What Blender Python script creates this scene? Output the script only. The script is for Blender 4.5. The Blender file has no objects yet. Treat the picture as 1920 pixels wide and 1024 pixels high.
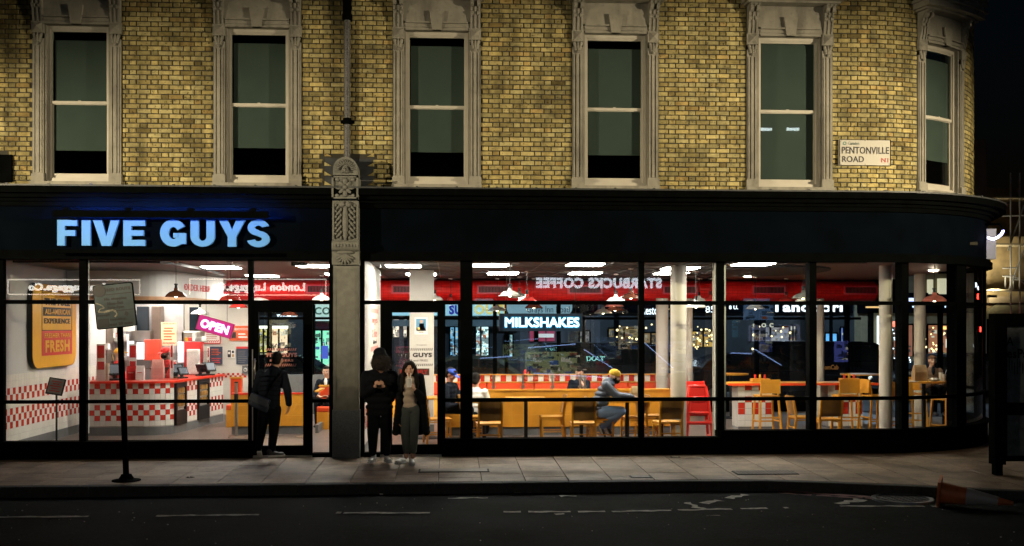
import bpy, math, random
from math import sin, cos, pi, radians, atan2, sqrt
from mathutils import Vector, Matrix, noise
random.seed(7)
C = bpy.context.scene.collection
scene = bpy.context.scene

# ------------------------------------------------------------ camera
F, TH, D, H, HZ = 1950.0, radians(3.43), 16.5, 2.06, 612.0
CT, ST = cos(TH), sin(TH)
cam_d = bpy.data.cameras.new('camera'); cam = bpy.data.objects.new('camera', cam_d); C.objects.link(cam)
cam_d.lens = F / 1920 * 36; cam_d.sensor_width = 36; cam_d.shift_y = (HZ - 512) / 1920
cam.location = (0, -D, H); cam.rotation_euler = (radians(90), 0, -TH)
cam_d.clip_start = .1; cam_d.clip_end = 900
scene.camera = cam
# ------------------------------------------------------------ night sky
W = bpy.data.worlds.new('World'); scene.world = W; W.use_nodes = True
nt = W.node_tree; bg = nt.nodes['Background']
sky = nt.nodes.new('ShaderNodeTexSky'); sky.sky_type = 'NISHITA'; sky.sun_disc = False
sky.sun_elevation = radians(2); sky.sun_rotation = radians(200); sky.air_density = 2; sky.dust_density = .3; sky.ozone_density = 5
nt.links.new(sky.outputs[0], bg.inputs[0]); bg.inputs[1].default_value = .004
sun_d = bpy.data.lights.new('moon', 'SUN'); sun_d.energy = .004; sun_d.angle = radians(.5); sun_d.color = (.7, .85, 1)
sun = bpy.data.objects.new('moon', sun_d); C.objects.link(sun); sun.rotation_euler = (radians(50), 0, radians(20))
scene.view_settings.view_transform = 'Standard'; scene.view_settings.look = 'None'
scene.view_settings.exposure = 0; scene.view_settings.gamma = 1; scene.view_settings.use_curve_mapping = False
scene.cycles.max_bounces = 8; scene.cycles.diffuse_bounces = 3; scene.cycles.glossy_bounces = 3
scene.cycles.transparent_max_bounces = 24; scene.cycles.caustics_reflective = False; scene.cycles.caustics_refractive = False
scene.cycles.sample_clamp_indirect = 4; scene.cycles.use_light_tree = True
# street lamps: (x, y, height, aim point, power, cone)
# (x, y, height, aim, power, horizontal cone, vertical squash)
LAMPS = [(-12.5, -9.5, 4.6, (-2.6, 0, 4.0), 18500, 86, .30), (14.2, -8.6, 4.7, (4.8, 0, 4.5), 18500, 68, .46), (-2.6, -15.2, 6.0, (.4, -1.0, 0), 260, 90, .6)]

# ------------------------------------------------------------ pixel helpers (photo 1920x1024)
def ray(px):
    xc = (px - 960) / F
    return xc * CT + ST, CT - xc * ST
def XA(px, Y): dx, dy = ray(px); return dx * (Y + D) / dy
def dep(X, Y): return (Y + D) * CT + X * ST
def ZA(py, X, Y): return H + (HZ - py) / F * dep(X, Y)
def PT(px, py, Y):
    X = XA(px, Y); return Vector((X, Y, ZA(py, X, Y)))
def proj(X, Y): return 960 + F * (X * CT - (Y + D) * ST) / dep(X, Y)
X1, R = 6.82, 3.3
def FP(x, o):
    s = x - X1
    if s <= 0: return x, o
    ph = s / R; r = R - o
    if ph <= pi / 2: return X1 + r * sin(ph), R - r * cos(ph)
    return X1 + r, R + (s - R * pi / 2)
def SA(px, o=0.0):
    lo, hi = -14.0, X1 + R * 1.06
    for _ in range(50):
        m = (lo + hi) / 2
        if proj(*FP(m, o)) < px: lo = m
        else: hi = m
    return lo
def SZ(py, x, o=0.0): return ZA(py, *FP(x, o))

# ------------------------------------------------------------ mesh builder
class MB:
    def __init__(s, warp=False): s.V = []; s.F = []; s.warp = warp
    def v(s, x, y, z):
        if s.warp: x, y = FP(x, y)
        s.V.append((x, y, z)); return len(s.V) - 1
    def f(s, *i): s.F.append(tuple(i))
    def box(s, x0, x1, y0, y1, z0, z1, n=None, j=0):
        if n is None: n = max(1, int((x1 - x0) / .12)) if (s.warp and x1 > X1) else 1
        cols = []
        for k in range(n + 1):
            x = x0 + (x1 - x0) * k / n
            r = lambda: random.uniform(-j, j) if j else 0
            cols.append([s.v(x + r(), y0, z0 + r()), s.v(x + r(), y1, z0 + r()), s.v(x + r(), y1, z1 + r()), s.v(x + r(), y0, z1 + r())])
        for a, b in zip(cols, cols[1:]):
            s.f(a[0], b[0], b[3], a[3]); s.f(a[3], b[3], b[2], a[2]); s.f(a[2], b[2], b[1], a[1]); s.f(a[1], b[1], b[0], a[0])
        a = cols[0]; s.f(a[0], a[3], a[2], a[1]); a = cols[-1]; s.f(a[0], a[1], a[2], a[3])
        return s
    def cham(s, x0, x1, y0, y1, z0, z1, c=.006, j=0):   # box whose front (y0) has a chamfer
        r = lambda: random.uniform(-j, j) if j else 0
        q = lambda a, b, cc, e, y: [s.v(a + r(), y, cc + r()), s.v(b + r(), y, cc + r()), s.v(b + r(), y, e + r()), s.v(a + r(), y, e + r())]
        A = q(x0 + c, x1 - c, z0 + c, z1 - c, y0); B = q(x0, x1, z0, z1, y0 + c); E = q(x0, x1, z0, z1, y1)
        s.f(*A)
        for k in range(4):
            m = (k + 1) % 4; s.f(B[k], B[m], A[m], A[k]); s.f(E[k], E[m], B[m], B[k])
        return s
    def obox(s, M, sx, sy, sz):   # centred box under a matrix
        i = [s.v(*(M @ Vector((a * sx / 2, b * sy / 2, c * sz / 2)))) for a in (-1, 1) for b in (-1, 1) for c in (-1, 1)]
        for q in ((0, 1, 3, 2), (4, 6, 7, 5), (0, 4, 5, 1), (2, 3, 7, 6), (0, 2, 6, 4), (1, 5, 7, 3)): s.f(*[i[k] for k in q])
        return s
    def bar(s, p, q, w, d=None):  # rectangular bar p->q
        p, q = Vector(p), Vector(q); d = d or w; z = q - p; L = z.length
        up = Vector((0, 1, 0)) if abs(z.normalized().y) < .9 else Vector((1, 0, 0))
        M = Matrix.Translation((p + q) / 2) @ Matrix((up.cross(z).normalized(), z.normalized().cross(up.cross(z).normalized()), z.normalized())).transposed().to_4x4()
        return s.obox(M, w, d, L)
    def cyl(s, p, q, r, r2=None, n=10, cap=True):
        p, q = Vector(p), Vector(q); r2 = r if r2 is None else r2; z = (q - p)
        a = z.orthogonal().normalized(); b = z.normalized().cross(a)
        A = []; B = []
        for k in range(n):
            t = 2 * pi * k / n; o = a * cos(t) + b * sin(t)
            A.append(s.v(*(p + o * r))); B.append(s.v(*(q + o * r2)))
        for k in range(n):
            m = (k + 1) % n; s.f(A[k], A[m], B[m], B[k])
        if cap: s.f(*A[::-1]); s.f(*B)
        return s
    def tube(s, P, r, n=8):
        P = [Vector(p) for p in P]
        for a, b in zip(P, P[1:]): s.cyl(a, b, r, n=n)
        for a in P[1:-1]: s.ell(a, (r, r, r), n=n, m=4)
        return s
    def lathe(s, prof, c=(0, 0, 0), n=20, M=None):
        c = Vector(c); rings = []
        for (r, z) in prof:
            ring = []
            for k in range(n):
                t = 2 * pi * k / n; p = Vector((r * cos(t), r * sin(t), z))
                if M: p = M @ p
                ring.append(s.v(*(c + p)))
            rings.append(ring)
        for a, b in zip(rings, rings[1:]):
            for k in range(n):
                m = (k + 1) % n; s.f(a[k], a[m], b[m], b[k])
        if prof[0][0] > 1e-4: s.f(*rings[0][::-1])
        if prof[-1][0] > 1e-4: s.f(*rings[-1])
        return s
    def ell(s, c, rr, n=12, m=8, M=None):
        c = Vector(c); rings = []
        for i in range(m + 1):
            t = pi * i / m; ring = []
            for k in range(n):
                u = 2 * pi * k / n; p = Vector((rr[0] * sin(t) * cos(u), rr[1] * sin(t) * sin(u), -rr[2] * cos(t)))
                if M: p = M @ p
                ring.append(s.v(*(c + p)))
            rings.append(ring)
        for a, b in zip(rings, rings[1:]):
            for k in range(n):
                q = (k + 1) % n; s.f(a[k], a[q], b[q], b[k])
        return s
    def prism(s, poly, y0, y1):   # polygon of (x, z), counter-clockwise seen from -y
        A = [s.v(x, y0, z) for x, z in poly]; B = [s.v(x, y1, z) for x, z in poly]; n = len(poly)
        s.f(*A); s.f(*B[::-1])
        for k in range(n):
            m = (k + 1) % n; s.f(A[k], B[k], B[m], A[m])
        return s
    def prismx(s, poly, x0, x1):  # polygon of (y, z) extruded along x
        A = [s.v(x0, y, z) for y, z in poly]; B = [s.v(x1, y, z) for y, z in poly]; n = len(poly)
        s.f(*A[::-1]); s.f(*B)
        for k in range(n):
            m = (k + 1) % n; s.f(A[k], A[m], B[m], B[k])
        return s
    def flat(s, poly, z0, z1):    # polygon of (x, y) extruded upward
        A = [s.v(x, y, z0) for x, y in poly]; B = [s.v(x, y, z1) for x, y in poly]; n = len(poly)
        s.f(*A[::-1]); s.f(*B)
        for k in range(n):
            m = (k + 1) % n; s.f(A[k], A[m], B[m], B[k])
        return s
    def add(s, me, M=Matrix()):
        o = len(s.V)
        for v in me.vertices:
            s.v(*(M @ v.co))
        for p in me.polygons: s.F.append(tuple(o + i for i in p.vertices))
        return s
    def mesh(s, name, off=(0, 0, 0), smooth=False):
        me = bpy.data.meshes.new(name); ox, oy, oz = off
        me.from_pydata([(x - ox, y - oy, z - oz) for x, y, z in s.V], [], s.F); me.update()
        if smooth: me.polygons.foreach_set('use_smooth', [True] * len(me.polygons))
        return me
    def build(s, name, mat, parent=None, smooth=False, world=True, off=None):
        if parent is not None: o0 = wloc(parent) if world else Vector((0, 0, 0))
        elif world:
            xs = [v[0] for v in s.V]; ys = [v[1] for v in s.V]; zs = [v[2] for v in s.V]
            o0 = Vector(((min(xs) + max(xs)) / 2, (min(ys) + max(ys)) / 2, min(zs)))
        else: o0 = Vector((0, 0, 0))
        me = s.mesh(name, o0, smooth)
        if smooth == 'auto':
            try: me.set_sharp_from_angle(angle=radians(40))
            except Exception: pass
        return put(name, me, mat, parent, None if parent is not None else o0)
def wloc(o):
    v = Vector((0, 0, 0))
    while o is not None: v += Vector(o.location); o = o.parent
    return v
def put(name, me, mat, parent=None, loc=None):
    o = bpy.data.objects.new(name, me); C.objects.link(o)
    if mat is not None and len(me.materials) == 0: me.materials.append(mat)
    if parent is not None: o.parent = parent
    if loc is not None: o.location = loc
    return o
def tag(o, label=None, cat=None, group=None, kind=None):
    if label: o['label'] = label
    if cat: o['category'] = cat
    if group: o['group'] = group
    if kind: o['kind'] = kind
    return o
def thing(name, loc, label, cat, group=None, rz=0):
    o = bpy.data.objects.new(name, None); C.objects.link(o); o.location = loc; o.rotation_euler = (0, 0, rz)
    o.empty_display_size = .1
    return tag(o, label, cat, group)
def copy_tree(o, parent=None, top=True):
    c = o.copy(); C.objects.link(c)
    if parent is not None: c.parent = parent
    for ch in list(o.children): copy_tree(ch, c, False)
    return c

# ------------------------------------------------------------ materials
MATS = {}
def mat(name, col, rough=.6, metal=0, var=.12, vs=6, bump=0, bs=40, spec=.5, col2=None, coat=0, isl=0, trans=0):
    if name in MATS: return MATS[name]
    m = bpy.data.materials.new(name); m.use_nodes = True; n = m.node_tree; p = n.nodes['Principled BSDF']
    p.inputs['Roughness'].default_value = rough; p.inputs['Metallic'].default_value = metal
    p.inputs['Specular IOR Level'].default_value = spec; p.inputs['Coat Weight'].default_value = coat
    tc = n.nodes.new('ShaderNodeTexCoord'); nz = n.nodes.new('ShaderNodeTexNoise'); nz.inputs['Scale'].default_value = vs
    nz.inputs['Detail'].default_value = 5; n.links.new(tc.outputs['Object'], nz.inputs['Vector'])
    mx = n.nodes.new('ShaderNodeMix'); mx.data_type = 'RGBA'
    a = tuple(max(0, c * (1 - var)) for c in col); b = col2 or tuple(min(1, c * (1 + var)) for c in col)
    mx.inputs['A'].default_value = (*a, 1); mx.inputs['B'].default_value = (*b, 1)
    mr = n.nodes.new('ShaderNodeMapRange'); mr.inputs[1].default_value = .3; mr.inputs[2].default_value = .7
    n.links.new(nz.outputs['Fac'], mr.inputs[0]); n.links.new(mr.outputs[0], mx.inputs['Factor'])
    out = mx.outputs['Result']
    if isl:
        g = n.nodes.new('ShaderNodeNewGeometry'); oi = n.nodes.new('ShaderNodeObjectInfo')
        ad = n.nodes.new('ShaderNodeMath'); ad.operation = 'ADD'; n.links.new(g.outputs['Random Per Island'], ad.inputs[0]); n.links.new(oi.outputs['Random'], ad.inputs[1])
        fr = n.nodes.new('ShaderNodeMath'); fr.operation = 'FRACT'; n.links.new(ad.outputs[0], fr.inputs[0])
        m2 = n.nodes.new('ShaderNodeMapRange'); m2.inputs[3].default_value = 1 - isl; m2.inputs[4].default_value = 1 + isl * .6
        n.links.new(fr.outputs[0], m2.inputs[0])
        hs = n.nodes.new('ShaderNodeHueSaturation'); n.links.new(out, hs.inputs['Color']); n.links.new(m2.outputs[0], hs.inputs['Value']); out = hs.outputs[0]
    n.links.new(out, p.inputs['Base Color'])
    if bump:
        nb = n.nodes.new('ShaderNodeTexNoise'); nb.inputs['Scale'].default_value = bs; nb.inputs['Detail'].default_value = 4
        n.links.new(tc.outputs['Object'], nb.inputs['Vector'])
        bp = n.nodes.new('ShaderNodeBump'); bp.inputs['Strength'].default_value = bump; bp.inputs['Distance'].default_value = .01
        n.links.new(nb.outputs['Fac'], bp.inputs['Height']); n.links.new(bp.outputs[0], p.inputs['Normal'])
    MATS[name] = m; return m
def emis(name, col, s):
    if name in MATS: return MATS[name]
    m = bpy.data.materials.new(name); m.use_nodes = True; n = m.node_tree; p = n.nodes['Principled BSDF']
    p.inputs['Base Color'].default_value = (*[c * .5 for c in col], 1); p.inputs['Emission Color'].default_value = (*col, 1)
    p.inputs['Emission Strength'].default_value = s; MATS[name] = m; return m
def glassm(name, tint=(.93, .97, .96), refl=1.0, dirt=.0):
    m = bpy.data.materials.new(name); m.use_nodes = True; n = m.node_tree; n.nodes.remove(n.nodes['Principled BSDF'])
    tr = n.nodes.new('ShaderNodeBsdfTransparent'); tr.inputs[0].default_value = (*tint, 1)
    gl = n.nodes.new('ShaderNodeBsdfGlossy'); gl.inputs['Roughness'].default_value = .0
    lw = n.nodes.new('ShaderNodeLayerWeight'); pw = n.nodes.new('ShaderNodeMath'); pw.operation = 'POWER'; pw.inputs[1].default_value = 5; n.links.new(lw.outputs['Facing'], pw.inputs[0])
    ma = n.nodes.new('ShaderNodeMath'); ma.operation = 'MULTIPLY_ADD'; ma.inputs[1].default_value = .95; ma.inputs[2].default_value = .045; n.links.new(pw.outputs[0], ma.inputs[0])
    mu = n.nodes.new('ShaderNodeMath'); mu.operation = 'MULTIPLY'; mu.inputs[1].default_value = refl; n.links.new(ma.outputs[0], mu.inputs[0])
    mu.use_clamp = True
    ms = n.nodes.new('ShaderNodeMixShader'); n.links.new(mu.outputs[0], ms.inputs[0]); n.links.new(tr.outputs[0], ms.inputs[1]); n.links.new(gl.outputs[0], ms.inputs[2])
    n.links.new(ms.outputs[0], n.nodes['Material Output'].inputs[0])
    return m
GLASS = glassm('window_glass', refl=1.1)
GLASSU = glassm('upper_window_glass', tint=(.85, .92, .90), refl=1.2)
CLEAR = glassm('clear_screen', tint=(.96, .97, .97), refl=.7)

def spots(m, scale, lo, hi, dark, stretch=(1, 1, 1)):
    n = m.node_tree; p = n.nodes['Principled BSDF']; src = p.inputs['Base Color'].links[0].from_socket; g = n.nodes.new('ShaderNodeNewGeometry'); mp = n.nodes.new('ShaderNodeMapping'); mp.inputs['Scale'].default_value = stretch
    nz = n.nodes.new('ShaderNodeTexNoise'); nz.inputs['Scale'].default_value = scale; nz.inputs['Detail'].default_value = 4; n.links.new(g.outputs['Position'], mp.inputs['Vector']); n.links.new(mp.outputs[0], nz.inputs['Vector'])
    mr = n.nodes.new('ShaderNodeMapRange'); mr.inputs[1].default_value = lo; mr.inputs[2].default_value = hi; mr.inputs[3].default_value = 1; mr.inputs[4].default_value = dark; n.links.new(nz.outputs['Fac'], mr.inputs[0])
    hs = n.nodes.new('ShaderNodeHueSaturation'); n.links.new(src, hs.inputs['Color']); n.links.new(mr.outputs[0], hs.inputs['Value']); n.links.new(hs.outputs[0], p.inputs['Base Color']); return m
def brick_material():
    m = mat('london_stock_brick', (.355, .30, .128), .9, var=.28, vs=9, bump=.6, bs=60, isl=.36, spec=.1)
    n = m.node_tree; p = n.nodes['Principled BSDF']; src = p.inputs['Base Color'].links[0].from_socket
    g = n.nodes.new('ShaderNodeNewGeometry'); nz = n.nodes.new('ShaderNodeTexNoise'); nz.inputs['Scale'].default_value = 1.5; nz.inputs['Detail'].default_value = 7; nz.inputs['Roughness'].default_value = .65
    n.links.new(g.outputs['Position'], nz.inputs['Vector'])
    mr = n.nodes.new('ShaderNodeMapRange'); mr.inputs[1].default_value = .44; mr.inputs[2].default_value = .72; mr.inputs[3].default_value = 1; mr.inputs[4].default_value = .42
    n.links.new(nz.outputs['Fac'], mr.inputs[0])
    n2 = n.nodes.new('ShaderNodeTexNoise'); n2.inputs['Scale'].default_value = 26; n2.inputs['Detail'].default_value = 3; n.links.new(g.outputs['Position'], n2.inputs['Vector'])
    m2 = n.nodes.new('ShaderNodeMapRange'); m2.inputs[1].default_value = .6; m2.inputs[2].default_value = .74; m2.inputs[3].default_value = 1; m2.inputs[4].default_value = .28
    n.links.new(n2.outputs['Fac'], m2.inputs[0])
    mu = n.nodes.new('ShaderNodeMath'); mu.operation = 'MULTIPLY'; n.links.new(mr.outputs[0], mu.inputs[0]); n.links.new(m2.outputs[0], mu.inputs[1])
    hs = n.nodes.new('ShaderNodeHueSaturation'); n.links.new(src, hs.inputs['Color']); n.links.new(mu.outputs[0], hs.inputs['Value']); n.links.new(hs.outputs[0], p.inputs['Base Color'])
    return m
BRICK = spots(brick_material(), 2.2, .5, .66, .55, (1, 1, .16))
spots(MATS['london_stock_brick'], 40, .62, .70, .5)
def odd_bricks(m):
    n = m.node_tree; p = n.nodes['Principled BSDF']; src = p.inputs['Base Color'].links[0].from_socket; g = n.nodes.new('ShaderNodeNewGeometry'); oi = n.nodes.new('ShaderNodeObjectInfo')
    a = n.nodes.new('ShaderNodeMath'); a.operation = 'MULTIPLY_ADD'; a.inputs[1].default_value = 7.31; n.links.new(g.outputs['Random Per Island'], a.inputs[0]); n.links.new(oi.outputs['Random'], a.inputs[2])
    f_ = n.nodes.new('ShaderNodeMath'); f_.operation = 'FRACT'; n.links.new(a.outputs[0], f_.inputs[0]); r = n.nodes.new('ShaderNodeValToRGB'); r.color_ramp.interpolation = 'CONSTANT'; E = r.color_ramp.elements
    E[0].color = (1, 1, 1, 1); E[1].position = .92; E[1].color = (.60, .57, .54, 1)
    for ps, c in ((.40, (.93, .97, 1.05, 1)), (.62, (1.0, .97, .90, 1)), (.80, (.86, .87, .86, 1)), (.955, (.95, .84, .74, 1))): e_ = E.new(ps); e_.color = c
    n.links.new(f_.outputs[0], r.inputs[0]); mx = n.nodes.new('ShaderNodeMix'); mx.data_type = 'RGBA'; mx.blend_type = 'MULTIPLY'; mx.inputs['Factor'].default_value = 1
    n.links.new(src, mx.inputs['A']); n.links.new(r.outputs[0], mx.inputs['B']); n.links.new(mx.outputs['Result'], p.inputs['Base Color'])
odd_bricks(BRICK)
MORTAR = mat('sooty_mortar', (.026, .024, .016), .95, bump=.4, bs=90)
STONE = mat('painted_stone', (.215, .208, .172), .8, var=.14, vs=5, bump=.25, bs=50, spec=.25)
spots(STONE, 3, .5, .72, .6, (1.5, 1.5, .3)); spots(STONE, 14, .55, .75, .75)
STONE2 = mat('grey_carved_stone', (.12, .122, .108), .85, var=.15, vs=9, bump=.3, bs=70, spec=.25)
GRANITE = mat('granite', (.075, .088, .10), .6, var=.3, vs=60, bump=.1)
SASH = mat('cream_sash_paint', (.36, .345, .29), .55, var=.06, spec=.4)
BLIND = mat('roller_blind', (.058, .066, .060), .9, var=.08, vs=3)
BLACK = mat('black_paint', (.0011, .0014, .0014), .9, var=.3, spec=.015)
FASCIA = mat('navy_black_fascia', (.0008, .0017, .0030), .9, var=.3, vs=2, spec=.015)
LEAD = mat('lead_flashing', (.04, .044, .045), .55, metal=.4, var=.3, bump=.2, bs=20)
WOOD = mat('pine_ply', (.62, .265, .022), .42, var=.18, vs=3, spec=.45)
WOOD2 = mat('shaded_ply', (.26, .12, .028), .5, var=.2, vs=4)  # chair-back wood, coloured darker to stand in for its unlit side
RED = mat('red_laminate', (.68, .035, .012), .3, var=.08, spec=.5)
REDT = mat('red_tile', (.50, .035, .02), .2, var=.12, isl=.15)
WHITET = mat('white_tile', (.72, .68, .62), .2, var=.04, isl=.05)
GROUT = mat('grout', (.35, .32, .29), .9)
VINYL = mat('orange_red_vinyl', (.72, .07, .015), .4, var=.05)
WHITE = mat('white_paint', (.74, .71, .67), .6, var=.03)
PWHITE = mat('off_white_board', (.56, .52, .47), .6, var=.03)
STEEL = mat('brushed_steel', (.52, .50, .48), .32, metal=1, var=.1, vs=3)
DARK = mat('dark_plastic', (.008, .008, .009), .45, spec=.3)
CEIL = mat('charcoal_ceiling', (.014, .015, .02), .7)
CEIL2 = mat('dusky_ceiling', (.17, .10, .085), .55)
KICK = mat('grey_kick', (.12, .12, .12), .6)
PAPER = mat('paper', (.75, .72, .66), .8)
KRAFT = mat('kraft_paper', (.42, .27, .13), .8, var=.1, vs=12)
PRED = mat('print_red', (.55, .03, .03), .5, var=.03); PBLK = mat('print_black', (.02, .02, .02), .6); PPINK = mat('print_faded_red', (.55, .22, .18), .6)
YELL = mat('sign_yellow', (.72, .36, .02), .4, var=.05)
SKIN = mat('skin', (.52, .29, .20), .5, var=.05); SKIN2 = mat('deep_skin', (.11, .055, .035), .5); HAIR = mat('dark_hair', (.008, .006, .005), .7, spec=.15, bump=.6, bs=120); HAIRB = mat('brown_hair', (.12, .05, .02), .6, bump=.6, bs=120)
CLOTHK = mat('black_cloth', (.006, .007, .009), .9, bump=.2, bs=60, spec=.06); NAVY = mat('navy_puffer', (.030, .042, .075), .5, bump=.15, bs=40); JEAN = mat('blue_denim', (.15, .23, .42), .85, bump=.3, bs=150)
DNAVY = mat('dark_navy_cloth', (.008, .011, .018), .85, spec=.08); GREYC = mat('sage_cloth', (.075, .088, .085), .95, spec=.1); CREAM = mat('cream_cloth', (.42, .34, .27), .95, spec=.1)
SHOEW = mat('white_shoe', (.62, .62, .60), .6); SHOED = mat('dark_shoe', (.03, .03, .035), .6)
PANEL = emis('light_panel', (1, .90, .81), 76.0); PANELW = emis('light_panel_warm', (1, .80, .62), 34.0)
WARM = emis('warm_bulb', (1, .72, .42), 32)

# ------------------------------------------------------------ text
FONTS = {}
def glyph(s, bold=0.0, extr=.05):
    k = (s, bold, extr)
    if k in FONTS: return FONTS[k]
    cu = bpy.data.curves.new('text', 'FONT'); cu.body = s; cu.size = 1; cu.offset = bold; cu.extrude = extr; cu.resolution_u = 3; cu.space_character = 1 + bold * 2.2
    cu.align_x = 'CENTER'
    ob = bpy.data.objects.new('text', cu); C.objects.link(ob)
    dg = bpy.context.evaluated_depsgraph_get(); me = bpy.data.meshes.new_from_object(ob.evaluated_get(dg), depsgraph=dg)
    bpy.data.objects.remove(ob); bpy.data.curves.remove(cu)
    xs = [v.co.x for v in me.vertices]; ys = [v.co.y for v in me.vertices]
    FONTS[k] = (me, min(xs), max(xs), min(ys), max(ys)); return FONTS[k]
def text(mb, s, c, w, h, depth=.01, bold=0.0, M=None):
    """fit string s into a w x h box centred on c; reads along +x facing -y, then turned by M"""
    me, a, b, e, f = glyph(s, bold)
    sx = w / (b - a); sy = h / (f - e)
    M = M or Matrix()
    T = Matrix.Translation(Vector(c)) @ M @ Matrix(((sx, 0, 0, -sx * (a + b) / 2), (0, 0, -depth / .1, 0), (0, sy, 0, -sy * (e + f) / 2), (0, 0, 0, 1)))
    mb.add(me, T); return mb
def neon(mb, s, px0, px1, py0, py1, Y, depth, d, bold=.008):
    a, b = PT(px0, py1, Y), PT(px1, py0, Y); w = b.x - a.x; h = b.z - a.z; k = 0
    for dx in (-d, 0, d):
        for dz in (-d, d):
            k += 1; text(mb, s, ((a.x + b.x) / 2 + dx, Y - k * .0004, (a.z + b.z) / 2 + dz), w - 2 * d, h - 2 * d, depth, bold)
    return mb
def textbox(mb, s, px0, px1, py0, py1, Y, depth=.01, bold=0.0):
    a, b = PT(px0, py1, Y), PT(px1, py0, Y)
    return text(mb, s, ((a.x + b.x) / 2, Y, (a.z + b.z) / 2), b.x - a.x, b.z - a.z, depth, bold)
# ============================================================ GROUND, ROAD, PAVEMENT
def gz(y): return .02 * min(y, 0) - .0
ASPH = mat('asphalt', (.010, .013, .014), .85, var=.35, vs=14, bump=.9, bs=220, col2=(.012, .0155, .016), spec=.05); spots(ASPH, 1.1, .45, .62, .55); spots(ASPH, 30, .6, .68, 2.2)
ASPH2 = mat('worn_asphalt', (.03, .03, .031), .75, var=.4, vs=5, bump=.9, bs=180, spec=.3)
SLABM = mat('paving_slab', (.235, .17, .115), .6, var=.28, vs=3.5, bump=.25, bs=140, isl=.2, spec=.3)
spots(SLABM, 24, .60, .68, .55); spots(SLABM, 1.6, .48, .7, .62)
KERBM = mat('granite_kerb', (.028, .028, .027), .85, var=.3, vs=20, bump=.3, bs=100)
JOINT = mat('dark_joint', (.022, .02, .018), .95)
MARK = mat('worn_line_paint', (.23, .225, .19), .8, var=.5, vs=18, bump=.3, bs=80)
REDLINE = mat('worn_red_line', (.13, .05, .045), .85, var=.4, vs=15)
b = MB(); b.flat([(-300, -300), (300, -300), (300, 500), (-300, 500)], -.5, -.3); tag(b.build('ground', ASPH2), kind='structure')
def road_sheet(name, xs, ys, z, m, amp=.008):
    b = MB(); nx, ny = 90, 40; idx = []
    for j in range(ny + 1):
        row = []
        for i in range(nx + 1):
            x = xs[0] + (xs[1] - xs[0]) * i / nx; y = ys[0] + (ys[1] - ys[0]) * j / ny
            row.append(b.v(x, y, z + amp * noise.noise(Vector((x * .6, y * .9, 0)))))
        idx.append(row)
    for j in range(ny):
        for i in range(nx): b.f(idx[j][i], idx[j][i + 1], idx[j + 1][i + 1], idx[j + 1][i])
    return tag(b.build(name, m, smooth=True), kind='structure')
RZ = -.19
road_sheet('road', (-30, 40), (-13.4, -2.0), RZ, ASPH)
KP = [(-30, -2.5), (4.2, -2.5), (5.6, -2.86), (7.0, -3.38), (9.2, -4.1), (14, -5.0), (30, -6)]
def kerb_y(x):
    for (a, ya), (c, yc) in zip(KP, KP[1:]):
        if x <= c: return ya + (yc - ya) * (x - a) / (c - a)
    return KP[-1][1]
pav = MB()
P = [(x, y + .14) for x, y in KP]
A = [pav.v(x, y, gz(y) - .03) for x, y in P] + [pav.v(30, 0, -.03), pav.v(30, 60, -.03), pav.v(-30, 60, -.03), pav.v(-30, 0, -.03)]
n0 = len(P)
pav.f(*A[:n0], A[n0], A[-1]); pav.f(A[n0], A[n0 + 1], A[n0 + 2], A[n0 + 3])
pavement = tag(pav.build('pavement', JOINT), kind='structure')
def slab(poly, dz=0, j=.0012):
    b = MB(); t = [(x, y, gz(y) + dz + random.uniform(-j, j)) for x, y in poly]
    cx = sum(p[0] for p in t) / len(t); cy = sum(p[1] for p in t) / len(t)
    top = [b.v(*(Vector(p) + (Vector((cx, cy, p[2])) - Vector(p)).normalized() * .006)) for p in t]
    mid = [b.v(p[0], p[1], p[2] - .006) for p in t]; bot = [b.v(p[0], p[1], p[2] - .05) for p in t]; n = len(t)
    b.f(*top)
    for k in range(n):
        m = (k + 1) % n; b.f(mid[k], mid[m], top[m], top[k]); b.f(bot[k], bot[m], mid[m], mid[k])
    b.build('paving_slab', SLABM, pavement)
g = .004; SW = .595
x = XA(824.5, 0) - 18 * SW; col = 0
while x < 14:
    x1 = x + SW; cov = [.78, 1.75] if col % 2 else [.40, 1.34, 2.02]
    if x > 4.5: cov = [.62, 1.5, 2.35, 3.2] if col % 2 else [1.05, 1.95, 2.8, 3.6]
    ys = [-c for c in cov if -c > kerb_y((x + x1) / 2) + .35]
    back = .02
    if x1 > X1 - .2: back = .95 if x < 8.2 else (2.6 if x < 9.4 else 6.5)
    seq = []
    yy = back
    if back > .5:
        k = 0
        while yy - .9 > .1: seq.append((yy - .9 + g, yy - g)); yy -= .9
    ys2 = [yy] + ys
    for a, c in zip(ys2, ys2[1:]): seq.append((c + g, a - g))
    for lo, hi in seq: slab([(x + g, lo), (x1 - g, lo), (x1 - g, hi), (x + g, hi)])
    k0, k1 = kerb_y(x) + .15, kerb_y(x1) + .15; last = ys2[-1]
    slab([(x + g, k0 + g), (x1 - g, k1 + g), (x1 - g, last - g), (x + g, last - g)])
    x = x1; col += 1
# kerb stones
x = -9.3
while x < 14:
    x1 = x + .91
    b = MB(); y0, y1 = kerb_y(x + .003), kerb_y(x1 - .003)
    q = [(x + .003, y0), (x1 - .003, y1)]
    V = []
    for X, Y in q: V.append([b.v(X, Y + .14, gz(Y) - .2), b.v(X, Y, gz(Y) - .2), b.v(X, Y, gz(Y) - .015), b.v(X, Y + .015, gz(Y)), b.v(X, Y + .14, gz(Y) + .001)])
    a, c = V
    for k in range(4): b.f(a[k], a[k + 1], c[k + 1], c[k])
    b.f(*a); b.f(*c[::-1]); b.build('kerb_stone', KERBM, pavement); x = x1
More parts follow.
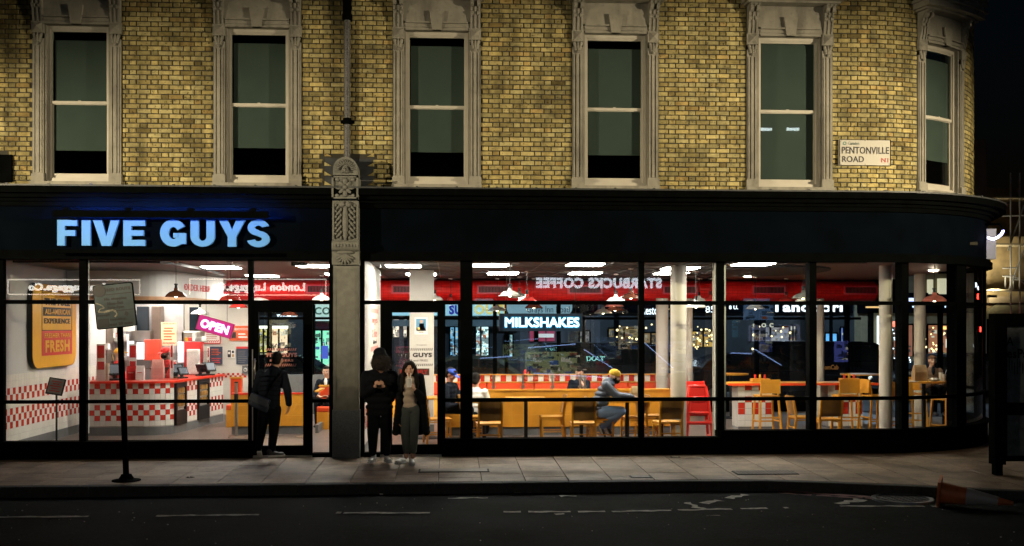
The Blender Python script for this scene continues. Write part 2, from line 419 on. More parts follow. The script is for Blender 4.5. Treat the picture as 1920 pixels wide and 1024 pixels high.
# covers let into the pavement
def cover(px, py, w, d, mat1, name='inspection_cover', lab='', lines=0):
    X = XA(px, -1); 
    lo, hi = -3.0, 0.0
    for _ in range(30):
        m = (lo + hi) / 2; X = XA(px, m)
        yy = HZ + F * (H - gz(m)) / dep(X, m)
        if yy > py: lo = m
        else: hi = m
    Y = lo; z = gz(Y)
    t = thing(name, (X, Y, z), lab, 'cover')
    MB().box(X - w / 2 - .02, X + w / 2 + .02, Y - d / 2 - .02, Y + d / 2 + .02, z - .03, z + .003).build('frame', JOINT, t)
    b = MB()
    if lines:
        nx, ny = lines
        for i in range(nx):
            for k in range(ny):
                b.box(X - w / 2 + w * i / nx + .006, X - w / 2 + w * (i + 1) / nx - .006, Y - d / 2 + d * k / ny + .006, Y - d / 2 + d * (k + 1) / ny - .006, z, z + .008)
    else: b.box(X - w / 2 + .008, X + w / 2 - .008, Y - d / 2 + .008, Y + d / 2 - .008, z - .01, z + .007)
    b.build('lid', mat1, t); return t
cover(851, 882, .98, .32, mat('cover_fill', (.16, .13, .10), .6, var=.2), lab='long slab-filled access cover in the pavement right of the woman')
cover(1433, 886, .85, .36, mat('cover_iron', (.11, .09, .08), .6, metal=.3, var=.3), lab='ribbed iron access cover near the kerb where the pavement widens', lines=(16, 3))
cover(1201, 894, .26, .18, mat('cover_small', (.13, .11, .10), .6, var=.2), lab='small square stopcock cover near the middle of the kerb', name='stopcock_cover')
cover(1266, 857, .11, .07, mat('pale_plate', (.5, .48, .4), .5), lab='pale little metal plate in the pavement by the shopfront', name='floor_plate')
# road markings
def onroad(px, py, z=RZ):
    lo, hi = -12.0, 0.0
    for _ in range(40):
        m = (lo + hi) / 2; X = XA(px, m)
        if HZ + F * (H - z) / dep(X, m) > py: lo = m
        else: hi = m
    return XA(px, lo), lo
def marking(name, pts, m, z=RZ + .012, worn=.5, w=None, kind='stuff'):
    """pts: 4 pixel corners or line of pixels with width"""
    b = MB(); q = [onroad(*p) for p in pts]
    if w:
        (xa, ya), (xb, yb) = q; L = math.hypot(xb - xa, yb - ya); n = max(2, int(L / .03)); ux, uy = (xb - xa) / L, (yb - ya) / L; ww = w / 2
        row = []
        for k in range(n + 1):
            t = k / n; x, y = xa + ux * L * t, ya + uy * L * t
            e = noise.noise(Vector((x * 7, y * 7, 1))) * w * worn; e2 = noise.noise(Vector((x * 6, y * 9, 5))) * w * worn
            row.append((b.v(x - uy * (ww + e), y + ux * (ww + e), z), b.v(x + uy * (ww + e2), y - ux * (ww + e2), z)))
        for k in range(n):
            x, y, _ = b.V[row[k][0]]
            if noise.noise(Vector((x * 5, y * 3, 9))) < .38 - (1 - worn) * .2 * 0: b.f(row[k][1], row[k + 1][1], row[k + 1][0], row[k][0])
    else: b.f(*[b.v(x, y, z) for x, y in q])
    if not b.F: return
    b.build(name, m, ROAD)
ROAD = [o for o in bpy.data.objects if o.name == 'road'][0]
for a, c in (((-60, 972), (166, 970)), ((293, 969), (486, 966.5)), ((630, 963.5), (806, 963.5)), ((944, 961.5), (1135, 961)), ((1148, 961), (1478, 953.5)), ((1575, 950.5), (1765, 951))):
    marking('lane_line', [a, c], MARK, w=.085, worn=.55)
marking('bay_line', [(1318, 945.5), (1400, 929)], MARK, w=.13, worn=.9)
marking('bay_line', [(1290, 943.5), (1318, 956)], MARK, w=.09, worn=1.1)
marking('bay_line', [(1572, 946.5), (1618, 938.5)], MARK, w=.13, worn=.7)
marking('red_line', [(1425, 919), (1700, 938)], REDLINE, w=.09, worn=.9)
marking('red_line', [(1460, 926), (1640, 937)], REDLINE, w=.07, worn=1.0)
for a, c, w_ in (((955, 925.5), (995, 924.5), .05), ((1050, 932), (1080, 931), .09), ((840, 936), (915, 935), .05), ((1325, 969), (1350, 968), .05), ((1040, 966), (1058, 965), .07)):
    marking('paint_remnant', [a, c], MARK, w=w_, worn=1.3)
# bits of litter and grit
for i, (px, py, s, l) in enumerate(((564, 928, .05, 'crumpled white scrap in the gutter left of the stone pier'), (1238, 914, .05, 'small scrap lying in the gutter below the two dark chair backs'), (715, 928, .03, 'tiny pale scrap in the gutter below the hooded man'))):
    X, Y = onroad(px, py); b = MB(); b.ell((X, Y, RZ + s * .35), (s, s * .6, s * .35), n=7, m=4)
    b.V = [tuple(Vector(v) + noise.noise_vector(Vector(v) * 30) * s * .3) for v in b.V]
    tag(b.build('litter', PAPER), l, 'litter')
b = MB()
for _ in range(130):
    X = random.uniform(-8, 9); Y = random.uniform(-6.5, -2.7); s = random.uniform(.004, .011)
    if Y > kerb_y(X) - .05: continue
    b.ell((X, Y, RZ + .008), (s, s, s * .6), n=5, m=3)
tag(b.build('grit', MARK, ROAD), kind='stuff')
X, Y = onroad(1238 + 397, 946); 
# fallen leaf by the sign post
b = MB(); X = XA(356, -1.9); z = gz(-1.9)
for k in range(5):
    a = k * 1.25; b.prism([(X, z + .004), (X + .07 * cos(a), z + .012), (X + .04 * cos(a + .5), z + .02)], -1.9 + .04 * sin(a), -1.88 + .04 * sin(a))
tag(b.build('fallen_leaf', mat('dead_leaf', (.06, .035, .02), .9)), 'dead dark leaf lying on the slabs right of the sign post', 'leaf')
# drain ring
cx, cy = onroad(1692, 937); t = thing('manhole_cover', (cx, cy, RZ), 'round dark manhole cover with a pale rim in the road left of the cone', 'manhole')
b = MB(); b.lathe([(.33, .0), (.33, .022), (.385, .024), (.39, .0)], (cx, cy, RZ), 32); b.build('rim', mat('wet_iron', (.10, .12, .14), .35, metal=.6, var=.3), t)
b = MB(); b.lathe([(.325, 0), (.325, .012), (.001, .012)], (cx, cy, RZ), 32)
for i in range(-3, 4):
    for k in range(-3, 4):
        if i * i + k * k < 11: b.box(cx + i * .08 - .025, cx + i * .08 + .025, cy + k * .08 - .025, cy + k * .08 + .025, RZ + .01, RZ + .018)
b.build('lid', KERBM, t)

# ============================================================ BRICK BUILDING
bld = thing('corner_building', (0, .25, 0), 'yellow brick corner building with stone-framed sash windows above a black glazed shopfront', 'building')
OB = .25   # brick plane behind the fascia plane
SILL, WTOP = 4.335, 8.3
wall = MB(True)
wl = wall
# window positions: measured outer edges of the surrounds
WPX = [(62, 228), (401, 565), (737, 901), (1073, 1234), (1400, 1560), (1720, 1822)]
WX = [(SA(a, OB), SA(b_, OB)) for a, b_ in WPX[:5]]
WW = sum(b_ - a for a, b_ in WX) / 5
a6 = SA(1720, OB); WX.append((a6, a6 + WW))
XL, XR = -9.2, a6 + WW + 1.4
HO = .53   # half opening
# mortar / backing wall with real openings
edges = [XL]
for a, b_ in WX: c = (a + b_) / 2; edges += [c - HO - .1, c + HO + .1]
edges.append(XR)
for k in range(0, len(edges), 2): wall.box(edges[k], edges[k + 1], OB + .012, OB + .33, 4.0, WTOP)
for a, b_ in WX:
    c = (a + b_) / 2; wall.box(c - HO - .1, c + HO + .1, OB + .012, OB + .33, 4.0, SILL - .02); wall.box(c - HO - .1, c + HO + .1, OB + .012, OB + .33, 6.86, WTOP)
wallo = wall.build('brick_wall', MORTAR, bld)
bays = []
prev = XL
for a, b_ in WX: bays.append((prev, a - .004)); prev = b_ + .004
bays.append((prev, XR))
CP = .0766; bricks = []
pipe_x = SA(652, OB)
JL, JR, JT = SA(612, OB), SA(698, OB), SZ(297, SA(650, OB), OB)   # lead panel round the pier head
for (xa, xb) in bays:
    z = SILL - .06; r = 0
    while z < 7.75:
        off = (0 if r % 2 else -.16875) - .02; x = -12 + off + (.013 * noise.noise(Vector((r, xa, 0))))
        k = 0
        while x < xb:
            L = .225 if k % 2 == 0 else .1125
            x0, x1 = max(x, xa), min(x + L - .014, xb)
            if x1 - x0 > .035 and not (z < JT and x1 > JL + (.05 if r % 2 else -.02) and x0 < JR - (.05 if r % 2 else -.02)) and not (z < JT and xa < -8 and x1 < SA(23, OB)):
                bricks.append((x0, x1, z, L > .2))
            x += L; k += 1
        z += CP; r += 1
def one_brick(b, x0, x1, z):
    j = .0028; pr = random.uniform(-.004, .004)
    if random.random() < .04: j = .008
    y0 = OB + pr; b.cham(x0 + random.uniform(0, .003), x1 - random.uniform(0, .003), y0, OB + .02, z + .0075, z + CP - .0075, .007, j)
full = sorted([q for q in bricks if q[3] and q[1] - q[0] > .2 and q[0] > -7.3 and q[2] < 7.3], key=lambda q: q[0])
sel = set(full[:300])
rest = MB(True)
for q in bricks:
    if q in sel:
        b = MB(True); one_brick(b, *q[:3]); b.build('brick', BRICK, wallo)
    else: one_brick(rest, *q[:3])
tag(rest.build('bricks', BRICK, wallo), kind='stuff')
# toothed lead panels beside the pier head
LEADB = mat('dark_flashing', (.022, .026, .03), .55, metal=.3, var=.4, bump=.2, bs=20)
MB(True).box(JL - .02, JR + .02, OB + .002, OB + .010, SILL - .06, JT).build('lead_panel', LEADB, bld); MB(True).box(XL, SA(24, OB), OB - .05, OB + .01, SILL - .02, JT).build('lead_panel', BLACK, bld)
for side in (-1, 1):
    for r in range(4):
        z = SILL + .03 + r * .1532 - .05; x = (JL - .03) if side < 0 else (JR + .03); b = MB()
        q = [(x, z), (x - side * .11, z), (x, z + .065)]; b.prism(q if side < 0 else q[::-1], OB - .008, OB + .02); b.build('toothed_brick', BRICK, bld)

# -------- sash windows
def scroll_console(b, xc, w, z0, z1, yb, out=.19):
    """carved bracket seen from the front: S profile extruded across w, with two raised fillets and a roll on top"""
    Hh = z1 - z0; pr = []
    n = 16
    for k in range(n + 1):
        t = k / n; y = .035 + out * (t ** 2.2) + .018 * sin(t * pi * 2)
        pr.append((yb - y, z0 + Hh * t))
    poly = pr + [(yb, z1), (yb, z0)]
    def sweep(x0, x1, dy):
        q = [(y - dy, z) for y, z in pr] + [(yb, z1), (yb, z0)]
        A = [b.v(x0, y, z) for y, z in q]; B = [b.v(x1, y, z) for y, z in q]; m = len(q)
        b.f(*A); b.f(*B[::-1])
        for k in range(m): l = (k + 1) % m; b.f(A[k], B[k], B[l], A[l])
    sweep(xc - w / 2, xc + w / 2, 0)
    for dx in (-w * .38, 0, w * .38): sweep(xc + dx - w * .07, xc + dx + w * .07, .018)
    for dx in (-w * .3, w * .3):   # rolls of the volute
        for (zz, rr) in ((z1 - .07, .055), (z1 - .21, .035)):
            yy = yb - .035 - out * ((zz - z0) / Hh) ** 2.2
            for k in range(10):
                t0, t1 = 2 * pi * k / 10, 2 * pi * (k + 1) / 10
                q = [b.v(xc + dx - w * .16, yy + rr * cos(t), zz + rr * sin(t)) for t in (t0, t1)] + [b.v(xc + dx + w * .16, yy + rr * cos(t), zz + rr * sin(t)) for t in (t1, t0)]
                b.f(*q); b.f(b.v(xc + dx - w * .16, yy, zz), q[1], q[0]); b.f(b.v(xc + dx + w * .16, yy, zz), q[3], q[2])
def leafdrop(b, xc, w, z1, h, y):
    """hanging acanthus leaf made of lobes"""
    for side in (-1, 1):
        for k in range(4):
            t = k / 4; cz = z1 - h * (.18 + t * .62); cx = xc + side * w * (.30 - .2 * t); ang = side * (.5 + .2 * k)
            M = Matrix.Rotation(ang, 3, 'Y')
            b.ell((cx, y - .012, cz), (w * .17, .022, h * .17), n=8, m=6, M=M)
    b.ell((xc, y - .02, z1 - h * .42), (w * .12, .03, h * .42), n=8, m=6)
    b.ell((xc, y - .03, z1 - h * .85), (w * .14, .022, h * .12), n=8, m=6)
def window(k, xa, xb):
    c = (xa + xb) / 2; y = OB - .03
    b = MB(True)
    PW = .172
    for s in (-1, 1):
        xo = c + s * (xb - xa) / 2; xi = xo - s * PW; lo, hi = min(xo, xi), max(xo, xi)
        b.box(lo, hi, y, OB + .3, SILL, 6.58)                                      # pilaster
        b.box(lo - .012, hi + .012, y - .03, OB + .1, SILL, SILL + .12)            # base block
        for f_ in (.10, .36, .74): b.box(lo + PW * f_, lo + PW * (f_ + (.26 if f_ == .36 else .12)), y - .014, y + .01, SILL + .14, 6.46)   # raised reeds
        b.box(lo - .008, hi + .008, y - .03, OB + .2, 6.66, 6.84)                  # block
        px_ = (lo + hi) / 2; v = [b.v(px_ - .075, y - .032, 6.675), b.v(px_ + .075, y - .032, 6.675), b.v(px_ + .075, y - .032, 6.825), b.v(px_ - .075, y - .032, 6.825), b.v(px_, y - .085, 6.75)]
        for q in ((0, 1, 4), (1, 2, 4), (2, 3, 4), (3, 0, 4)): b.f(*[v[i] for i in q])
        b.box(lo - .02, hi + .02, y - .05, OB + .2, 7.21, 7.26) if False else None
        # splayed inner jamb
        b.box(min(xi, xi - s * .03), max(xi, xi - s * .03), OB + .0, OB + .3, SILL, 6.84)
    b.box(c - HO - .02, c + HO + .02, y - .012, OB + .14, 6.80, 7.30)               # frieze
    b.box(c - .5, c + .5, y - .035, y + .0, 6.80, 6.83); b.box(c - .5, c + .5, y - .03, y + .0, 6.85, 6.89); b.box(c - .5, c + .5, y - .055, y + .0, 6.91, 6.935)
    w = b.build('window_surround', STONE, bld)
    sl = MB(True); sl.box(xa - .02, xb + .02, OB - .10, OB + .3, SILL - .055, SILL - .003); sl.box(xa + .02, xb - .02, OB - .06, OB + .1, SILL - .09, SILL - .055); sl.build('window_sill', STONE, w)
    for s in (-1, 1):
        px_ = c + s * ((xb - xa) / 2 - PW / 2)
        cb = MB(True); scroll_console(cb, px_, .17, 6.845, 7.29, OB + .0); cb.build('console', STONE, w)
        lb = MB(True); leafdrop(lb, px_, .17, 6.665, .20, y); lb.build('carved_leaf', STONE, w, smooth=True)
    kb = MB(True); q = [(c - .075, 6.80), (c + .07, 6.80), (c + .115, 7.10), (c - .12, 7.10)]
    kb.prism(q, OB - .10, OB); kb.build('keystone', STONE, w)
    hb = MB(True); hb.box(xa - .09, xb + .09, OB - .36, OB + .1, 7.325, 7.42); hb.box(xa - .05, xb + .05, OB - .26, OB + .1, 7.29, 7.325); hb.box(xa - .12, xb + .12, OB - .40, OB + .1, 7.42, 7.47)
    # raking pediment
    n = 14
    for s in (-1, 1):
        for i in range(n):
            x0, x1 = c + s * ((xb - xa) / 2 + .12) * (1 - i / n), c + s * ((xb - xa) / 2 + .12) * (1 - (i + 1) / n)
            z0, z1 = 7.47 + .42 * i / n, 7.47 + .42 * (i + 1) / n
            for (o0, o1, d0, d1) in ((-.40, .1, .07, .15), (-.28, .1, 0, .07)):
                V = [hb.v(x0, OB + o0, z0 + d0), hb.v(x1, OB + o0, z1 + d0), hb.v(x1, OB + o0, z1 + d1), hb.v(x0, OB + o0, z0 + d1), hb.v(x0, OB + o1, z0 + d0), hb.v(x1, OB + o1, z1 + d0), hb.v(x1, OB + o1, z1 + d1), hb.v(x0, OB + o1, z0 + d1)]
                for f_ in ((0, 1, 2, 3), (3, 2, 6, 7), (0, 4, 5, 1)): hb.f(*[V[t] for t in f_])
    hb.build('window_hood', STONE, w)
    # box frame and sashes
    yo = OB + .085; fr = MB(True)
    xi0, xi1 = xa + PW + .028, xb - PW - .028; ztop = 6.80
    def frame(b, x0, x1, z0, z1, t, y0, y1, tb=None, tt=None):
        tb = tb or t; tt = tt or t
        b.box(x0, x0 + t, y0, y1, z0, z1); b.box(x1 - t, x1, y0, y1, z0, z1); b.box(x0 + t, x1 - t, y0, y1, z0, z0 + tb); b.box(x0 + t, x1 - t, y0, y1, z1 - tt, z1)
    frame(fr, xi0, xi1, SILL + .0, ztop, .040, yo - .02, yo + .12, tb=.06, tt=.05)
    frame(fr, xi0 + .032, xi1 - .032, SILL + .06, ztop - .05, .012, yo - .005, yo + .12)
    fr.build('window_frame', SASH, w)
    x0, x1 = xi0 + .044, xi1 - .044; zm = SZ(203, c if k < 5 else 6.5, OB)
    zm = 5.60
    up = MB(True); frame(up, x0, x1, zm - .02, ztop - .062, .018, yo + .01, yo + .036, tb=.045); up.box((x0+x1)/2 - .02, (x0+x1)/2 + .02, yo, yo + .03, zm + .025, zm + .035); up.build('upper_sash', SASH, w)
    lo_ = MB(True); frame(lo_, x0, x1, SILL + .072, zm + .012, .024, yo + .040, yo + .066, tb=.075, tt=.04); lo_.build('lower_sash', SASH, w)
    p = MB(True); p.box(x0 + .02, x1 - .02, yo + .020, yo + .025, zm, ztop - .08); p.build('pane', GLASSU, w)
    p = MB(True); p.box(x0 + .02, x1 - .02, yo + .052, yo + .057, SILL + .12, zm); p.build('pane', GLASSU, w)
    zb = [4.87, 4.94, 4.90, 4.88, None, 4.9][k]
    if zb:
        bl = MB(True); bl.box(x0 + .035, x1 - .012, yo + .072, yo + .076, zb, 6.60); bl.box(x0 + .035, x1 - .012, yo + .070, yo + .080, zb - .02, zb)
        bl.build('roller_blind', BLIND, w)
    else:
        bl = MB(True); bl.box(x0 + .02, x1 - .0, yo + .10, yo + .12, 4.2, 6.9); bl.box(x0 + .0, x0 + .30, yo + .085, yo + .095, 4.2, 6.25)
        bl.build('added_backing_board', BLIND, w)  # grey board added close behind the glass to read as a lit room
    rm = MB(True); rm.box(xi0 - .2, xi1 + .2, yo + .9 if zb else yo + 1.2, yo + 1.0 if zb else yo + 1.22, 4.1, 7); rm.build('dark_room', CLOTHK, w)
for k, (xa, xb) in enumerate(WX): window(k, xa, xb)
# upper floor slab so nothing shows through
b = MB(); b.flat([(XL, OB + .3), (9, OB + .5), (9, 9), (XL, 9)], 3.45, 3.5); b.flat([(XL, 1.6), (8, 1.6), (8, 1.7), (XL, 1.7)], 3.5, 7.6); b.build('floor_slab', MORTAR, bld)

# -------- downpipe
dp = thing('downpipe', (pipe_x, OB - .09, 4.9), 'peeling black downpipe running down the brick wall above the carved pier', 'pipe')
PIPEM = mat('peeling_pipe_paint', (.006, .008, .010), .4, var=.5, vs=45, col2=(.10, .10, .10), bump=1, bs=60)
ztp = JT - .1
b = MB(); b.cyl((pipe_x, OB - .09, ztp), (pipe_x, OB - .09, 6.95), .052, n=14); b.build('pipe', PIPEM, dp, smooth='auto')
b = MB(); b.cyl((pipe_x, OB - .09, 6.95), (pipe_x, OB - .09, 8.2), .07, n=14); b.cyl((pipe_x, OB - .09, 6.92), (pipe_x, OB - .09, 7.02), .082, n=14); b.build('upper_pipe', BLACK, dp, smooth='auto')
b = MB(); zb = SZ(230, pipe_x, OB); b.cyl((pipe_x, OB - .09, zb - .05), (pipe_x, OB - .09, zb + .05), .068, n=14); b.box(pipe_x - .11, pipe_x + .11, OB - .05, OB, zb - .02, zb + .03)
for s in (-1, 1): b.cyl((pipe_x + s * .09, OB - .07, zb), (pipe_x + s * .09, OB, zb), .016, n=8)
b.build('pipe_bracket', BLACK, dp)

# -------- shopfront: cornice, fascia
XF0, XF1 = -9.2, X1 + R * 1.75
def strip(b, o0, o1, z0, z1, x0=XF0, x1=XF1):
    for a, c in ((x0, X1), (X1, x1)):
        if a < c: b.box(a, c, o0, o1, z0, z1, n=1 if c == X1 else 46)
zc = 4.24   # ledge height
GAPL, GAPR = SA(625, 0), SA(671, 0)
b = MB(True); strip(b, .03, .30, 3.12, zc - .04); b.build('fascia', FASCIA, bld)
b = MB(True); strip(b, -.06, .03, 3.10, 3.20); strip(b, -.03, .03, 3.20, 3.24)
strip(b, -.03, .03, 3.92, 3.99); strip(b, -.08, .03, 3.99, 4.04); b.build('fascia_moulding', BLACK, bld)
b = MB(True); strip(b, -.17, .03, 4.04, 4.10); strip(b, -.28, .03, 4.10, 4.20); b.build('cornice', BLACK, bld)
b = MB(True); strip(b, -.30, OB + .02, 4.20, 4.225); strip(b, OB - .012, OB + .01, 4.225, 4.275)
x = XF0
while x < XF1 - .5: b.box(x, x + .03, -.31, OB + .0, 4.22, 4.237); x += .62
b.build('lead_capping', LEAD, bld)

# -------- big illuminated letters
sg = thing('shop_sign', (SA(305, 0), -.05, 3.4), 'big pale blue letters reading FIVE GUYS lit from a bar above', 'sign')
LETM = mat('letter_face', (.09, .28, .56), .6, var=.02, spec=.2)
SIDEM = mat('letter_return', (.05, .22, .55), .4, var=.03)
for ch, a, c, t_, bt in (('F', 107.2, 147, 412.5, 460.5), ('I', 153, 172, 412.5, 460.5), ('V', 174, 226, 412.5, 461), ('E', 231, 274.5, 412.5, 461), ('G', 300, 352, 411.5, 462.5), ('U', 357, 405, 412.5, 462.5), ('Y', 410, 462, 413, 462.5), ('S', 463, 508, 412, 463.5)):
    Y = -.065; p0, p1 = PT(a, bt, Y), PT(c - 2.5, t_, Y); b = MB(); bold = .062
    if ch in 'FIVEY':   # straight-stroked letters drawn as outlines
        O = {'F': [(0, 0), (.38, 0), (.38, .38), (.9, .38), (.9, .60), (.38, .60), (.38, .77), (1, .77), (1, 1), (0, 1)],
             'I': [(0, 0), (1, 0), (1, 1), (0, 1)],
             'E': [(0, 0), (1, 0), (1, .23), (.37, .23), (.37, .39), (.93, .39), (.93, .60), (.37, .60), (.37, .77), (.99, .77), (.99, 1), (0, 1)],
             'V': [(.34, 0), (.67, 0), (1, 1), (.68, 1), (.51, .36), (.33, 1), (0, 1)],
             'Y': [(.34, 0), (.66, 0), (.66, .37), (1, 1), (.66, 1), (.505, .63), (.34, 1), (0, 1), (.34, .37)]}[ch]
        b.prism([(p0.x + u * (p1.x - p0.x), p0.z + v * (p1.z - p0.z)) for u, v in O], Y, -.0)
    else:
        # thick round strokes
        def ring(cx, cz, rx, rz, a0, a1, t, n=18):
            pts = []
            for i in range(n + 1):
                an = radians(a0 + (a1 - a0) * i / n); pts.append((cx + rx * cos(an), cz + rz * sin(an)))
            return pts
        def stroke(pts_o, pts_i):
            m = len(pts_o)
            for i in range(m - 1):
                q = [pts_o[i], pts_o[i + 1], pts_i[i + 1], pts_i[i]]
                b.prism([(p0.x + u * (p1.x - p0.x), p0.z + v * (p1.z - p0.z)) for u, v in q][::-1], Y, 0)
        def rect(u0, u1, v0, v1): b.prism([(p0.x + u * (p1.x - p0.x), p0.z + v * (p1.z - p0.z)) for u, v in ((u0, v0), (u1, v0), (u1, v1), (u0, v1))], Y, 0)
        if ch == 'U':
            rect(0, .34, .38, 1); rect(.66, 1, .38, 1)
            stroke(ring(.5, .38, .5, .38, 180, 360, 0), ring(.5, .38, .16, .16, 180, 360, 0))
        def rect2(u0, u1, v0, v1): b.prism([(p0.x + u * (p1.x - p0.x), p0.z + v * (p1.z - p0.z)) for u, v in ((u0, v0), (u1, v0), (u1, v1), (u0, v1))], Y - .002, -.002)
        if ch == 'G':
            stroke(ring(.5, .5, .5, .5, 30, 335, 0, 30), ring(.5, .5, .17, .22, 30, 335, 0, 30))
            rect2(.68, .985, .10, .50); rect2(.50, .70, .33, .50)
        if ch == 'S':
            stroke(ring(.5, .71, .47, .29, 12, 262, 0, 24), ring(.5, .71, .15, .075, 12, 262, 0, 24))
            b.prism([(p0.x + u * (p1.x - p0.x), p0.z + v * (p1.z - p0.z)) for u, v in ((.42, .425), (.535, .37), (.585, .585), (.47, .64))], Y - .001, -.001)
            Y -= .002; stroke(ring(.5, .295, .50, .295, 192, 442, 0, 24), ring(.5, .295, .16, .08, 192, 442, 0, 24)); Y += .002
    o = b.build('letter', LETM, sg)
# lamp trough above the letters
xa, xb = SA(112), SA(510); zt = SZ(404, xa)
b = MB(); b.box(xa, xb, -.30, -.25, zt - .02, zt + .03); b.box(xa, xb, -.315, -.30, zt - .055, zt + .05); b.box(xa, xb, -.25, -.15, zt - .012, zt - .004); b.build('lamp_trough', BLACK, sg)
for px in (135, 250, 365, 480):
    X = SA(px); b = MB(); b.box(X - .02, X + .02, -.28, .04, zt + .03, zt + .06); b.box(X - .05, X + .05, -.26, -.18, zt + .03, zt + .10); b.build('lamp_arm', BLACK, sg)
b = MB(); b.box(xa + .04, xb - .02, -.29, -.255, zt - .030, zt - .021); b.build('led_strip', emis('blue_led', (.004, .10, .75), 24), sg); b = MB(); b.box(xa + .04, xb - .02, -.249, -.243, zt + .005, zt + .025); b.build('led_strip', emis('blue_led_dim', (.02, .16, 1.0), 620), sg)

zl = SZ(473, xa); b = MB(); b.box(xa, xb, -.27, -.22, zl - .03, zl); b.box(xa, xb, -.285, -.27, zl - .03, zl + .025); b.build('added_lamp_trough', BLACK, sg)  # trough and pale strip added to brighten the letters from below
b = MB(); b.box(xa + .02, xb - .02, -.265, -.225, zl + .001, zl + .008); b.build('led_strip', emis('added_pale_led', (.45, .80, 1.0), 2.6), sg)
# -------- carved stone pier
pr = thing('stone_pier', (SA(649), -.1, 0), 'grey carved stone pier with rosette and acanthus bracket between the two shopfronts', 'pier')
xc = XA(649, -.1); w = .40
def zz(py): return ZA(py, xc, -.12)
b = MB(); b.box(xc - w / 2, xc + w / 2, -.12, .25, zz(769), zz(497)); b.box(xc - w / 2 + .07, xc + w / 2 - .07, -.128, -.1, zz(765), zz(505)) if False else None
for s in (-1, 1): b.box(xc + s * .17 - .012, xc + s * .17 + .012, -.128, -.11, zz(760), zz(505))
b.box(xc - .17, xc + .17, -.128, -.11, zz(505), zz(503)); b.build('shaft', STONE2, pr)
MB().box(xc - w / 2 - .012, xc + w / 2 + .012, -.14, .25, 0, zz(769)).build('granite_base', GRANITE, pr)
b = MB(); b.box(xc - w / 2 - .01, xc + w / 2 + .01, -.20, .25, zz(497), zz(470)); b.build('necking', STONE2, pr)
b = MB()   # shell
for k in range(-3, 4):
    a = k * .36; M = Matrix.Rotation(a, 3, 'Y'); c0 = Vector((xc, -.215, zz(478))) + M @ Vector((0, 0, -.07)); b.ell(c0, (.022, .03, .085), M=M, n=8, m=6)
b.ell((xc, -.22, zz(474)), (.13, .03, .03)); b.build('carved_shell', STONE2, pr, smooth=True)
b = MB(); b.cyl((xc - w / 2 - .005, -.20, zz(462)), (xc + w / 2 + .005, -.20, zz(462)), .085, n=18)
for k in range(7): b.ell((xc - .15 + k * .05, -.282, zz(462)), (.017, .02, .03), n=6, m=4)
b.box(xc - .2, xc + .2, -.2, .2, zz(470), zz(455)); b.build('roll', STONE2, pr, smooth='auto')
b = MB(); b.box(xc - .2, xc + .2, -.22, .2, zz(455), zz(378)); b.build('bracket_body', STONE2, pr)
b = MB()   # acanthus scrolls
b.ell((xc, -.235, zz(418)), (.045, .05, .30), n=10, m=8)
for s in (-1, 1):
    for k in range(6):
        zk = zz(447) + k * (zz(384) - zz(447)) / 6; 
        M = Matrix.Rotation(s * -.75, 3, 'Y'); b.ell((xc + s * .10, -.232, zk + .04), (.022, .03, .062), M=M, n=8, m=6)
        b.ell((xc + s * .145, -.236, zk + .06), (.022, .028, .024), n=7, m=5); b.ell((xc + s * .065, -.24, zk), (.018, .028, .03), n=7, m=5)
    b.box(xc + s * .185 - .014, xc + s * .185 + .014, -.25, -.2, zz(450), zz(385))
    b.ell((xc + s * .045, -.25, zz(385)), (.045, .04, .05), n=8, m=6)
b.build('carved_acanthus', STONE2, pr, smooth='auto')
b = MB(); q0, q1 = zz(375), zz(333); b.box(xc - .205, xc + .205, -.26, .2, q0, q1)
for s in (-1, 1): b.box(xc + s * .19 - .015, xc + s * .19 + .015, -.29, -.26, q0, q1)
for z_ in (q0 + .012, q1 - .012): b.box(xc - .205, xc + .205, -.29, -.26, z_ - .012, z_ + .012)
b.build('rosette_block', STONE2, pr)
b = MB(); cz = (q0 + q1) / 2
for k in range(8):
    a = k * pi / 4; L = .075 if k % 2 else .095; M = Matrix.Rotation(-a, 3, 'Y'); b.ell(Vector((xc, -.275, cz)) + M @ Vector((L, 0, 0)), (.058, .025, .028 if k % 2 else .036), M=M, n=8, m=6)
    if k % 2: b.ell(Vector((xc, -.27, cz)) + M @ Vector((.175, 0, 0)), (.035, .02, .03), M=M, n=7, m=5)
b.ell((xc, -.295, cz), (.035, .03, .035)); b.build('carved_rosette', STONE2, pr, smooth=True)
b = MB(); q0, q1 = zz(330), zz(296); rr = .19; zr = q1 - rr
poly = [(xc - rr, q0), (xc + rr, q0)] + [(xc + rr * cos(t * pi / 14), zr + rr * sin(t * pi / 14)) for t in range(15)]
b.prism(poly, -.22, .2); b.build('arched_cap', STONE2, pr)
b = MB()
for k in range(13):
    a = pi * k / 12; M = Matrix.Rotation(-a, 3, 'Y'); b.ell(Vector((xc, -.228, zr - .01)) + M @ Vector((.115, 0, 0)), (.05, .02, .013), M=M, n=7, m=5)
b.ell((xc, -.24, zr - .015), (.05, .05, .06))
for s in (-1, 1): b.ell((xc + s * .022, -.285, zr + .0), (.014, .014, .01), n=6, m=4); b.ell((xc + s * .035, -.27, zr - .05), (.03, .02, .014), n=6, m=4)
b.ell((xc, -.295, zr - .02), (.012, .02, .025), n=6, m=4); b.build('carved_face', STONE2, pr, smooth=True)

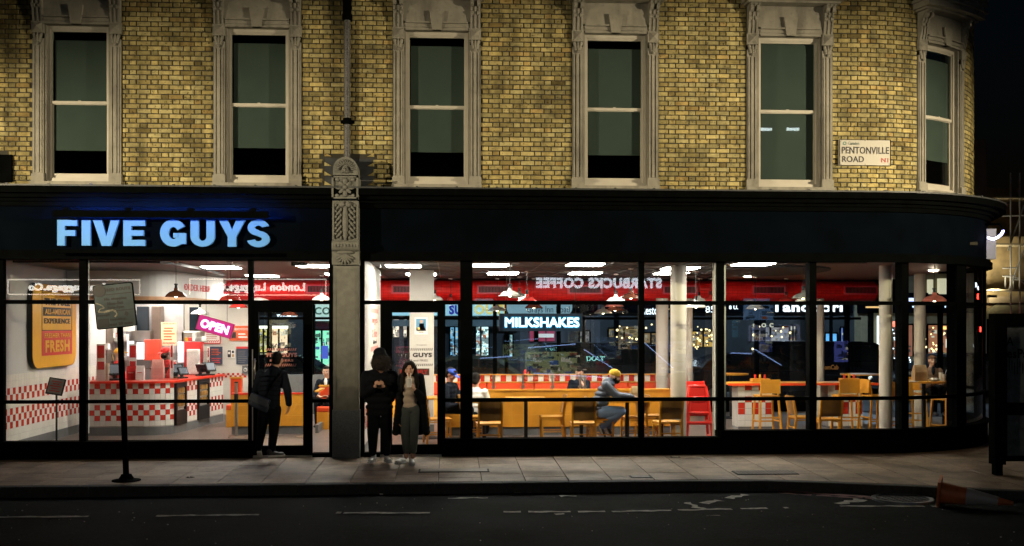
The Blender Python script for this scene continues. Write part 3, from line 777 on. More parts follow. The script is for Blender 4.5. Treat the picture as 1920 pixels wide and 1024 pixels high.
# ============================================================ SHOP GLAZING
OG = .10
def zf(py, px): x = SA(px, OG); return SZ(py, x, OG)
ZR1, ZR2 = zf(826, 300), zf(821, 1000); ZR3 = zf(806, 1450)
def riser(px0, px1, z, z0=0):
    b = MB(True); x0, x1 = SA(px0, .0), SA(px1, .0) if px1 < 1840 else XF1
    def bx(*a): 
        if x1 > X1 and x0 < X1: b.box(x0, X1, *a, n=1); b.box(X1, x1, *a, n=40)
        else: b.box(x0, x1, *a)
    bx(.02, .22, z0, z - .03); bx(-.01, .22, z - .03, z); bx(-.02, .05, 0, .05)
    b.build('stall_riser', BLACK, bld)
riser(-30, 474, ZR1); riser(828, 1352, ZR2); riser(1352, 1900, ZR3)
def mull(px0, px1, z0, z1, o0=OG - .05, o1=OG + .06, name='mullion', m=BLACK):
    b = MB(True); b.box(SA(px0, o0), SA(px1, o0), o0, o1, z0, z1); return b.build(name, m, bld)
GT = 3.12
for a, c in ((-4, 6), (148, 161), (465, 474), (617, 627), (673, 683), (863, 886)): mull(a, c, 0, GT)
for a, c in ((1198, 1208), (1346, 1358), (1518, 1531), (1691, 1704), (1794, 1812)): mull(a, c, ZR3 - .1, GT, o1=OG + (.14 if a > 1300 else .06))
xm = X1 + R * 1.13
for dx in (0, .30, .62): b = MB(True); b.box(xm + dx, xm + dx + .06, OG - .05, OG + .06, 0, GT); b.build('mullion', BLACK, bld)
def rail(px0, px1, py, h, name='transom', o0=OG - .04, o1=OG + .04, z=None):
    b = MB(True); x0, x1 = SA(px0, o0), (SA(px1, o0) if px1 < 1840 else XF1); z = z if z is not None else zf(py, (px0 + min(px1, 1700)) / 2)
    if x0 < X1 < x1: b.box(x0, X1, o0, o1, z - h / 2, z + h / 2); b.box(X1, x1, o0, o1, z - h / 2, z + h / 2, n=40)
    else: b.box(x0, x1, o0, o1, z - h / 2, z + h / 2)
    return b.build(name, BLACK, bld)
ZT = zf(567.5, 900)
rail(0, 617, 0, .062, z=ZT); rail(683, 1358, 0, .062, z=ZT); rail(1358, 1900, 0, .062, z=ZT)
ZL = zf(750, 900)
rail(0, 474, 0, .055, 'guard_rail', z=ZL, o1=OG - .0); rail(585, 617, 0, .055, 'guard_rail', z=ZL); rail(683, 714, 0, .055, 'guard_rail', z=ZL); rail(828, 1358, 0, .06, 'guard_rail', z=ZL); rail(1358, 1900, 0, .055, 'guard_rail', z=ZL)
# inner lit reveals next to the mullions (white trims inside)
for a, c in ((161, 165), (1341, 1346), (1358, 1361), (1790, 1794)):
    mull(a, c, ZR3, GT, o0=OG + .07, o1=OG + .13, name='inner_trim', m=WHITE)
MB(True).box(SA(0, .2), SA(617, .2), OG + .05, OG + .09, GT - .03, GT - .004).build('head_trim', CEIL2, bld)
b = MB(True); b.box(SA(683, .2), X1, OG + .05, OG + .09, GT - .03, GT - .004); b.build('head_trim', CEIL2, bld)
# glass panes
def pane(px0, px1, z0, z1, o=OG, rows=(0, 1), tilt=0):
    x0, x1 = SA(px0, o), (SA(px1, o) if px1 < 1840 else None)
    segs = [(z0, ZL), (ZL, ZT), (ZT, z1)] if z0 < ZL - .3 else [(z0, ZT), (ZT, z1)]
    if 0 in rows and 2 in rows: pass
    for (a, c) in segs:
        b = MB(True); b.box(x0 - .01, x1 + .01, o - .004, o + .004, a, c, n=1 if x0 < X1 - .5 else 24); b.build('glass_pane', GLASS, bld)
for a, c, z in ((6, 148, ZR1), (161, 465, ZR1), (835, 863, ZR2), (886, 1198, ZR2), (1208, 1346, ZR2), (1358, 1518, ZR3), (1531, 1691, ZR3), (1704, 1794, ZR3)): pane(a, c, z, GT)
for a, c in ((585, 617), (683, 713)): pane(a, c, .06, GT)
for (a, c) in ((474, 585), (713, 835)): MB(True).box(SA(a, OG), SA(c, OG), OG - .004, OG + .004, ZT, GT).build('glass_pane', GLASS, bld)
for (x0, x1) in ((SA(1812, OG), xm), (xm + .06, xm + .3), (xm + .36, xm + .62), (xm + .68, XF1)):
    for z0, z1 in ((ZR3, ZL), (ZL, ZT), (ZT, GT)): b = MB(True); b.box(x0, x1, OG - .004, OG + .004, z0, z1, n=14); b.build('glass_pane', GLASS, bld)
# doors
def door(pl, pr_, g0, g1, ptop, pbot, hx, lab):
    """leaf with glass, in a heavy frame; px measures"""
    zt, zb = zf(ptop, pl), zf(pbot, pl)
    b = MB(True); b.box(SA(pl, .05), SA(g0, .05), .06, .14, .03, ZT - .03); b.box(SA(g1, .05), SA(pr_, .05), .06, .14, .03, ZT - .03)
    b.box(SA(g0, .05), SA(g1, .05), .06, .14, zt, ZT - .03); b.box(SA(g0, .05), SA(g1, .05), .06, .14, .03, zb)
    d = tag(b.build('door', BLACK, bld), lab)
    MB(True).box(SA(g0, .1) - .01, SA(g1, .1) + .01, OG - .004, OG + .004, zb - .01, zt + .01).build('door_glass', GLASS, d)
    X = SA(hx, 0); b = MB(); za, zc_ = zf(712, hx), zf(672, hx); b.cyl((X, -.02, za), (X, -.02, zc_), .014, n=10)
    for z_ in (za + .04, zc_ - .04): b.cyl((X, -.02, z_), (X, .07, z_), .01, n=8)
    b.build('door_handle', STEEL, d, smooth=True)
    b = MB(True); b.box(SA(pl, .05), SA(pr_, .05), .0, .2, .0, .028); b.build('threshold', STEEL, d)
    return d
d1 = door(474, 585, 484, 568, 585, 836, 478, 'left black framed glass door')
d2 = door(713, 835, 735, 820, 586, 834, 727, 'right black framed glass door')
mull(472.5, 474, .05, zf(655, 473), o0=.03, o1=.05, name='door_edge_strip', m=STEEL)
MB(True).box(SA(585, 0), SA(617, 0), .02, .2, 0, .06).build('side_light_base', BLACK, bld); MB(True).box(SA(683, 0), SA(713, 0), .02, .2, 0, .06).build('side_light_base', BLACK, bld)

# -------- street name plate
sn = thing('street_name_plate', (SA(1622, .22), .22, 4.7), 'white street name plate reading PENTONVILLE ROAD N1 on the bricks', 'sign')
Y = .20; a, c = PT(1574, 310.5, Y), PT(1670, 262.5, Y)
b = MB(); b.box(a.x, c.x, Y, OB, a.z, c.z); b.build('plate', mat('enamel_white', (.36, .35, .30), .4, var=.04), sn)
b = MB(); t = .008
b.box(a.x, c.x, Y - .006, Y, a.z, a.z + t); b.box(a.x, c.x, Y - .006, Y, c.z - t, c.z); b.box(a.x, a.x + t, Y - .006, Y, a.z + t, c.z - t); b.box(c.x - t, c.x, Y - .006, Y, a.z + t, c.z - t); b.build('plate_border', BLACK, sn)
b = MB(); textbox(b, 'PENTONVILLE', 1578.5, 1667, 276, 288, Y - .003, .006, .012); textbox(b, 'ROAD', 1579, 1620, 293, 304, Y - .003, .006, .012); b.build('lettering', PBLK, sn)
b = MB(); textbox(b, 'N1', 1652.5, 1665.5, 296.5, 304.5, Y - .003, .006, .008); b.build('postcode_lettering', mat('plate_red', (.35, .03, .03), .6), sn)
b = MB(); textbox(b, 'Camden', 1590, 1611, 265.8, 271.5, Y - .003, .006); b.build('council_lettering', mat('plate_grey', (.12, .16, .15), .6), sn)
q = PT(1583.5, 268.8, Y); b = MB()
for k in range(8):
    t0, t1 = k * pi / 4 + .08, (k + 1) * pi / 4 - .08
    b.prism([(q.x + .017 * cos(t0), q.z + .017 * sin(t0)), (q.x + .03 * cos(t0), q.z + .03 * sin(t0)), (q.x + .03 * cos(t1), q.z + .03 * sin(t1)), (q.x + .017 * cos(t1), q.z + .017 * sin(t1))], Y - .006, Y)
b.build('council_emblem', mat('plate_green', (.03, .16, .14), .6), sn)
b = MB()
for px, py in ((1577, 308), (1622, 308), (1667, 308), (1577, 264.5), (1622, 264)): q = PT(px, py, Y); b.cyl((q.x, Y - .005, q.z), (q.x, Y, q.z), .006, n=6)
b.build('screws', BLACK, sn)
# ============================================================ STREET LAMPS (out of frame: two light the wall, one added for the pavement)
for i, (lx, ly, lz, aim, pw, cone, sq) in enumerate(LAMPS):
    t = thing('street_lamp', (lx, ly, -.05), ['tall dark street lamp on the far left beyond the frame', 'tall dark street lamp on the far right beyond the frame', 'added street lamp behind the camera to brighten the pavement'][i], 'street lamp')
    b = MB(); b.cyl((lx, ly, -.05), (lx, ly, 1.0), .09, n=12); b.cyl((lx, ly, 1.0), (lx, ly, lz + .1), .06, .045, n=12); b.build('post', BLACK, t)
    v = (Vector(aim) - Vector((lx, ly, lz))); f = v.normalized()
    M = Matrix.Translation(Vector((lx, ly, lz)) - f * .04) @ f.to_track_quat('Z', 'Y').to_matrix().to_4x4()
    b = MB(); b.obox(M @ Matrix.Translation((0, 0, -.05)), .34, .24, .1); b.build('lantern', BLACK, t)
    b = MB(); b.obox(M @ Matrix.Translation((0, 0, .008)), .28, .18, .01); b.build('lamp_lens', emis('lamp_lens', (1, .72, .38), 8), t)
    L = bpy.data.lights.new('lamp_light', 'SPOT'); L.energy = pw; L.color = (1, .81, .53); L.spot_size = radians(cone); L.spot_blend = 1; L.shadow_soft_size = .07
    o = bpy.data.objects.new('lamp_light', L); C.objects.link(o); o.parent = t; o.location = Vector((lx, ly, lz)) - Vector(t.location) + f * .04
    o.rotation_euler = (-f).to_track_quat('Z', 'Y').to_euler(); o.scale = (1, sq, 1)
# ============================================================ INTERIOR SHELL
XLW = -7.13; YB = 8.0; FZ = .015
FLM = mat('interior_floor_tile', (.135, .10, .085), .35, var=.12, vs=3, isl=.12, spec=.5)
b = MB()
x = XLW; r = 0
while x < 11:
    y = .2 - (r % 3) * .3
    while y < YB:
        y1 = min(y + .9, YB)
        if y1 > .2 and (x < X1 or FP(X1 + 3, 0)[0] > x):
            yy = max(y, .2)
            if x > X1 - .3:
                dx = min(x + .2 - X1, R - .25); yy = max(yy, R - sqrt(max(0, (R - .25) ** 2 - max(0, dx) ** 2)))
            if y1 - yy > .05: b.box(x + .0015, x + .1985, yy + .0015, y1 - .0015, 0, FZ)
        y = y1
    x += .2; r += 1
tag(b.build('interior_floor', FLM, bld), kind='stuff')
poly = [(XLW - .2, .2), (X1, .2)] + [FP(X1 + R * t * pi / 24, .24) for t in range(1, 13)] + [(FP(X1 + R * pi / 2, .24)[0], YB), (XLW - .2, YB)]
MB().flat(poly, -.02, .006).build('floor_bed', KICK, bld)
MB().flat([(XLW - .1, .12), (-1.45, .12), (-1.45, YB), (XLW - .1, YB)], 3.15, 3.2).build('left_ceiling', CEIL2, bld)
MB().flat([(-1.45, .12), (6.1, .12), (6.1, YB), (-1.45, YB)], 3.15, 3.2).build('right_ceiling', CEIL, bld)
MB().flat([(6.1, .12), (X1, .12)] + [FP(X1 + R * t * pi / 24, .13) for t in range(1, 13)] + [(FP(X1 + R * pi / 2, .13)[0], YB), (6.1, YB)], 3.15, 3.2).build('corner_ceiling', CEIL2, bld)
b = MB(); b.flat([(6.2 + 1.1 * cos(t * pi / 16), 3.6 + 1.9 * sin(t * pi / 16)) for t in range(32)], 3.12, 3.149); b.build('oval_ceiling_panel', CEIL, bld)
b = MB()
for i in range(0, 13): b.box(-1.4 + i * .6 - .008, -1.4 + i * .6 + .008, .2, 7.3, 3.142, 3.149)
for i in range(0, 7): b.box(-1.4, 6.0, .8 + i * 1.2 - .008, .8 + i * 1.2 + .008, 3.140, 3.147)
tag(b.build('ceiling_grid', KICK, bld), kind='stuff')
WPLAIN = mat('pale_plaster', (.50, .48, .48), .8, var=.04, vs=2)
MB().box(XLW - .15, XLW - .012, .12, YB, 0, 3.15).build('left_wall', WPLAIN, bld)
xe = XA(468, YB)
MB().box(XLW, xe, YB, YB + .2, 0, 3.15).build('back_wall', PWHITE, bld)
MB().box(xe, 11, YB, YB + .2, 2.66, 3.2).build('rear_lintel', BLACK, bld)
MB().box(xe, XA(1300, YB), YB - .05, YB + .2, 0, .93).build('rear_dwarf_wall', KICK, bld)
b = MB(); b.box(XA(1300, YB), 9.9, YB, YB + .2, 0, .28); b.build('rear_plinth', BLACK, bld)
for px in (505, 585, 640, 862, 928, 1048, 1205, 1420, 1590, 1700, 1765):
    X = XA(px, YB); MB().box(X - .045, X + .045, YB, YB + .12, .2, 2.66).build('rear_mullion', BLACK, bld)
MB().box(xe, 9.9, YB + .01, YB + .09, ZA(597, 0, YB) - .03, ZA(597, 0, YB) + .03).build('rear_transom', BLACK, bld)
RP = [xe] + [XA(p, YB) for p in (862, 1205, 1590)] + [9.9]
for a, c in zip(RP, RP[1:]): MB().box(a, c, YB + .05, YB + .058, .25, 2.66).build('glass_pane', CLEAR, bld)
# side wall of the left room's divider (right of the pier)
xd = XA(683, .2)
MB().box(xd - .15, xd, .22, 4.15, .16, 3.15).build('dividing_wall', PWHITE, bld)
MB().box(xd - .15, xd + .012, .22, 4.16, .015, .16).build('wall_kick', KICK, bld)
b = MB()
for i in range(34):
    for k in range(3):
        y = .3 + i * .11; z0 = .40 + k * .11
        if (i + k) % 2: b.box(xd, xd + .006, y, y + .106, z0, z0 + .106)
    for k in range(2):
        y = .3 + i * .11; z0 = .95 + k * .11
        if (i + k) % 2: b.box(xd, xd + .006, y, y + .106, z0, z0 + .106)
tag(b.build('red_wall_tiles', REDT, bld), kind='stuff')
R90 = Matrix.Rotation(radians(90), 4, 'Z')
pt = thing('wall_print', (xd, 2.2, 2), 'faded red testimonial print on the white wall just inside the right door', 'print')
b = MB()
b.box(xd, xd + .004, 1.6, 3.4, 2.30, 2.38); b.box(xd, xd + .004, 1.6, 3.4, 1.62, 1.70); b.build('bars', PPINK, pt)
b = MB(); text(b, 'burgers', (xd + .004, 2.5, 2.16), 1.4, .16, .004, 0, R90); text(b, '& fries', (xd + .004, 2.5, 1.94), 1.2, .16, .004, 0, R90); b.build('lettering', PPINK, pt)
b = MB(); text(b, 'delivered', (xd + .004, 2.5, 1.78), .9, .07, .004, 0.01, R90); b.build('small_lettering', PBLK, pt)
# white pier with poster
xa, xb = XA(768, 3.7), XA(813, 3.7); MB().box(xa, xb, 3.7, 4.2, .16, 3.15).build('white_column_pier', PWHITE, bld)
MB().box(xa - .01, xb + .01, 3.69, 4.21, .015, .16).build('pier_kick', KICK, bld)

# ---- left wall tiles
def tiled(name, place, ncol, nrow, pitch, red, parent=bld, gap=.0022):
    R_, W_ = MB(), MB()
    for i in range(ncol):
        for k in range(nrow):
            mb = R_ if red(i, k) else W_
            place(mb, i, k, gap)
    if R_.F: tag(R_.build('red_tiles', REDT, parent), kind='stuff')
    if W_.F: tag(W_.build('white_tiles', WHITET, parent), kind='stuff')
pt_ = .111
def pl(mb, i, k, g):
    y = .2 + i * pt_; z = .17 + k * pt_; mb.box(XLW - .012, XLW - .004, y + g, y + pt_ - g, z + g, z + pt_ - g)
tiled('left', pl, 44, 10, pt_, lambda i, k: (k in (2, 3, 4) or k in (6, 7)) and (i + k) % 2 == 0)
MB().box(XLW - .012, XLW + .004, .2, 5.1, .015, .17).build('wall_kick', KICK, bld)

# ---- counter
CPATH = [(-7.12, 3.35), (-5.75, 3.35)] + [(-5.75 + .55 * sin(t), 3.9 - .55 * cos(t)) for t in [k * radians(82) / 10 for k in range(1, 11)]]
x_, y_ = CPATH[-1]; CPATH.append((x_ + .33, y_ + 2.45))
def along(s, off=0):
    for (a, b_) in zip(CPATH, CPATH[1:]):
        L = math.hypot(b_[0] - a[0], b_[1] - a[1])
        if s <= L or (a, b_) == (CPATH[-2], CPATH[-1]):
            t = s / L; ux, uy = (b_[0] - a[0]) / L, (b_[1] - a[1]) / L
            return a[0] + ux * s + uy * off, a[1] + uy * s - ux * off, atan2(uy, ux)
        s -= L
CL = sum(math.hypot(b_[0] - a[0], b_[1] - a[1]) for a, b_ in zip(CPATH, CPATH[1:]))
def sweep(b, off0, off1, z0, z1, s0=0, s1=None, n=40):
    s1 = s1 or CL; cols = []
    for k in range(n + 1):
        s = s0 + (s1 - s0) * k / n; a = along(s, off0); c = along(s, off1)
        cols.append([b.v(a[0], a[1], z0), b.v(c[0], c[1], z0), b.v(c[0], c[1], z1), b.v(a[0], a[1], z1)])
    for p, q in zip(cols, cols[1:]):
        for i in range(4): m = (i + 1) % 4; b.f(p[i], p[m], q[m], q[i])
    b.f(*cols[0][::-1]); b.f(*cols[-1]); return b
ct = thing('service_counter', (-6, 4, .015), 'white tiled service counter with red checker bands and curved corner', 'counter')
S0 = XA(159, 3.35) - CPATH[0][0]
sweep(MB(), -.62, -.008, .17, .99, S0).build('carcass', GROUT, ct); sweep(MB(), -.62, .0, .015, .17, S0).build('kick', KICK, ct)
sweep(MB(), -.66, .045, .99, 1.03, S0 - .01).build('worktop', RED, ct)
TP = .1; NC = int(CL / TP)
FR = [(along_s) for along_s in ()]
# find s for fridge pixels
def s_at(px):
    lo, hi = 2.0, CL
    for _ in range(40):
        m = (lo + hi) / 2
        if proj(*along(m)[:2]) < px: lo = m
        else: hi = m
    return lo
fr_s = [(s_at(323.5), s_at(348)), (s_at(370), s_at(390.5))]
def pl(mb, i, k, g):
    s = (i + .5) * TP
    if s < S0 or any(a < s < c for a, c in fr_s): return
    x, y, an = along(s, 0); z = .19 + k * TP + TP / 2
    mb.obox(Matrix.Translation((x, y, z)) @ Matrix.Rotation(an, 4, 'Z'), TP - 2 * g, .012, TP - 2 * g)
tiled('counter', pl, NC, 8, TP, lambda i, k: k in (1, 2, 3, 6, 7) and (i + k) % 2 == 0, ct)
for (a, c) in fr_s:
    m = (a + c) / 2; x, y, an = along(m, .01); w = c - a
    fg = thing('display_fridge', (x, y, .17), 'black framed drinks fridge set in the counter side, ' + ('nearer the window' if a == fr_s[0][0] else 'farther from the window'), 'fridge', 'display fridges in the counter')
    M = Matrix.Translation((x, y, .57)) @ Matrix.Rotation(an, 4, 'Z')
    b = MB(); b.obox(M @ Matrix.Translation((-w / 2 + .03, 0, 0)), .06, .05, .80); b.obox(M @ Matrix.Translation((w / 2 - .03, 0, 0)), .06, .05, .80); b.obox(M @ Matrix.Translation((0, 0, .36)), w - .12, .05, .08); b.obox(M @ Matrix.Translation((0, 0, -.26)), w - .12, .05, .28); b.build('frame', DARK, fg)
    b = MB(); b.obox(M @ Matrix.Translation((0, .035, .10)), w - .12, .01, .44); b.build('lit_back', emis('fridge_glow_a', (.75, .42, .15), .35) if a == fr_s[0][0] else emis('fridge_glow_b', (.15, .2, .6), .5), fg)
    b = MB()
    for r in range(3): b.obox(M @ Matrix.Translation((0, .015, -.06 + r * .13)), w - .12, .03, .012)
    b.build('shelf', STEEL, fg)
    b = MB()
    for r in range(3):
        for k in range(6):
            xx = -w / 2 + .09 + k * (w - .18) / 5; p = M @ Vector((xx, .012, -.05 + r * .13)); b.cyl(p, p + Vector((0, 0, .09)), .022, n=7)
    tag(b.build('bottles', mat('drinks', (.35, .2, .06), .3, isl=.4), fg), kind='stuff')
# ---- bulkhead above the counter
BW = mat('bulkhead_white', (.62, .60, .58), .7, var=.03)
sweep(MB(), -.5, .0, 2.62, 3.10).build('order_bulkhead', BW, bld); 
sweep(MB(), -.9, .07, 2.555, 2.62).build('bulkhead_wood_lip', mat('copper_wood', (.48, .26, .13), .45), bld)
b = MB(); a0 = along(s_at(349)); a1 = along(s_at(388)); mx, my = (a0[0] + a1[0]) / 2, (a0[1] + a1[1]) / 2; an = along(3.5)[2]
RA = Matrix.Rotation(an, 4, 'Z'); text(b, 'ORDER HERE', (mx + .008, my, 2.83), 1.35, .13, .006, .015, RA)
for px in (346.5, 391):
    a0 = along(s_at(px)); v = Vector((a0[0] + .008, a0[1], 2.83)); u = Vector((cos(an), sin(an), 0)); z = Vector((0, 0, 1))
    for k in range(5):
        t = pi / 2 + k * 2 * pi / 5; p = v + u * .06 * cos(t) + z * .05 * sin(t); q = v + u * .025 * cos(t + 1.2) + z * .02 * sin(t + 1.2); q2 = v + u * .025 * cos(t - 1.2) + z * .02 * sin(t - 1.2)
        b.f(b.v(*p), b.v(*q), b.v(*v), b.v(*q2))
tag(b.build('order_here_lettering', PRED, None), 'red ORDER HERE lettering with stars on the white bulkhead', 'lettering')
# ---- yellow wall board
ws = thing('wall_board', (XLW, 2.6, 1.3), 'yellow rounded board reading THE FULL ALL-AMERICAN EXPERIENCE on the left wall', 'sign')
Y0, Y1, Z0, Z1 = 1.55, 3.62, 1.335, 2.80; rr = .24
def rrect(a, c, e, f, r, n=6):
    P = []
    for cx, cz, t0 in ((c - r, f - r, 0), (a + r, f - r, 90), (a + r, e + r, 180), (c - r, e + r, 270)):
        for k in range(n + 1): t = radians(t0 + 90 * k / n); P.append((cx + r * cos(t), cz + r * sin(t)))
    return P
MB().prismx(rrect(Y0, Y1, Z0, Z1, rr), XLW - .004, XLW + .08).build('board_edge', DARK, ws)
MB().prismx(rrect(Y0 + .006, Y1 - .006, Z0 + .006, Z1 - .006, rr), XLW + .08, XLW + .086).build('board_face', YELL, ws)
hv = lambda v: Z1 - v * (Z1 - Z0); xs_ = XLW + .087; yc = (Y0 + Y1) / 2 + .08
hw = .72
b = MB()
for (ya, yb_, za, zb_) in ((yc - hw, yc + hw, hv(.085), hv(.075)), (yc - hw, yc + hw, hv(.558), hv(.548)), (yc - hw, yc - hw + .018, hv(.55), hv(.08)), (yc + hw - .018, yc + hw, hv(.55), hv(.08)), (yc - hw + .06, yc + hw - .06, hv(.38), hv(.275))): b.box(xs_ - .001, xs_ + .003, ya, yb_, za, zb_)
text(b, 'THE FULL', (xs_ + .004, yc, hv(.21)), 1.22, .125, .004, .05, R90); text(b, 'EXPERIENCE', (xs_ + .004, yc, hv(.44)), 1.24, .095, .004, .03, R90)
text(b, 'fresh since the start', (xs_ + .004, yc - .45, hv(.905)), .4, .03, .003, 0, R90) if False else None
b.build('dark_print', PBLK, ws)
MB().box(xs_ - .001, xs_ + .002, yc - hw, yc + hw, hv(.855), hv(.555)).build('red_band', PRED, ws)
b = MB(); text(b, 'ALL-AMERICAN', (xs_ + .007, yc, hv(.328)), 1.18, .095, .004, .03, R90)
text(b, 'FRESHER THAN', (xs_ + .006, yc, hv(.615)), 1.22, .08, .004, .02, R90); text(b, 'FRESH', (xs_ + .006, yc, hv(.745)), 1.16, .22, .004, .05, R90); b.build('yellow_print', YELL, ws)
# ---- posters on planes facing the street
def poster(px0, px1, py0, py1, Y, m, label, name='poster', cat='poster', th=.015, frame=None, texts=(), M=None):
    a, c = PT(px0, py1, Y), PT(px1, py0, Y); t = thing(name, ((a.x + c.x) / 2, Y, a.z), label, cat)
    MB().box(a.x, c.x, Y, Y + th, a.z, c.z).build('sheet', m, t)
    if frame:
        f_ = .02; b = MB(); b.box(a.x - f_, c.x + f_, Y - .01, Y + th, c.z, c.z + f_); b.box(a.x - f_, c.x + f_, Y - .01, Y + th, a.z - f_, a.z); b.box(a.x - f_, a.x, Y - .01, Y + th, a.z, c.z); b.box(c.x, c.x + f_, Y - .01, Y + th, a.z, c.z); b.build('frame', frame, t)
    for (kind, u0, u1, v0, v1, mm, *tx) in texts:
        X0, X1_, Z0_, Z1_ = a.x + (c.x - a.x) * u0, a.x + (c.x - a.x) * u1, c.z - (c.z - a.z) * v1, c.z - (c.z - a.z) * v0
        b = MB()
        if kind == 'r': b.box(X0, X1_, Y - .004, Y, Z0_, Z1_); nm = 'printed_block'
        if kind == 'e': b.cyl(((X0 + X1_) / 2, Y - .005, (Z0_ + Z1_) / 2), ((X0 + X1_) / 2, Y, (Z0_ + Z1_) / 2), (X1_ - X0) / 2, n=16); nm = 'printed_disc'
        if kind == 't': text(b, tx[0], ((X0 + X1_) / 2, Y - .006, (Z0_ + Z1_) / 2), X1_ - X0, Z1_ - Z0_, .004, .015); nm = 'lettering'
        if kind == 'l':   # lines of print
            n = tx[0]
            for k in range(n): b.box(X0 + (X1_ - X0) * random.uniform(0, .06), X1_ - (X1_ - X0) * random.uniform(0, .3), Y - .004, Y, Z0_ + (Z1_ - Z0_) * (k + .25) / n, Z0_ + (Z1_ - Z0_) * (k + .7) / n)
            nm = 'printed_lines'
        if kind == 'z':
            n = tx[0]
            for k in range(n): xx = X0 + (X1_ - X0) * k / n; d = (X1_ - X0) / n; b.prism([(xx, Z0_), (xx + d * .5, Z0_), (xx + d * .9, Z1_), (xx + d * .4, Z1_)], Y - .004, Y)
            nm = 'chevron_border'
        o = b.build(nm, mm, t)
        if kind in 'lz': o['kind'] = 'stuff'
    return t
Yw = YB - .03
WP = mat('print_white', (.8, .78, .74), .7); PNAVY = mat('print_navy', (.03, .045, .08), .6); PORG = mat('print_orange', (.62, .10, .03), .6); PBL = mat('print_blue', (.10, .28, .45), .6)
poster(393, 417, 650, 683, Yw, PNAVY, 'dark navy information board left of the small photo on the back wall', texts=(('l', .12, .9, .1, .5, PORG, 4), ('l', .12, .9, .62, .95, PRED, 3)))
poster(443, 467, 650, 683, Yw, PNAVY, 'dark slate menu board right of the small photo on the back wall', texts=(('r', 0, 1, 0, .12, PRED), ('l', .1, .9, .2, .95, KICK, 7)))
poster(426, 440, 656, 671, Yw, WP, 'small framed black and white photo between two dark boards', 'photo_frame', 'photo', texts=(('r', .05, .5, .05, .95, PBLK), ('e', .1, .42, .2, .6, WP), ('r', .62, .92, .1, .42, PBLK), ('r', .62, .92, .55, .9, KRAFT)))
poster(430, 467, 611, 639, Yw, PORG, 'orange red menu sign behind the tilted OPEN sign', texts=(('t', .2, .98, .15, .3, WP, 'TODAYS POTATOES'), ('r', .12, .33, .42, .82, PBLK), ('l', .45, .95, .45, .85, WP, 2)))
poster(383, 412, 617, 643, Yw, WP, 'framed paper notice with red chevron border under the OPEN sign', frame=PRED, texts=(('l', .08, .92, .08, .72, PPINK, 5), ('z', .04, .96, .8, .96, PRED, 7)))
poster(454, 466, 686, 701, Yw, KICK, 'small grey prohibition notice low on the back wall', texts=(('e', .2, .8, .2, .8, WP), ('e', .3, .7, .3, .7, KICK)))
b = MB()
for i in range(12):
    for k in range(2):
        if (i + k) % 2: X = XA(408, YB) + i * .055; b.box(X, X + .052, YB - .01, YB, .87 + k * .055, .922 + k * .055)
tag(b.build('red_wall_tiles', REDT, bld), kind='stuff')
PO = poster(779.5, 799.5, 597, 625, 3.69, WP, 'framed colourful food poster on the white column pier', frame=WP, texts=(('r', .04, .96, .04, .84, PBL), ('e', .38, .68, .10, .32, mat('poster_skin', (.6, .3, .2), .6)), ('r', .3, .8, .34, .62, WP), ('r', .05, .95, .62, .84, mat('poster_orange', (.8, .35, .06), .6)), ('e', .15, .4, .58, .78, mat('poster_yellow', (.8, .55, .15), .6)), ('l', .3, .9, .88, .97, KICK, 1)))
# print on door glass and side
def glassprint(rows, Y, label, m1, name='door_print'):
    t = thing(name, PT(rows[0][1], rows[0][4], Y), label, 'lettering')
    for (k, a, c, t0, t1, s) in rows:
        b = MB()
        if k == 't': textbox(b, s, a, c, t0, t1, Y, .002, .05 if (t1 - t0) > 6 else .01)
        elif k == 'z':
            for i in range(s):
                p0, p1 = PT(a + (c - a) * i / s, t1, Y), PT(a + (c - a) * (i + .9) / s, t0, Y); w = p1.x - p0.x
                b.prism([(p0.x, p0.z), (p0.x + w * .5, p0.z), (p1.x, p1.z), (p1.x - w * .5, p1.z)], Y - .002, Y)
        elif k == 'r': p0, p1 = PT(a, t1, Y), PT(c, t0, Y); b.box(p0.x, p1.x, Y - .002, Y, p0.z, p1.z)
        b.build({'t': 'lettering', 'z': 'chevron_border', 'r': 'solid_band'}[k], m1, t)
    return t
glassprint([('t', 781, 800, 645.5, 648.5, 'Congrats'), ('z', 741, 812, 653, 657.5, 20), ('t', 742, 810, 661.5, 670, 'FIVE GUYS'), ('t', 745, 802, 674, 678, 'BURGERS and FRIES'), ('z', 741, 812, 682, 686.5, 20)], .088, 'black FIVE GUYS burgers and fries print on the right door glass', PBLK)
glassprint([('r', 746, 805, 691, 704, 0)], .0885, 'dark red exit only band on the right door glass', mat('band_brown', (.09, .05, .045), .7), 'door_band')
glassprint([('t', 751, 802, 693, 702, 'EXIT ONLY')], .084, 'red EXIT ONLY lettering on the dark band of the right door', PRED)
glassprint([('z', 497, 556, 653, 658, 15), ('t', 500, 557, 661.5, 669.5, 'FIVE GUYS'), ('t', 506, 550, 674, 678, 'BURGERS'), ('z', 497, 556, 682, 687, 15)], .088, 'faded red FIVE GUYS print on the left door glass', PPINK)
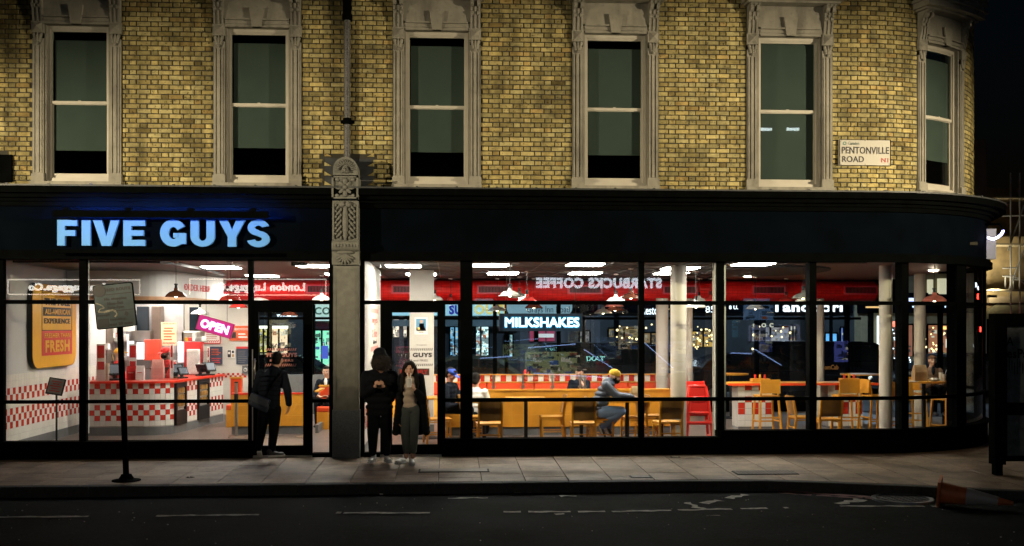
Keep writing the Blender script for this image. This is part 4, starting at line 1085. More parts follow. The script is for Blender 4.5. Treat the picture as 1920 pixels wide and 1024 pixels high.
# ---- red bulkhead duct along the back
du = thing('red_duct', (2.5, 7.3, 2.66), 'long glossy red tiled ceiling duct with grilles along the back', 'duct')
DUM = mat('red_duct_tile', (.78, .014, .012), .28, var=.1, vs=8, isl=.12)
x0, x1 = XA(423, 7.2), XA(1648, 7.2)
def dprof(t): a = radians(-80 + 160 * t); return 7.45 - .28 * cos(a), 2.885 + .235 * sin(a)
b = MB(); poly = [dprof(t / 14) for t in range(15)]; q = [(y + .012, z) for y, z in poly] + [(7.75, 3.12), (7.75, 2.66)]
b.prismx(q, x0 + .01, x1 - .01); b.build('duct_body', mat('duct_dark_red', (.25, .005, .005), .5), du)
b = MB(); n = int((x1 - x0) / .11)
for i in range(n):
    xa, xb = x0 + i * .11 + .002, x0 + (i + 1) * .11 - .002
    for k in range(10):
        p, q = dprof(k / 10 + .004), dprof((k + 1) / 10 - .004); b.f(b.v(xa, p[0], p[1]), b.v(xb, p[0], p[1]), b.v(xb, q[0], q[1]), b.v(xa, q[0], q[1]))
tag(b.build('duct_tiles', DUM, du), kind='stuff')
for px in (447, 607, 767, 927, 1097, 1275, 1442, 1614):
    X = XA(px, 7.15); g = MB(); w, z0, z1 = .36, 2.83, 2.97
    g.box(X - w - .04, X + w + .04, 7.12, 7.17, z1, z1 + .03); g.box(X - w - .04, X + w + .04, 7.12, 7.17, z0 - .03, z0); g.box(X - w - .04, X - w, 7.12, 7.17, z0, z1); g.box(X + w, X + w + .04, 7.12, 7.17, z0, z1)
    go = g.build('grille_frame', mat('pinkish_red', (.62, .03, .06), .35), du)
    g = MB(); g.box(X - w, X + w, 7.165, 7.18, z0, z1)
    g.build('grille_back', DARK, go)
    g = MB()
    for k in range(22): xx = X - w + .72 * k / 22; g.box(xx, xx + .013, 7.14, 7.165, z0, z1)
    tag(g.build('grille_slats', mat('dull_red', (.22, .01, .02), .4), go), kind='stuff')
# ---- ceiling lights
def ceil_at(px, py, z=3.15):
    d = (z - H) * F / (HZ - py); xc = (px - 960) / F; return xc * d * CT + d * ST, -xc * d * ST + d * CT - D
fp = [(-7.12, ceil_at(162, 493, 3.10)[1])] + [ceil_at(px, py, 3.10) for px, py in ((230, 493), (300, 494), (340, 499), (380, 507), (421, 517.5))]
bk = [along(CL * k / 24)[:2] for k in range(24, -1, -1)]
MB().flat(fp + bk, 3.101, 3.149).build('dark_ceiling_track', DARK, bld)
wh = ['over the curved counter corner', 'nearest the left door', 'above the left shop centre', 'nearest the stone pier', 'above the right door', 'beyond the one above the right door', 'behind the black inner post', 'second row behind the black post', 'front row above the milkshakes sign', 'second row above the milkshakes sign', 'front row by the round white column', 'second row by the round white column', 'front row above the tall red table', 'second row above the tall red table', 'over the kitchen behind the bulkhead', 'far back over the kitchen']
for i, (px, py) in enumerate([(415, 500), (492, 516), (590, 497), (640, 513), (757, 497), (790, 513), (920, 495.5), (943, 511), (1097, 494.5), (1097, 511), (1275, 501.5), (1258, 511), (1412, 493.5), (1428, 510), (250, 511), (330, 517)]):
    X, Y = ceil_at(px, py)
    if Y > 6.9: Y = 6.9
    if i >= 14: X, Y = [(-6.2, 5.2), (-6.2, 6.6)][i - 14]
    t = thing('ceiling_light', (X, Y, 3.13), 'white glowing flat ceiling light panel, ' + wh[i], 'ceiling light', 'ceiling light panels')
    b = MB(); b.box(X - .3, X + .3, Y - .31, Y + .31, 3.122, 3.141); b.build('diffuser', PANEL if X < 7 else PANEL, t)
    b = MB()
    for s in (-1, 1): b.box(X + s * .31 - .01, X + s * .31 + .01, Y - .33, Y + .33, 3.136, 3.149); b.box(X - .3, X + .3, Y + s * .32 - .01, Y + s * .51 + .01, 3.136, 3.149)
    b.build('frame', WHITE, t)
for i, (x, y) in enumerate(((9.15, 2.7), (6.3, 5.2))):  # downlights added to brighten the boy's corner and the red duct
    t = thing('downlight', (x, y, 3.12), 'added round ceiling downlight ' + ('over the round table by the corner' if i == 0 else 'beyond the oval ceiling panel'), 'downlight'); b = MB(); b.cyl((x, y, 3.106), (x, y, 3.118), .07, n=18); b.build('lens', emis('added_downlight_lens', (1, .82, .62), 420), t); b = MB(); b.lathe([(.09, 0), (.115, 0), (.115, .02), (.09, .02)], (x, y, 3.12), 20); b.build('trim_ring', WHITE, t)
# strip lights added under the bulkhead to brighten the kitchen
for (x, y, l) in ((-6.3, 4.25, 'left'), (-5.62, 5.4, 'right')):
    b = MB(); b.box(x - .35 if l == 'left' else x - .06, x + .35 if l == 'left' else x + .06, y - .05 if l == 'left' else y - .5, y + .05 if l == 'left' else y + .5, 2.53, 2.553)
    tag(b.build('added_strip_light', PANELW), 'added warm strip light under the %s run of the counter bulkhead' % l, 'strip light')
# exit signs hanging
for px, py0, py1, Y, lab in ((561, 488, 498, 1.2, 'green running man exit sign above the left door'), (777, 492, 500, 1.9, 'dark exit sign hanging above the right door')):
    a, c = PT(px - 15, py1, Y), PT(px + 15, py0, Y); t = thing('exit_sign', (a.x, Y, a.z), lab, 'exit sign'); MB().box(a.x, c.x, Y, Y + .03, a.z, min(c.z, 3.14)).build('plate', mat('exit_green', (.015, .07, .05), .5), t)
    b = MB(); h = min(c.z, 3.14) - a.z; b.box(a.x + .03, a.x + .11, Y - .004, Y, a.z + .02, a.z + h - .02); b.prism([(a.x + .16, a.z + h * .7), (a.x + .18, a.z + h * .3), (a.x + .2, a.z + h * .7)], Y - .004, Y); b.ell((a.x + .24, Y, a.z + h * .72), (.01, .004, .01), n=6, m=4); b.box(a.x + .22, a.x + .26, Y - .004, Y, a.z + h * .2, a.z + h * .6); b.build('symbols', WP, t)

# ============================================================ PENDANT LAMPS
def shade_mesh():
    b = MB(); pr = [(.035, .15), (.04, .11), (.065, .10), (.12, .085), (.175, .045), (.205, .012), (.21, 0), (.20, .002), (.17, .035), (.11, .07), (.03, .09)]
    b.lathe(pr, n=22); return b.mesh('shade', smooth=True)
SHADE = shade_mesh(); b = MB(); b.cyl((0, 0, .14), (0, 0, .21), .03, .022, n=10); b.cyl((0, 0, .20), (0, 0, .225), .034, n=10); CAPM = b.mesh('neck', smooth=False)
b = MB(); b.cyl((0, 0, 0), (0, 0, 1), .0055, n=6); CORD = b.mesh('cord'); b = MB(); b.ell((0, 0, .03), (.035, .035, .04), n=10, m=6); BULB = b.mesh('bulb', smooth=True)
b = MB(); b.lathe([(.05, 0), (.05, -.02), (.001, -.03)], n=12); ROSE = b.mesh('rose')
PCOL = {'white': mat('lamp_white', (.72, .70, .66), .25), 'red': mat('lamp_red', (.60, .05, .04), .25), 'brown': mat('lamp_brown', (.11, .035, .02), .25), 'grey': mat('lamp_grey', (.13, .125, .11), .3), 'pink': mat('lamp_pink', (.55, .16, .13), .3)}
PL = [(330, 557, 42, 'brown', 1, 'in front of the ORDER HERE lettering'), (432, 563, 42, 'red', 1, 'above the OPEN sign'), (487, 564, 30, 'white', 0, 'above the left door frame'), (603, 563, 37, 'white', 1, 'next to the stone pier'),
      (296, 588, 34, 'red', 0, 'left of the kitchen menu'), (309, 583, 34, 'white', 0, 'partly behind the red lamp at the kitchen menu'), (325, 603, 25, 'red', 0, 'directly above the beige kitchen menu'), (375, 589, 33, 'white', 0, 'left of the OPEN sign'), (447, 577, 28, 'red', 0, 'small, right above the OPEN sign'), (257, 590, 26, 'white', 0, 'beside the dark kitchen window'),
      (542, 592, 29, 'brown', 0, 'seen through the left door glass'), (784, 562, 36, 'brown', 1, 'above the right door'), (815, 563, 34, 'white', 1, 'right of the brown one above the right door'), (845, 570, 28, 'red', 0, 'left of the black inner post'),
      (956, 556, 44, 'grey', 1, 'large, above the left end of the milkshakes sign'), (974, 559, 36, 'grey', 1, 'half behind the large grey one'), (988, 566, 40, 'red', 1, 'below the two grey ones'), (932, 583, 30, 'grey', 0, 'small, left of the milkshakes sign'), (1001, 578, 34, 'brown', 0, 'just above the milkshakes lettering'),
      (1155, 566, 38, 'white', 1, 'below the reflected coffee lettering'), (1183, 560, 42, 'brown', 1, 'left of the thin mullion at the white columns'), (1152, 575, 34, 'pink', 0, 'directly below the white one'), (1153, 583, 32, 'brown', 0, 'lowest of the three stacked lamps'), (1131, 588, 26, 'grey', 0, 'small, left of the three stacked lamps'),
      (1311, 567, 26, 'white', 0, 'between the round column and the red one'), (1332, 565, 34, 'red', 1, 'right of the round white column'), (1305, 577, 40, 'white', 0, 'low behind the red one'),
      (1474, 566, 32, 'red', 1, 'above the tall red table'), (1506, 560, 43, 'grey', 1, 'right of the red one over the tall table'), (1510, 568, 42, 'white', 0, 'tucked under the grey one over the tall table'), (1416, 580, 36, 'grey', 0, 'low over the left end of the tall table'), (1752, 565, 46, 'pink', 1, 'over the round table by the corner')]
for px, py, w, col, near, lab in PL:
    ks = .86 if px < 440 and near else 1; dist = min(max(.42 * ks * F / w, 17.5), 23.6); xc = (px - 960) / F
    X, Y = xc * dist * CT + dist * ST, -xc * dist * ST + dist * CT - D; z = H + (HZ - py) * dist / F
    t = thing('pendant_lamp', (X, Y, z), '%s enamel pendant lamp %s' % (col, lab), 'pendant lamp', 'pendant lamps')
    put('lamp_shade', SHADE, None, t); SHADE_o = t.children[0]
    if len(SHADE.materials) == 0: SHADE.materials.append(None)
    SHADE_o.material_slots[0].link = 'OBJECT'; SHADE_o.material_slots[0].material = PCOL[col]; t.scale = (ks, ks, 1)
    put('neck', CAPM, DARK if col in ('brown', 'grey') else WHITE, t); put('bulb', BULB, WARM, t)
    o = put('cord', CORD, WHITE if col in ('white', 'pink') else DARK, t, (0, 0, .2)); o.scale = (1, 1, max(.05, 3.14 - z - .2)); put('ceiling_rose', ROSE, WHITE, t, (0, 0, 3.149 - z))
# ============================================================ COLUMNS
def column(px0, px1, Y, z1=3.15, lab=''):
    X0, X1_ = XA(px0, Y), XA(px1, Y); c = (X0 + X1_) / 2; r = (X1_ - X0) / 2
    b = MB(); b.cyl((c, Y, .015), (c, Y, z1), r, n=28); b.cyl((c, Y, .95), (c, Y, .958), r + .003, n=28)
    o = b.build('round_column', mat('cream_column', (.50, .44, .37), .55, var=.03, vs=2), None, smooth='auto'); tag(o, lab, 'column')
    return o
column(1257.5, 1287, 1.7, lab='thick cream round column in front of the high chairs')
column(1230, 1253, 7.0, 2.7, 'pale round column behind and left of the thick cream column')
column(1286, 1298.5, 7.2, 2.7, 'slim pale column behind and right of the thick cream column')
column(1336, 1346, .6, lab='slim cream column right of the red high chairs')
column(1532, 1545, 7.1, 2.7, lab='slim pinkish column at the back behind the tall red table')
column(1649, 1672.5, 1.7, lab='grey white round column left of the round table')
column(1714.5, 1734.5, 4.4, lab='cream round column behind the paper bag and the boy')
# ============================================================ FURNITURE
def booth(px0, px1, Y, z1, lab, red=False, th=.12, planks=3):
    xa, xb = XA(px0, Y), XA(px1, Y); t = thing('booth_partition', ((xa + xb) / 2, Y, .015), lab, 'booth')
    MB().box(xa + .01, xb - .01, Y + .02, Y + th, .015, .17).build('plinth', KICK, t)
    hz = (z1 - .03 - .17) / planks
    x = xa; ls = []
    while x < xb - .2: ls.append(x); x += 1.25
    ls.append(xb)
    for k in range(planks):
        for a, c in zip(ls, ls[1:]): MB().box(a + .002, c - .002, Y, Y + th, .17 + k * hz + .001, .17 + (k + 1) * hz - .001).build('wood_board', WOOD, t)
    MB().box(xa, xb, Y - .015, Y + th + .02, z1 - .03, z1).build('top_rail', RED if red else WOOD, t); return t
booth(835, 1258, 3.0, .875, 'long low yellow wood booth wall behind the window tables'); booth(1287.5, 1296, 3.0, .875, 'short end of the wood booth wall right of the thick column') if False else None
booth(433, 476, 3.4, .80, 'yellow wood booth end left of the left door', red=True); booth(486, 571, 3.45, .80, 'yellow wood booth wall seen through the left door', red=True)
booth(590, 598, 3.6, .83, 'narrow wood bench end left of the stone pier', th=.9)
def bench(px0, px1, Y, lab, seat=.46, back=.78):
    xa, xb = XA(px0, Y), XA(px1, Y); t = thing('booth_bench', ((xa + xb) / 2, Y, .015), lab, 'bench')
    MB().box(xa, xb, Y, Y + .5, .015, seat - .1).build('bench_base', WOOD, t); MB().cham(xa, xb, Y - .01, Y + .45, seat - .1, seat, .02).build('seat_cushion', VINYL, t)
    MB().cham(xa, xb, Y + .40, Y + .5, seat, back, .02).build('back_cushion', VINYL, t); MB().box(xa - .01, xb + .01, Y + .38, Y + .53, back, back + .03).build('top_rail', WOOD, t); return t
bench(594, 617, 4.3, 'orange red upholstered bench beside the stone pier', back=.84); bench(424, 446, 4.9, 'orange red upholstered seat end behind the steel post', back=.98)
# rear bench with checker band
xa, xb = XA(640, 7.2), XA(1300, 7.2); t = thing('wall_bench', ((xa + xb) / 2, 7.3, .015), 'long red upholstered wall bench with red and white tile band', 'bench')
MB().box(xa, xb, 7.1, 7.6, .015, .40).build('bench_base', WOOD, t); MB().cham(xa, xb, 7.1, 7.55, .40, .48, .02).build('seat_cushion', VINYL, t)
x = xa
while x < xb: MB().cham(x + .01, min(x + 1.1, xb) - .01, 7.55, 7.68, .48, .755, .02).build('back_cushion', VINYL, t); x += 1.1
MB().box(xa, xb, 7.53, 7.7, .755, .775).build('lower_rail', WOOD, t); MB().box(xa, xb, 7.53, 7.7, .93, .95).build('upper_rail', WOOD, t)
x = xa; i = 0
while x < xb - .12: MB().box(x + .002, x + .123, 7.59, 7.61, .78, .925).build('band_tile', REDT if i % 2 else WHITET, t); x += .125; i += 1
# steel screen posts with glass
gl = thing('glass_screen', (XA(1000, 3.1), 3.08, .875), 'row of clear glass screens on steel posts along the booth wall', 'screen')
for px in (925.5, 980.5, 1036, 1088, 1096.5, 1255):
    X = XA(px, 3.08); b = MB(); b.box(X - .018, X + .018, 3.06, 3.10, .875, 1.145); b.build('post', STEEL, gl)
    b = MB()
    for z in (.92, 1.09):
        for s in (-1, 1): b.box(X + s * .028 - .012, X + s * .028 + .012, 3.06, 3.10, z - .015, z + .015)
    b.build('clamp', STEEL, gl)
for a, c in ((866, 923), (928, 978), (983, 1033.5), (1039, 1085.5), (1099, 1198), (1200, 1252)): MB().box(XA(a, 3.08), XA(c, 3.08), 3.076, 3.084, .90, 1.12).build('glass', CLEAR, gl)
# queue posts
for i, (px, py) in enumerate(((443, 820), (507, 819.5), (571, 820.5))):
    d = F * (H - .015) / (py - HZ); xc = (px - 960) / F; X, Y = xc * d * CT + d * ST, -xc * d * ST + d * CT - D; Y = 2.9
    X = XA(px, Y); t = thing('queue_post', (X, Y, .015), 'polished steel queue post ' + ['left of the left door', 'behind the legs of the man entering', 'at the right edge of the left door'][i], 'post', 'steel queue posts')
    b = MB(); b.lathe([(.15, 0), (.15, .012), (.03, .03), (.001, .03)], (X, Y, .015), 24); b.build('base', STEEL, t, smooth='auto')
    top = 1.02 if i == 0 else .55; b = MB(); b.cyl((X, Y, .04), (X, Y, top), .028, n=14); b.build('pole', STEEL, t, smooth='auto')
    if i == 0: b = MB(); b.cyl((X, Y, .72), (X, Y, .82), .04, n=12); b.cyl((X, Y, top), (X, Y, top + .02), .035, n=12); b.build('belt_head', DARK, t)
# chairs ------------------------------------------------
def chair_proto():
    t = thing('wooden_chair', (0, 0, .015), 'x', 'chair'); kw = dict(world=False)
    b = MB(); b.cham(-.21, .21, -.21, .21, .415, .44, .008); b = MB(); b.box(-.21, .21, -.21, .21, .412, .44); b.build('seat', WOOD, t, world=False)
    for s in (-1, 1):
        b = MB(); b.bar((s * .18, .18, 0), (s * .185, .18, .415), .034); b.build('leg', WOOD, t, world=False)
        b = MB(); b.bar((s * .19, -.235, 0), (s * .19, -.19, .43), .034, .036); b.bar((s * .19, -.19, .43), (s * .19, -.255, .80), .032, .03); b.build('back_leg', WOOD, t, world=False)
        b = MB(); b.bar((s * .185, -.20, .17), (s * .182, .18, .17), .02, .03); b.bar((s * .18, -.19, .385), (s * .18, .19, .385), .018, .05); b.build('side_rail', WOOD, t, world=False)
    b = MB(); b.bar((-.18, .18, .385), (.18, .18, .385), .018, .05); b.bar((-.18, -.2, .25), (.18, -.2, .25), .02, .03); b.build('cross_rail', WOOD, t, world=False)
    b = MB(); n = 6
    for k in range(n):   # curved back panel
        x0, x1 = -.205 + .41 * k / n, -.205 + .41 * (k + 1) / n; c = lambda x: -.035 * (1 - (x / .2) ** 2)
        V = [b.v(x0, -.195 + c(x0), .49), b.v(x1, -.195 + c(x1), .49), b.v(x1, -.255 + c(x1), .815), b.v(x0, -.255 + c(x0), .815), b.v(x0, -.175 + c(x0), .49), b.v(x1, -.175 + c(x1), .49), b.v(x1, -.235 + c(x1), .815), b.v(x0, -.235 + c(x0), .815)]
        for q in ((1, 0, 3, 2), (4, 5, 6, 7), (3, 7, 6, 2), (0, 1, 5, 4)): b.f(*[V[i] for i in q])
        if k == 0: b.f(V[0], V[4], V[7], V[3])
        if k == n - 1: b.f(V[1], V[2], V[6], V[5])
    b.build('backrest', WOOD2, t, world=False); return t
# chair faces +y in local space (back at -y)
CH = chair_proto(); used = [0]
def chair(px, Y, rz, label, group='low wooden chairs at the window tables', proto=CH, z=.015):
    if not used[0]: o = proto; used[0] = 1
    else: o = copy_tree(proto)
    o.location = (XA(px, Y), Y, z); o.rotation_euler = (0, 0, radians(rz)); tag(o, label, 'chair', group); return o
chair(917, .85, 3, 'wooden chair with its dark back to the window, right of the black inner post')
chair(1093, .85, -2, 'wooden chair with its dark back to the window, left of the seated man')
chair(1251, .95, 6, 'wooden chair with its dark back to the window, left of the thick column')
chair(822, 1.75, -80, 'wooden chair side-on behind the woman in the long coat')
chair(1034, 2.1, 90, 'wooden chair side-on facing left, between the two dark chair backs')
chair(1127, 1.55, -90, 'wooden chair under the man in the yellow beanie')
chair(1188, 1.9, 92, 'wooden chair facing the man in the yellow beanie')
chair(1219, 2.2, -86, 'wooden chair half hidden behind the chair by the thick column')
chair(888, 2.2, -88, 'wooden chair half hidden beside the black inner post')
chair(1549, 1.3, 2, 'wooden chair with its dark back to the window, under the tall red table')
chair(1506, 1.7, -90, 'small wooden chair side-on left of the mullion under the tall table')
# high stools
def stool_proto():
    t = thing('high_stool', (0, 0, .015), 'x', 'stool')
    MB().box(-.2, .2, -.19, .19, .71, .735).build('seat', WOOD, t, world=False)
    for s in (-1, 1):
        b = MB(); b.bar((s * .21, .2, 0), (s * .17, .16, .71), .034); b.build('leg', WOOD, t, world=False)
        b = MB(); b.bar((s * .21, -.24, 0), (s * .17, -.17, .72), .034); b.bar((s * .17, -.17, .72), (s * .17, -.22, 1.0), .03); b.build('back_leg', WOOD, t, world=False)
        b = MB(); b.bar((s * .2, .185, .25), (s * .2, -.21, .25), .022); b.build('side_rail', WOOD, t, world=False)
    b = MB(); b.bar((-.195, .185, .22), (.195, .185, .22), .025, .03); b.bar((-.195, -.215, .32), (.195, -.215, .32), .025, .03); b.build('footrest', WOOD, t, world=False)
    b = MB(); b.box(-.19, .19, -.235, -.215, .78, 1.04); b.build('backrest', WOOD, t, world=False); return t
ST_ = stool_proto(); used2 = [0]
def stool(px, Y, rz, label):
    o = ST_ if not used2[0] else copy_tree(ST_); used2[0] = 1
    o.location = (XA(px, Y), Y, .015); o.rotation_euler = (0, 0, radians(rz)); tag(o, label, 'stool', 'high wooden stools')
stool(1437, 3.0, 2, 'high wooden stool in front of the left tiled pedestal'); stool(1585, 3.0, -2, 'high wooden stool in front of the right tiled pedestal')
stool(1640, 2.9, -80, 'high wooden stool left of the grey white round column'); stool(1691, 2.0, -25, 'high wooden stool at the left of the round table')
stool(1774, 1.95, 20, 'high wooden stool at the right of the round table'); stool(1716, 3.4, 160, 'high wooden stool behind the round table')
# window tables
def table_proto():
    t = thing('window_table', (0, 0, .015), 'x', 'table')
    MB().box(-.36, .36, -.32, .32, .725, .75).build('tabletop', WOOD, t, world=False)
    b = MB(); b.cyl((0, 0, .02), (0, 0, .72), .035, n=12); b.build('pedestal', DARK, t, world=False); b = MB(); b.lathe([(.24, 0), (.24, .012), (.05, .03)], n=20); b.build('base', DARK, t, world=False)
    b = MB(); b.box(-.2, .2, -.03, .03, .70, .724); b.build('bracket', DARK, t, world=False); return t
TB = table_proto(); tb_used = 0
for px, Y, lab in ((908, 1.75, 'square wood window table right of the black inner post'), (986, 2.3, 'square wood window table in the middle, on a black pedestal'), (1090, 1.75, 'square wood window table behind the second dark chair back'), (1176, 1.7, 'wood window table where the man in the yellow beanie sits'), (1240, 1.9, 'wood window table left of the thick cream column'), (800, 2.6, 'square wood table seen through the right door')):
    o = TB if not tb_used else copy_tree(TB); tb_used = 1; o.location = (XA(px, Y), Y, .015); tag(o, lab, 'table', 'square window tables')
# communal tall table
tt = thing('tall_table', (XA(1500, 4.1), 4.1, .015), 'long tall table with red edge on two tiled pedestals', 'table')
xa, xb = XA(1363, 3.9), XA(1643, 3.9); b = MB(); b.box(xa, xb, 3.8, 4.6, .90, .925); b.build('tabletop', WOOD, tt); b = MB(); b.box(xa - .008, xb + .008, 3.785, 3.80, .885, .93); b.build('red_edge', mat('red_edge', (.8, .07, .015), .3), tt)
for (a, c) in ((1384, 1448), (1553, 1617)):
    x0, x1 = XA(a, 3.95), XA(c, 3.95); MB().box(x0, x1, 3.96, 4.4, .05, .90).build('pedestal', GROUT, tt); MB().box(x0, x1, 3.95, 4.4, .015, .05).build('kick', KICK, tt)
    nn = 5; p = (x1 - x0) / nn; Rm, Wm = MB(), MB()
    for i in range(nn):
        for k in range(7):
            z = .06 + k * .12; mb = Rm if (k in (3, 4, 6) and (i + k) % 2) or (k == 2 and i % 2 == 0) else Wm; mb.box(x0 + i * p + .003, x0 + (i + 1) * p - .003, 3.945, 3.96, z + .003, z + .117)
    tag(Rm.build('red_tiles', REDT, tt), kind='stuff'); tag(Wm.build('white_tiles', WHITET, tt), kind='stuff')
def round_table(px, Y, z, r, lab, m=WOOD):
    X = XA(px, Y); t = thing('round_table', (X, Y, .015), lab, 'table'); b = MB(); b.lathe([(r, z - .03), (r, z), (.001, z)], (X, Y, 0), 32); b.build('tabletop', m, t)
    b = MB(); b.cyl((X, Y, .03), (X, Y, z - .03), .04, n=12); b.lathe([(.28, .015), (.28, .03), (.06, .05)], (X, Y, 0), 20); b.build('pedestal', DARK, t)
round_table(1732, 2.75, 1.03, .50, 'high round wood table with the boy\'s meal near the corner'); round_table(1371, 6.4, 1.01, .38, 'far high round wood table left of the tall red table'); round_table(1612, 6.3, 1.0, .42, 'far high round wood table right of the tall red table')
# menu holder boxes on tall table
for px, lab in ((1425, 'wooden condiment tray on the left part of the tall table'), (1592, 'wooden condiment tray on the right part of the tall table')):
    X = XA(px, 4.3); t = thing('condiment_tray', (X, 4.3, .925), lab, 'tray'); MB().box(X - .18, X + .18, 4.2, 4.4, .925, 1.0).build('box', WOOD, t)
    for dx in (-.1, 0, .1): b = MB(); b.cyl((X + dx, 4.3, .93), (X + dx, 4.3, 1.08), .03, .02, n=10); b.build('bottle', RED if dx else YELL, t)
# stacked red high chairs
def highchair_proto():
    t = thing('high_chair', (0, 0, 0), 'x', 'high chair'); m = mat('red_plastic', (.75, .03, .02), .28, var=.04)
    for s in (-1, 1):
        b = MB(); b.tube([(s * .23, -.24, .03), (s * .19, -.17, .52), (s * .15, -.12, .72)], .028, 10); b.tube([(s * .23, .24, .03), (s * .18, .16, .62), (s * .15, .15, .80)], .028, 10); b.build('side_frame', m, t, world=False, smooth='auto')
        b = MB(); b.tube([(s * .23, -.24, .03), (s * .23, .24, .03)], .034, 10); b.ell((s * .23, -.24, .03), (.045, .045, .04)); b.build('foot_rail', m, t, world=False, smooth=True)
    b = MB(); b.tube([(-.23, -.24, .03), (.23, -.24, .03)], .032, 10); b.build('front_rail', m, t, world=False, smooth=True)
    b = MB(); b.tube([(-.19, -.17, .50), (.19, -.17, .50)], .034, 10); b.tube([(-.15, -.12, .72), (.15, -.12, .72)], .03, 10); b.build('tray_rail', m, t, world=False, smooth=True)
    b = MB(); b.prism([(-.17, .52), (.17, .52), (.14, .69), (-.14, .69)], -.155, -.12); b.build('front_panel', m, t, world=False)
    b = MB(); b.box(-.16, .16, -.12, .14, .44, .47); b.box(-.14, .14, .13, .16, .47, .80); b.build('seat', m, t, world=False); return t
hc = highchair_proto(); X = XA(1308, 2.2)
for k, (dz, l) in enumerate(((0, 'bottom red plastic high chair of the stack beside the thick column'), (.27, 'top red plastic high chair of the stack beside the thick column'))):
    o = hc if k == 0 else copy_tree(hc); o.location = (X - .02 * k, 2.2 + .03 * k, .02 + dz); o.rotation_euler = (0, 0, radians(-4)); o.scale = (1.0, 1.0, .95); tag(o, l, 'high chair', 'stacked red high chairs')
# menu stand at far left
X, Y = XA(106, 1.1), 1.1; ms = thing('menu_stand', (X, Y, .015), 'slim black menu stand with tilted board by the left tiled wall', 'stand')
b = MB(); b.cyl((X, Y, .02), (X, Y, .95), .016, n=10); b.lathe([(.16, .015), (.16, .03), (.02, .04)], (X, Y, 0), 20); b.build('pole', DARK, ms)
M = Matrix.Translation((X - .01, Y, 1.065)) @ Matrix.Rotation(radians(9), 4, 'Y') @ Matrix.Rotation(radians(-18), 4, 'X'); MB().obox(M, .27, .025, .28).build('board', DARK, ms)
b = MB(); b.obox(M @ Matrix.Translation((0, -.016, 0)), .23, .005, .24); b.build('menu_sheet', mat('menu_grey', (.28, .26, .27), .5), ms)
b = MB()
for k, w in enumerate((.16, .1, .19, .12, .17)): b.obox(M @ Matrix.Translation((0, -.02, .08 - k * .04)), w, .003, .016)
tag(b.build('menu_lines', PRED, ms), kind='stuff')
# ============================================================ SIGNS IN THE WINDOW
# MILKSHAKES
Y = .42; a, c = PT(936, 628, Y), PT(1092, 588, Y); mk = thing('milkshakes_sign', ((a.x + c.x) / 2, Y, a.z), 'glowing white MILKSHAKES sign with blue halo on a dark navy box', 'sign')
MB().box(a.x, c.x, Y, Y + .08, PT(1000, 621, Y).z, c.z).build('box', mat('navy_box', (.008, .02, .05), .5), mk)
b = MB(); neon(b, 'MILKSHAKES', 945.5, 1087.5, 593.5, 615.5, Y - .01, .012, .013, 0); b.build('blue_halo', emis('cyan_glow', (.02, .30, .62), .6), mk)
b = MB(); neon(b, 'MILKSHAKES', 947, 1086, 595.5, 613.5, Y - .035, .01, .004, .0); b.build('letters', emis('cool_white_neon', (.72, .97, 1), 3.2), mk)
b = MB()
for px in (950, 1080): p = PT(px, 588, Y); b.cyl((p.x, Y + .04, c.z), (p.x, Y + .04, 3.12), .004, n=5)
b.build('hanging_wire', DARK, mk)
# OPEN
Y = .55; p = PT(404, 612.5, Y); op = thing('open_sign', tuple(p), 'tilted glowing magenta OPEN sign hanging on two cords', 'sign')
M = Matrix.Translation(p) @ Matrix.Rotation(radians(16.5), 4, 'Y'); sc = (Y + D) / F
MB().obox(M, 66 * sc, .07, 28.5 * sc).build('box', mat('magenta_box', (.50, .01, .14), .4), op)
MB().obox(M @ Matrix.Translation((0, -.037, 0)), 63 * sc, .004, 26 * sc).build('glowing_face', emis('magenta_glow', (.62, .01, .22), .8), op)
b = MB(); text(b, 'OPEN', (0, 0, 0), 53 * sc, 17.5 * sc, .012, .075); b.V = [tuple(M @ (Vector(v) + Vector((0, -.045, 0)))) for v in b.V]; b.build('letter_halo', emis('violet_glow', (.75, .25, .95), 1.6), op)
b = MB(); text(b, 'OPEN', (0, 0, 0), 52 * sc, 15.5 * sc, .02, .03); b.V = [tuple(M @ (Vector(v) + Vector((0, -.055, 0)))) for v in b.V]; b.build('letters', emis('pink_white_neon', (1, .85, .98), 3.0), op)
b = MB()
for px, py in ((386.5, 592), (426, 603)): q = PT(px, py, Y); b.cyl(q, (q.x, Y, 3.12), .004, n=5)
b.build('hanging_cord', DARK, op)

# ============================================================ KITCHEN
KB = 6.9
MB().box(XLW, XA(344, KB), KB, KB + .1, .015, 2.62).build('kitchen_wall', mat('kitchen_wall_grey', (.32, .29, .29), .5), bld)
def unit(px0, px1, py0, py1, Y, m, name, lab, cat, d=.4):
    a, c = PT(px0, py1, Y), PT(px1, py0, Y); b = MB(); b.cham(a.x, c.x, Y, Y + d, a.z, c.z, .006); o = b.build(name, m); tag(o, lab, cat); return o
BSTEEL = mat('bronze_steel', (.28, .22, .19), .35, metal=.8, var=.3, vs=1.5)
unit(166, 201, 570, 760, 5.6, BSTEEL, 'steel_cabinet', 'tall brownish steel cabinet at the left end of the kitchen', 'cabinet')
unit(202, 250, 600, 622, 6.3, PAPER, 'menu_header', 'white strip above the red kitchen panel behind the sign pole', 'panel', .1); unit(195, 218, 624, 640, 6.25, PORG, 'menu_board', 'orange red kitchen panel left of the sign pole', 'panel', .1)
unit(204, 244, 641, 760, 6.2, STEEL, 'steel_cabinet', 'steel cooking cabinet behind the sign pole', 'cabinet')
unit(256, 279, 575, 620, 6.6, mat('dark_pane', (.012, .02, .03), .2), 'dark_window', 'dark kitchen window beside the steel hood', 'window', .05)
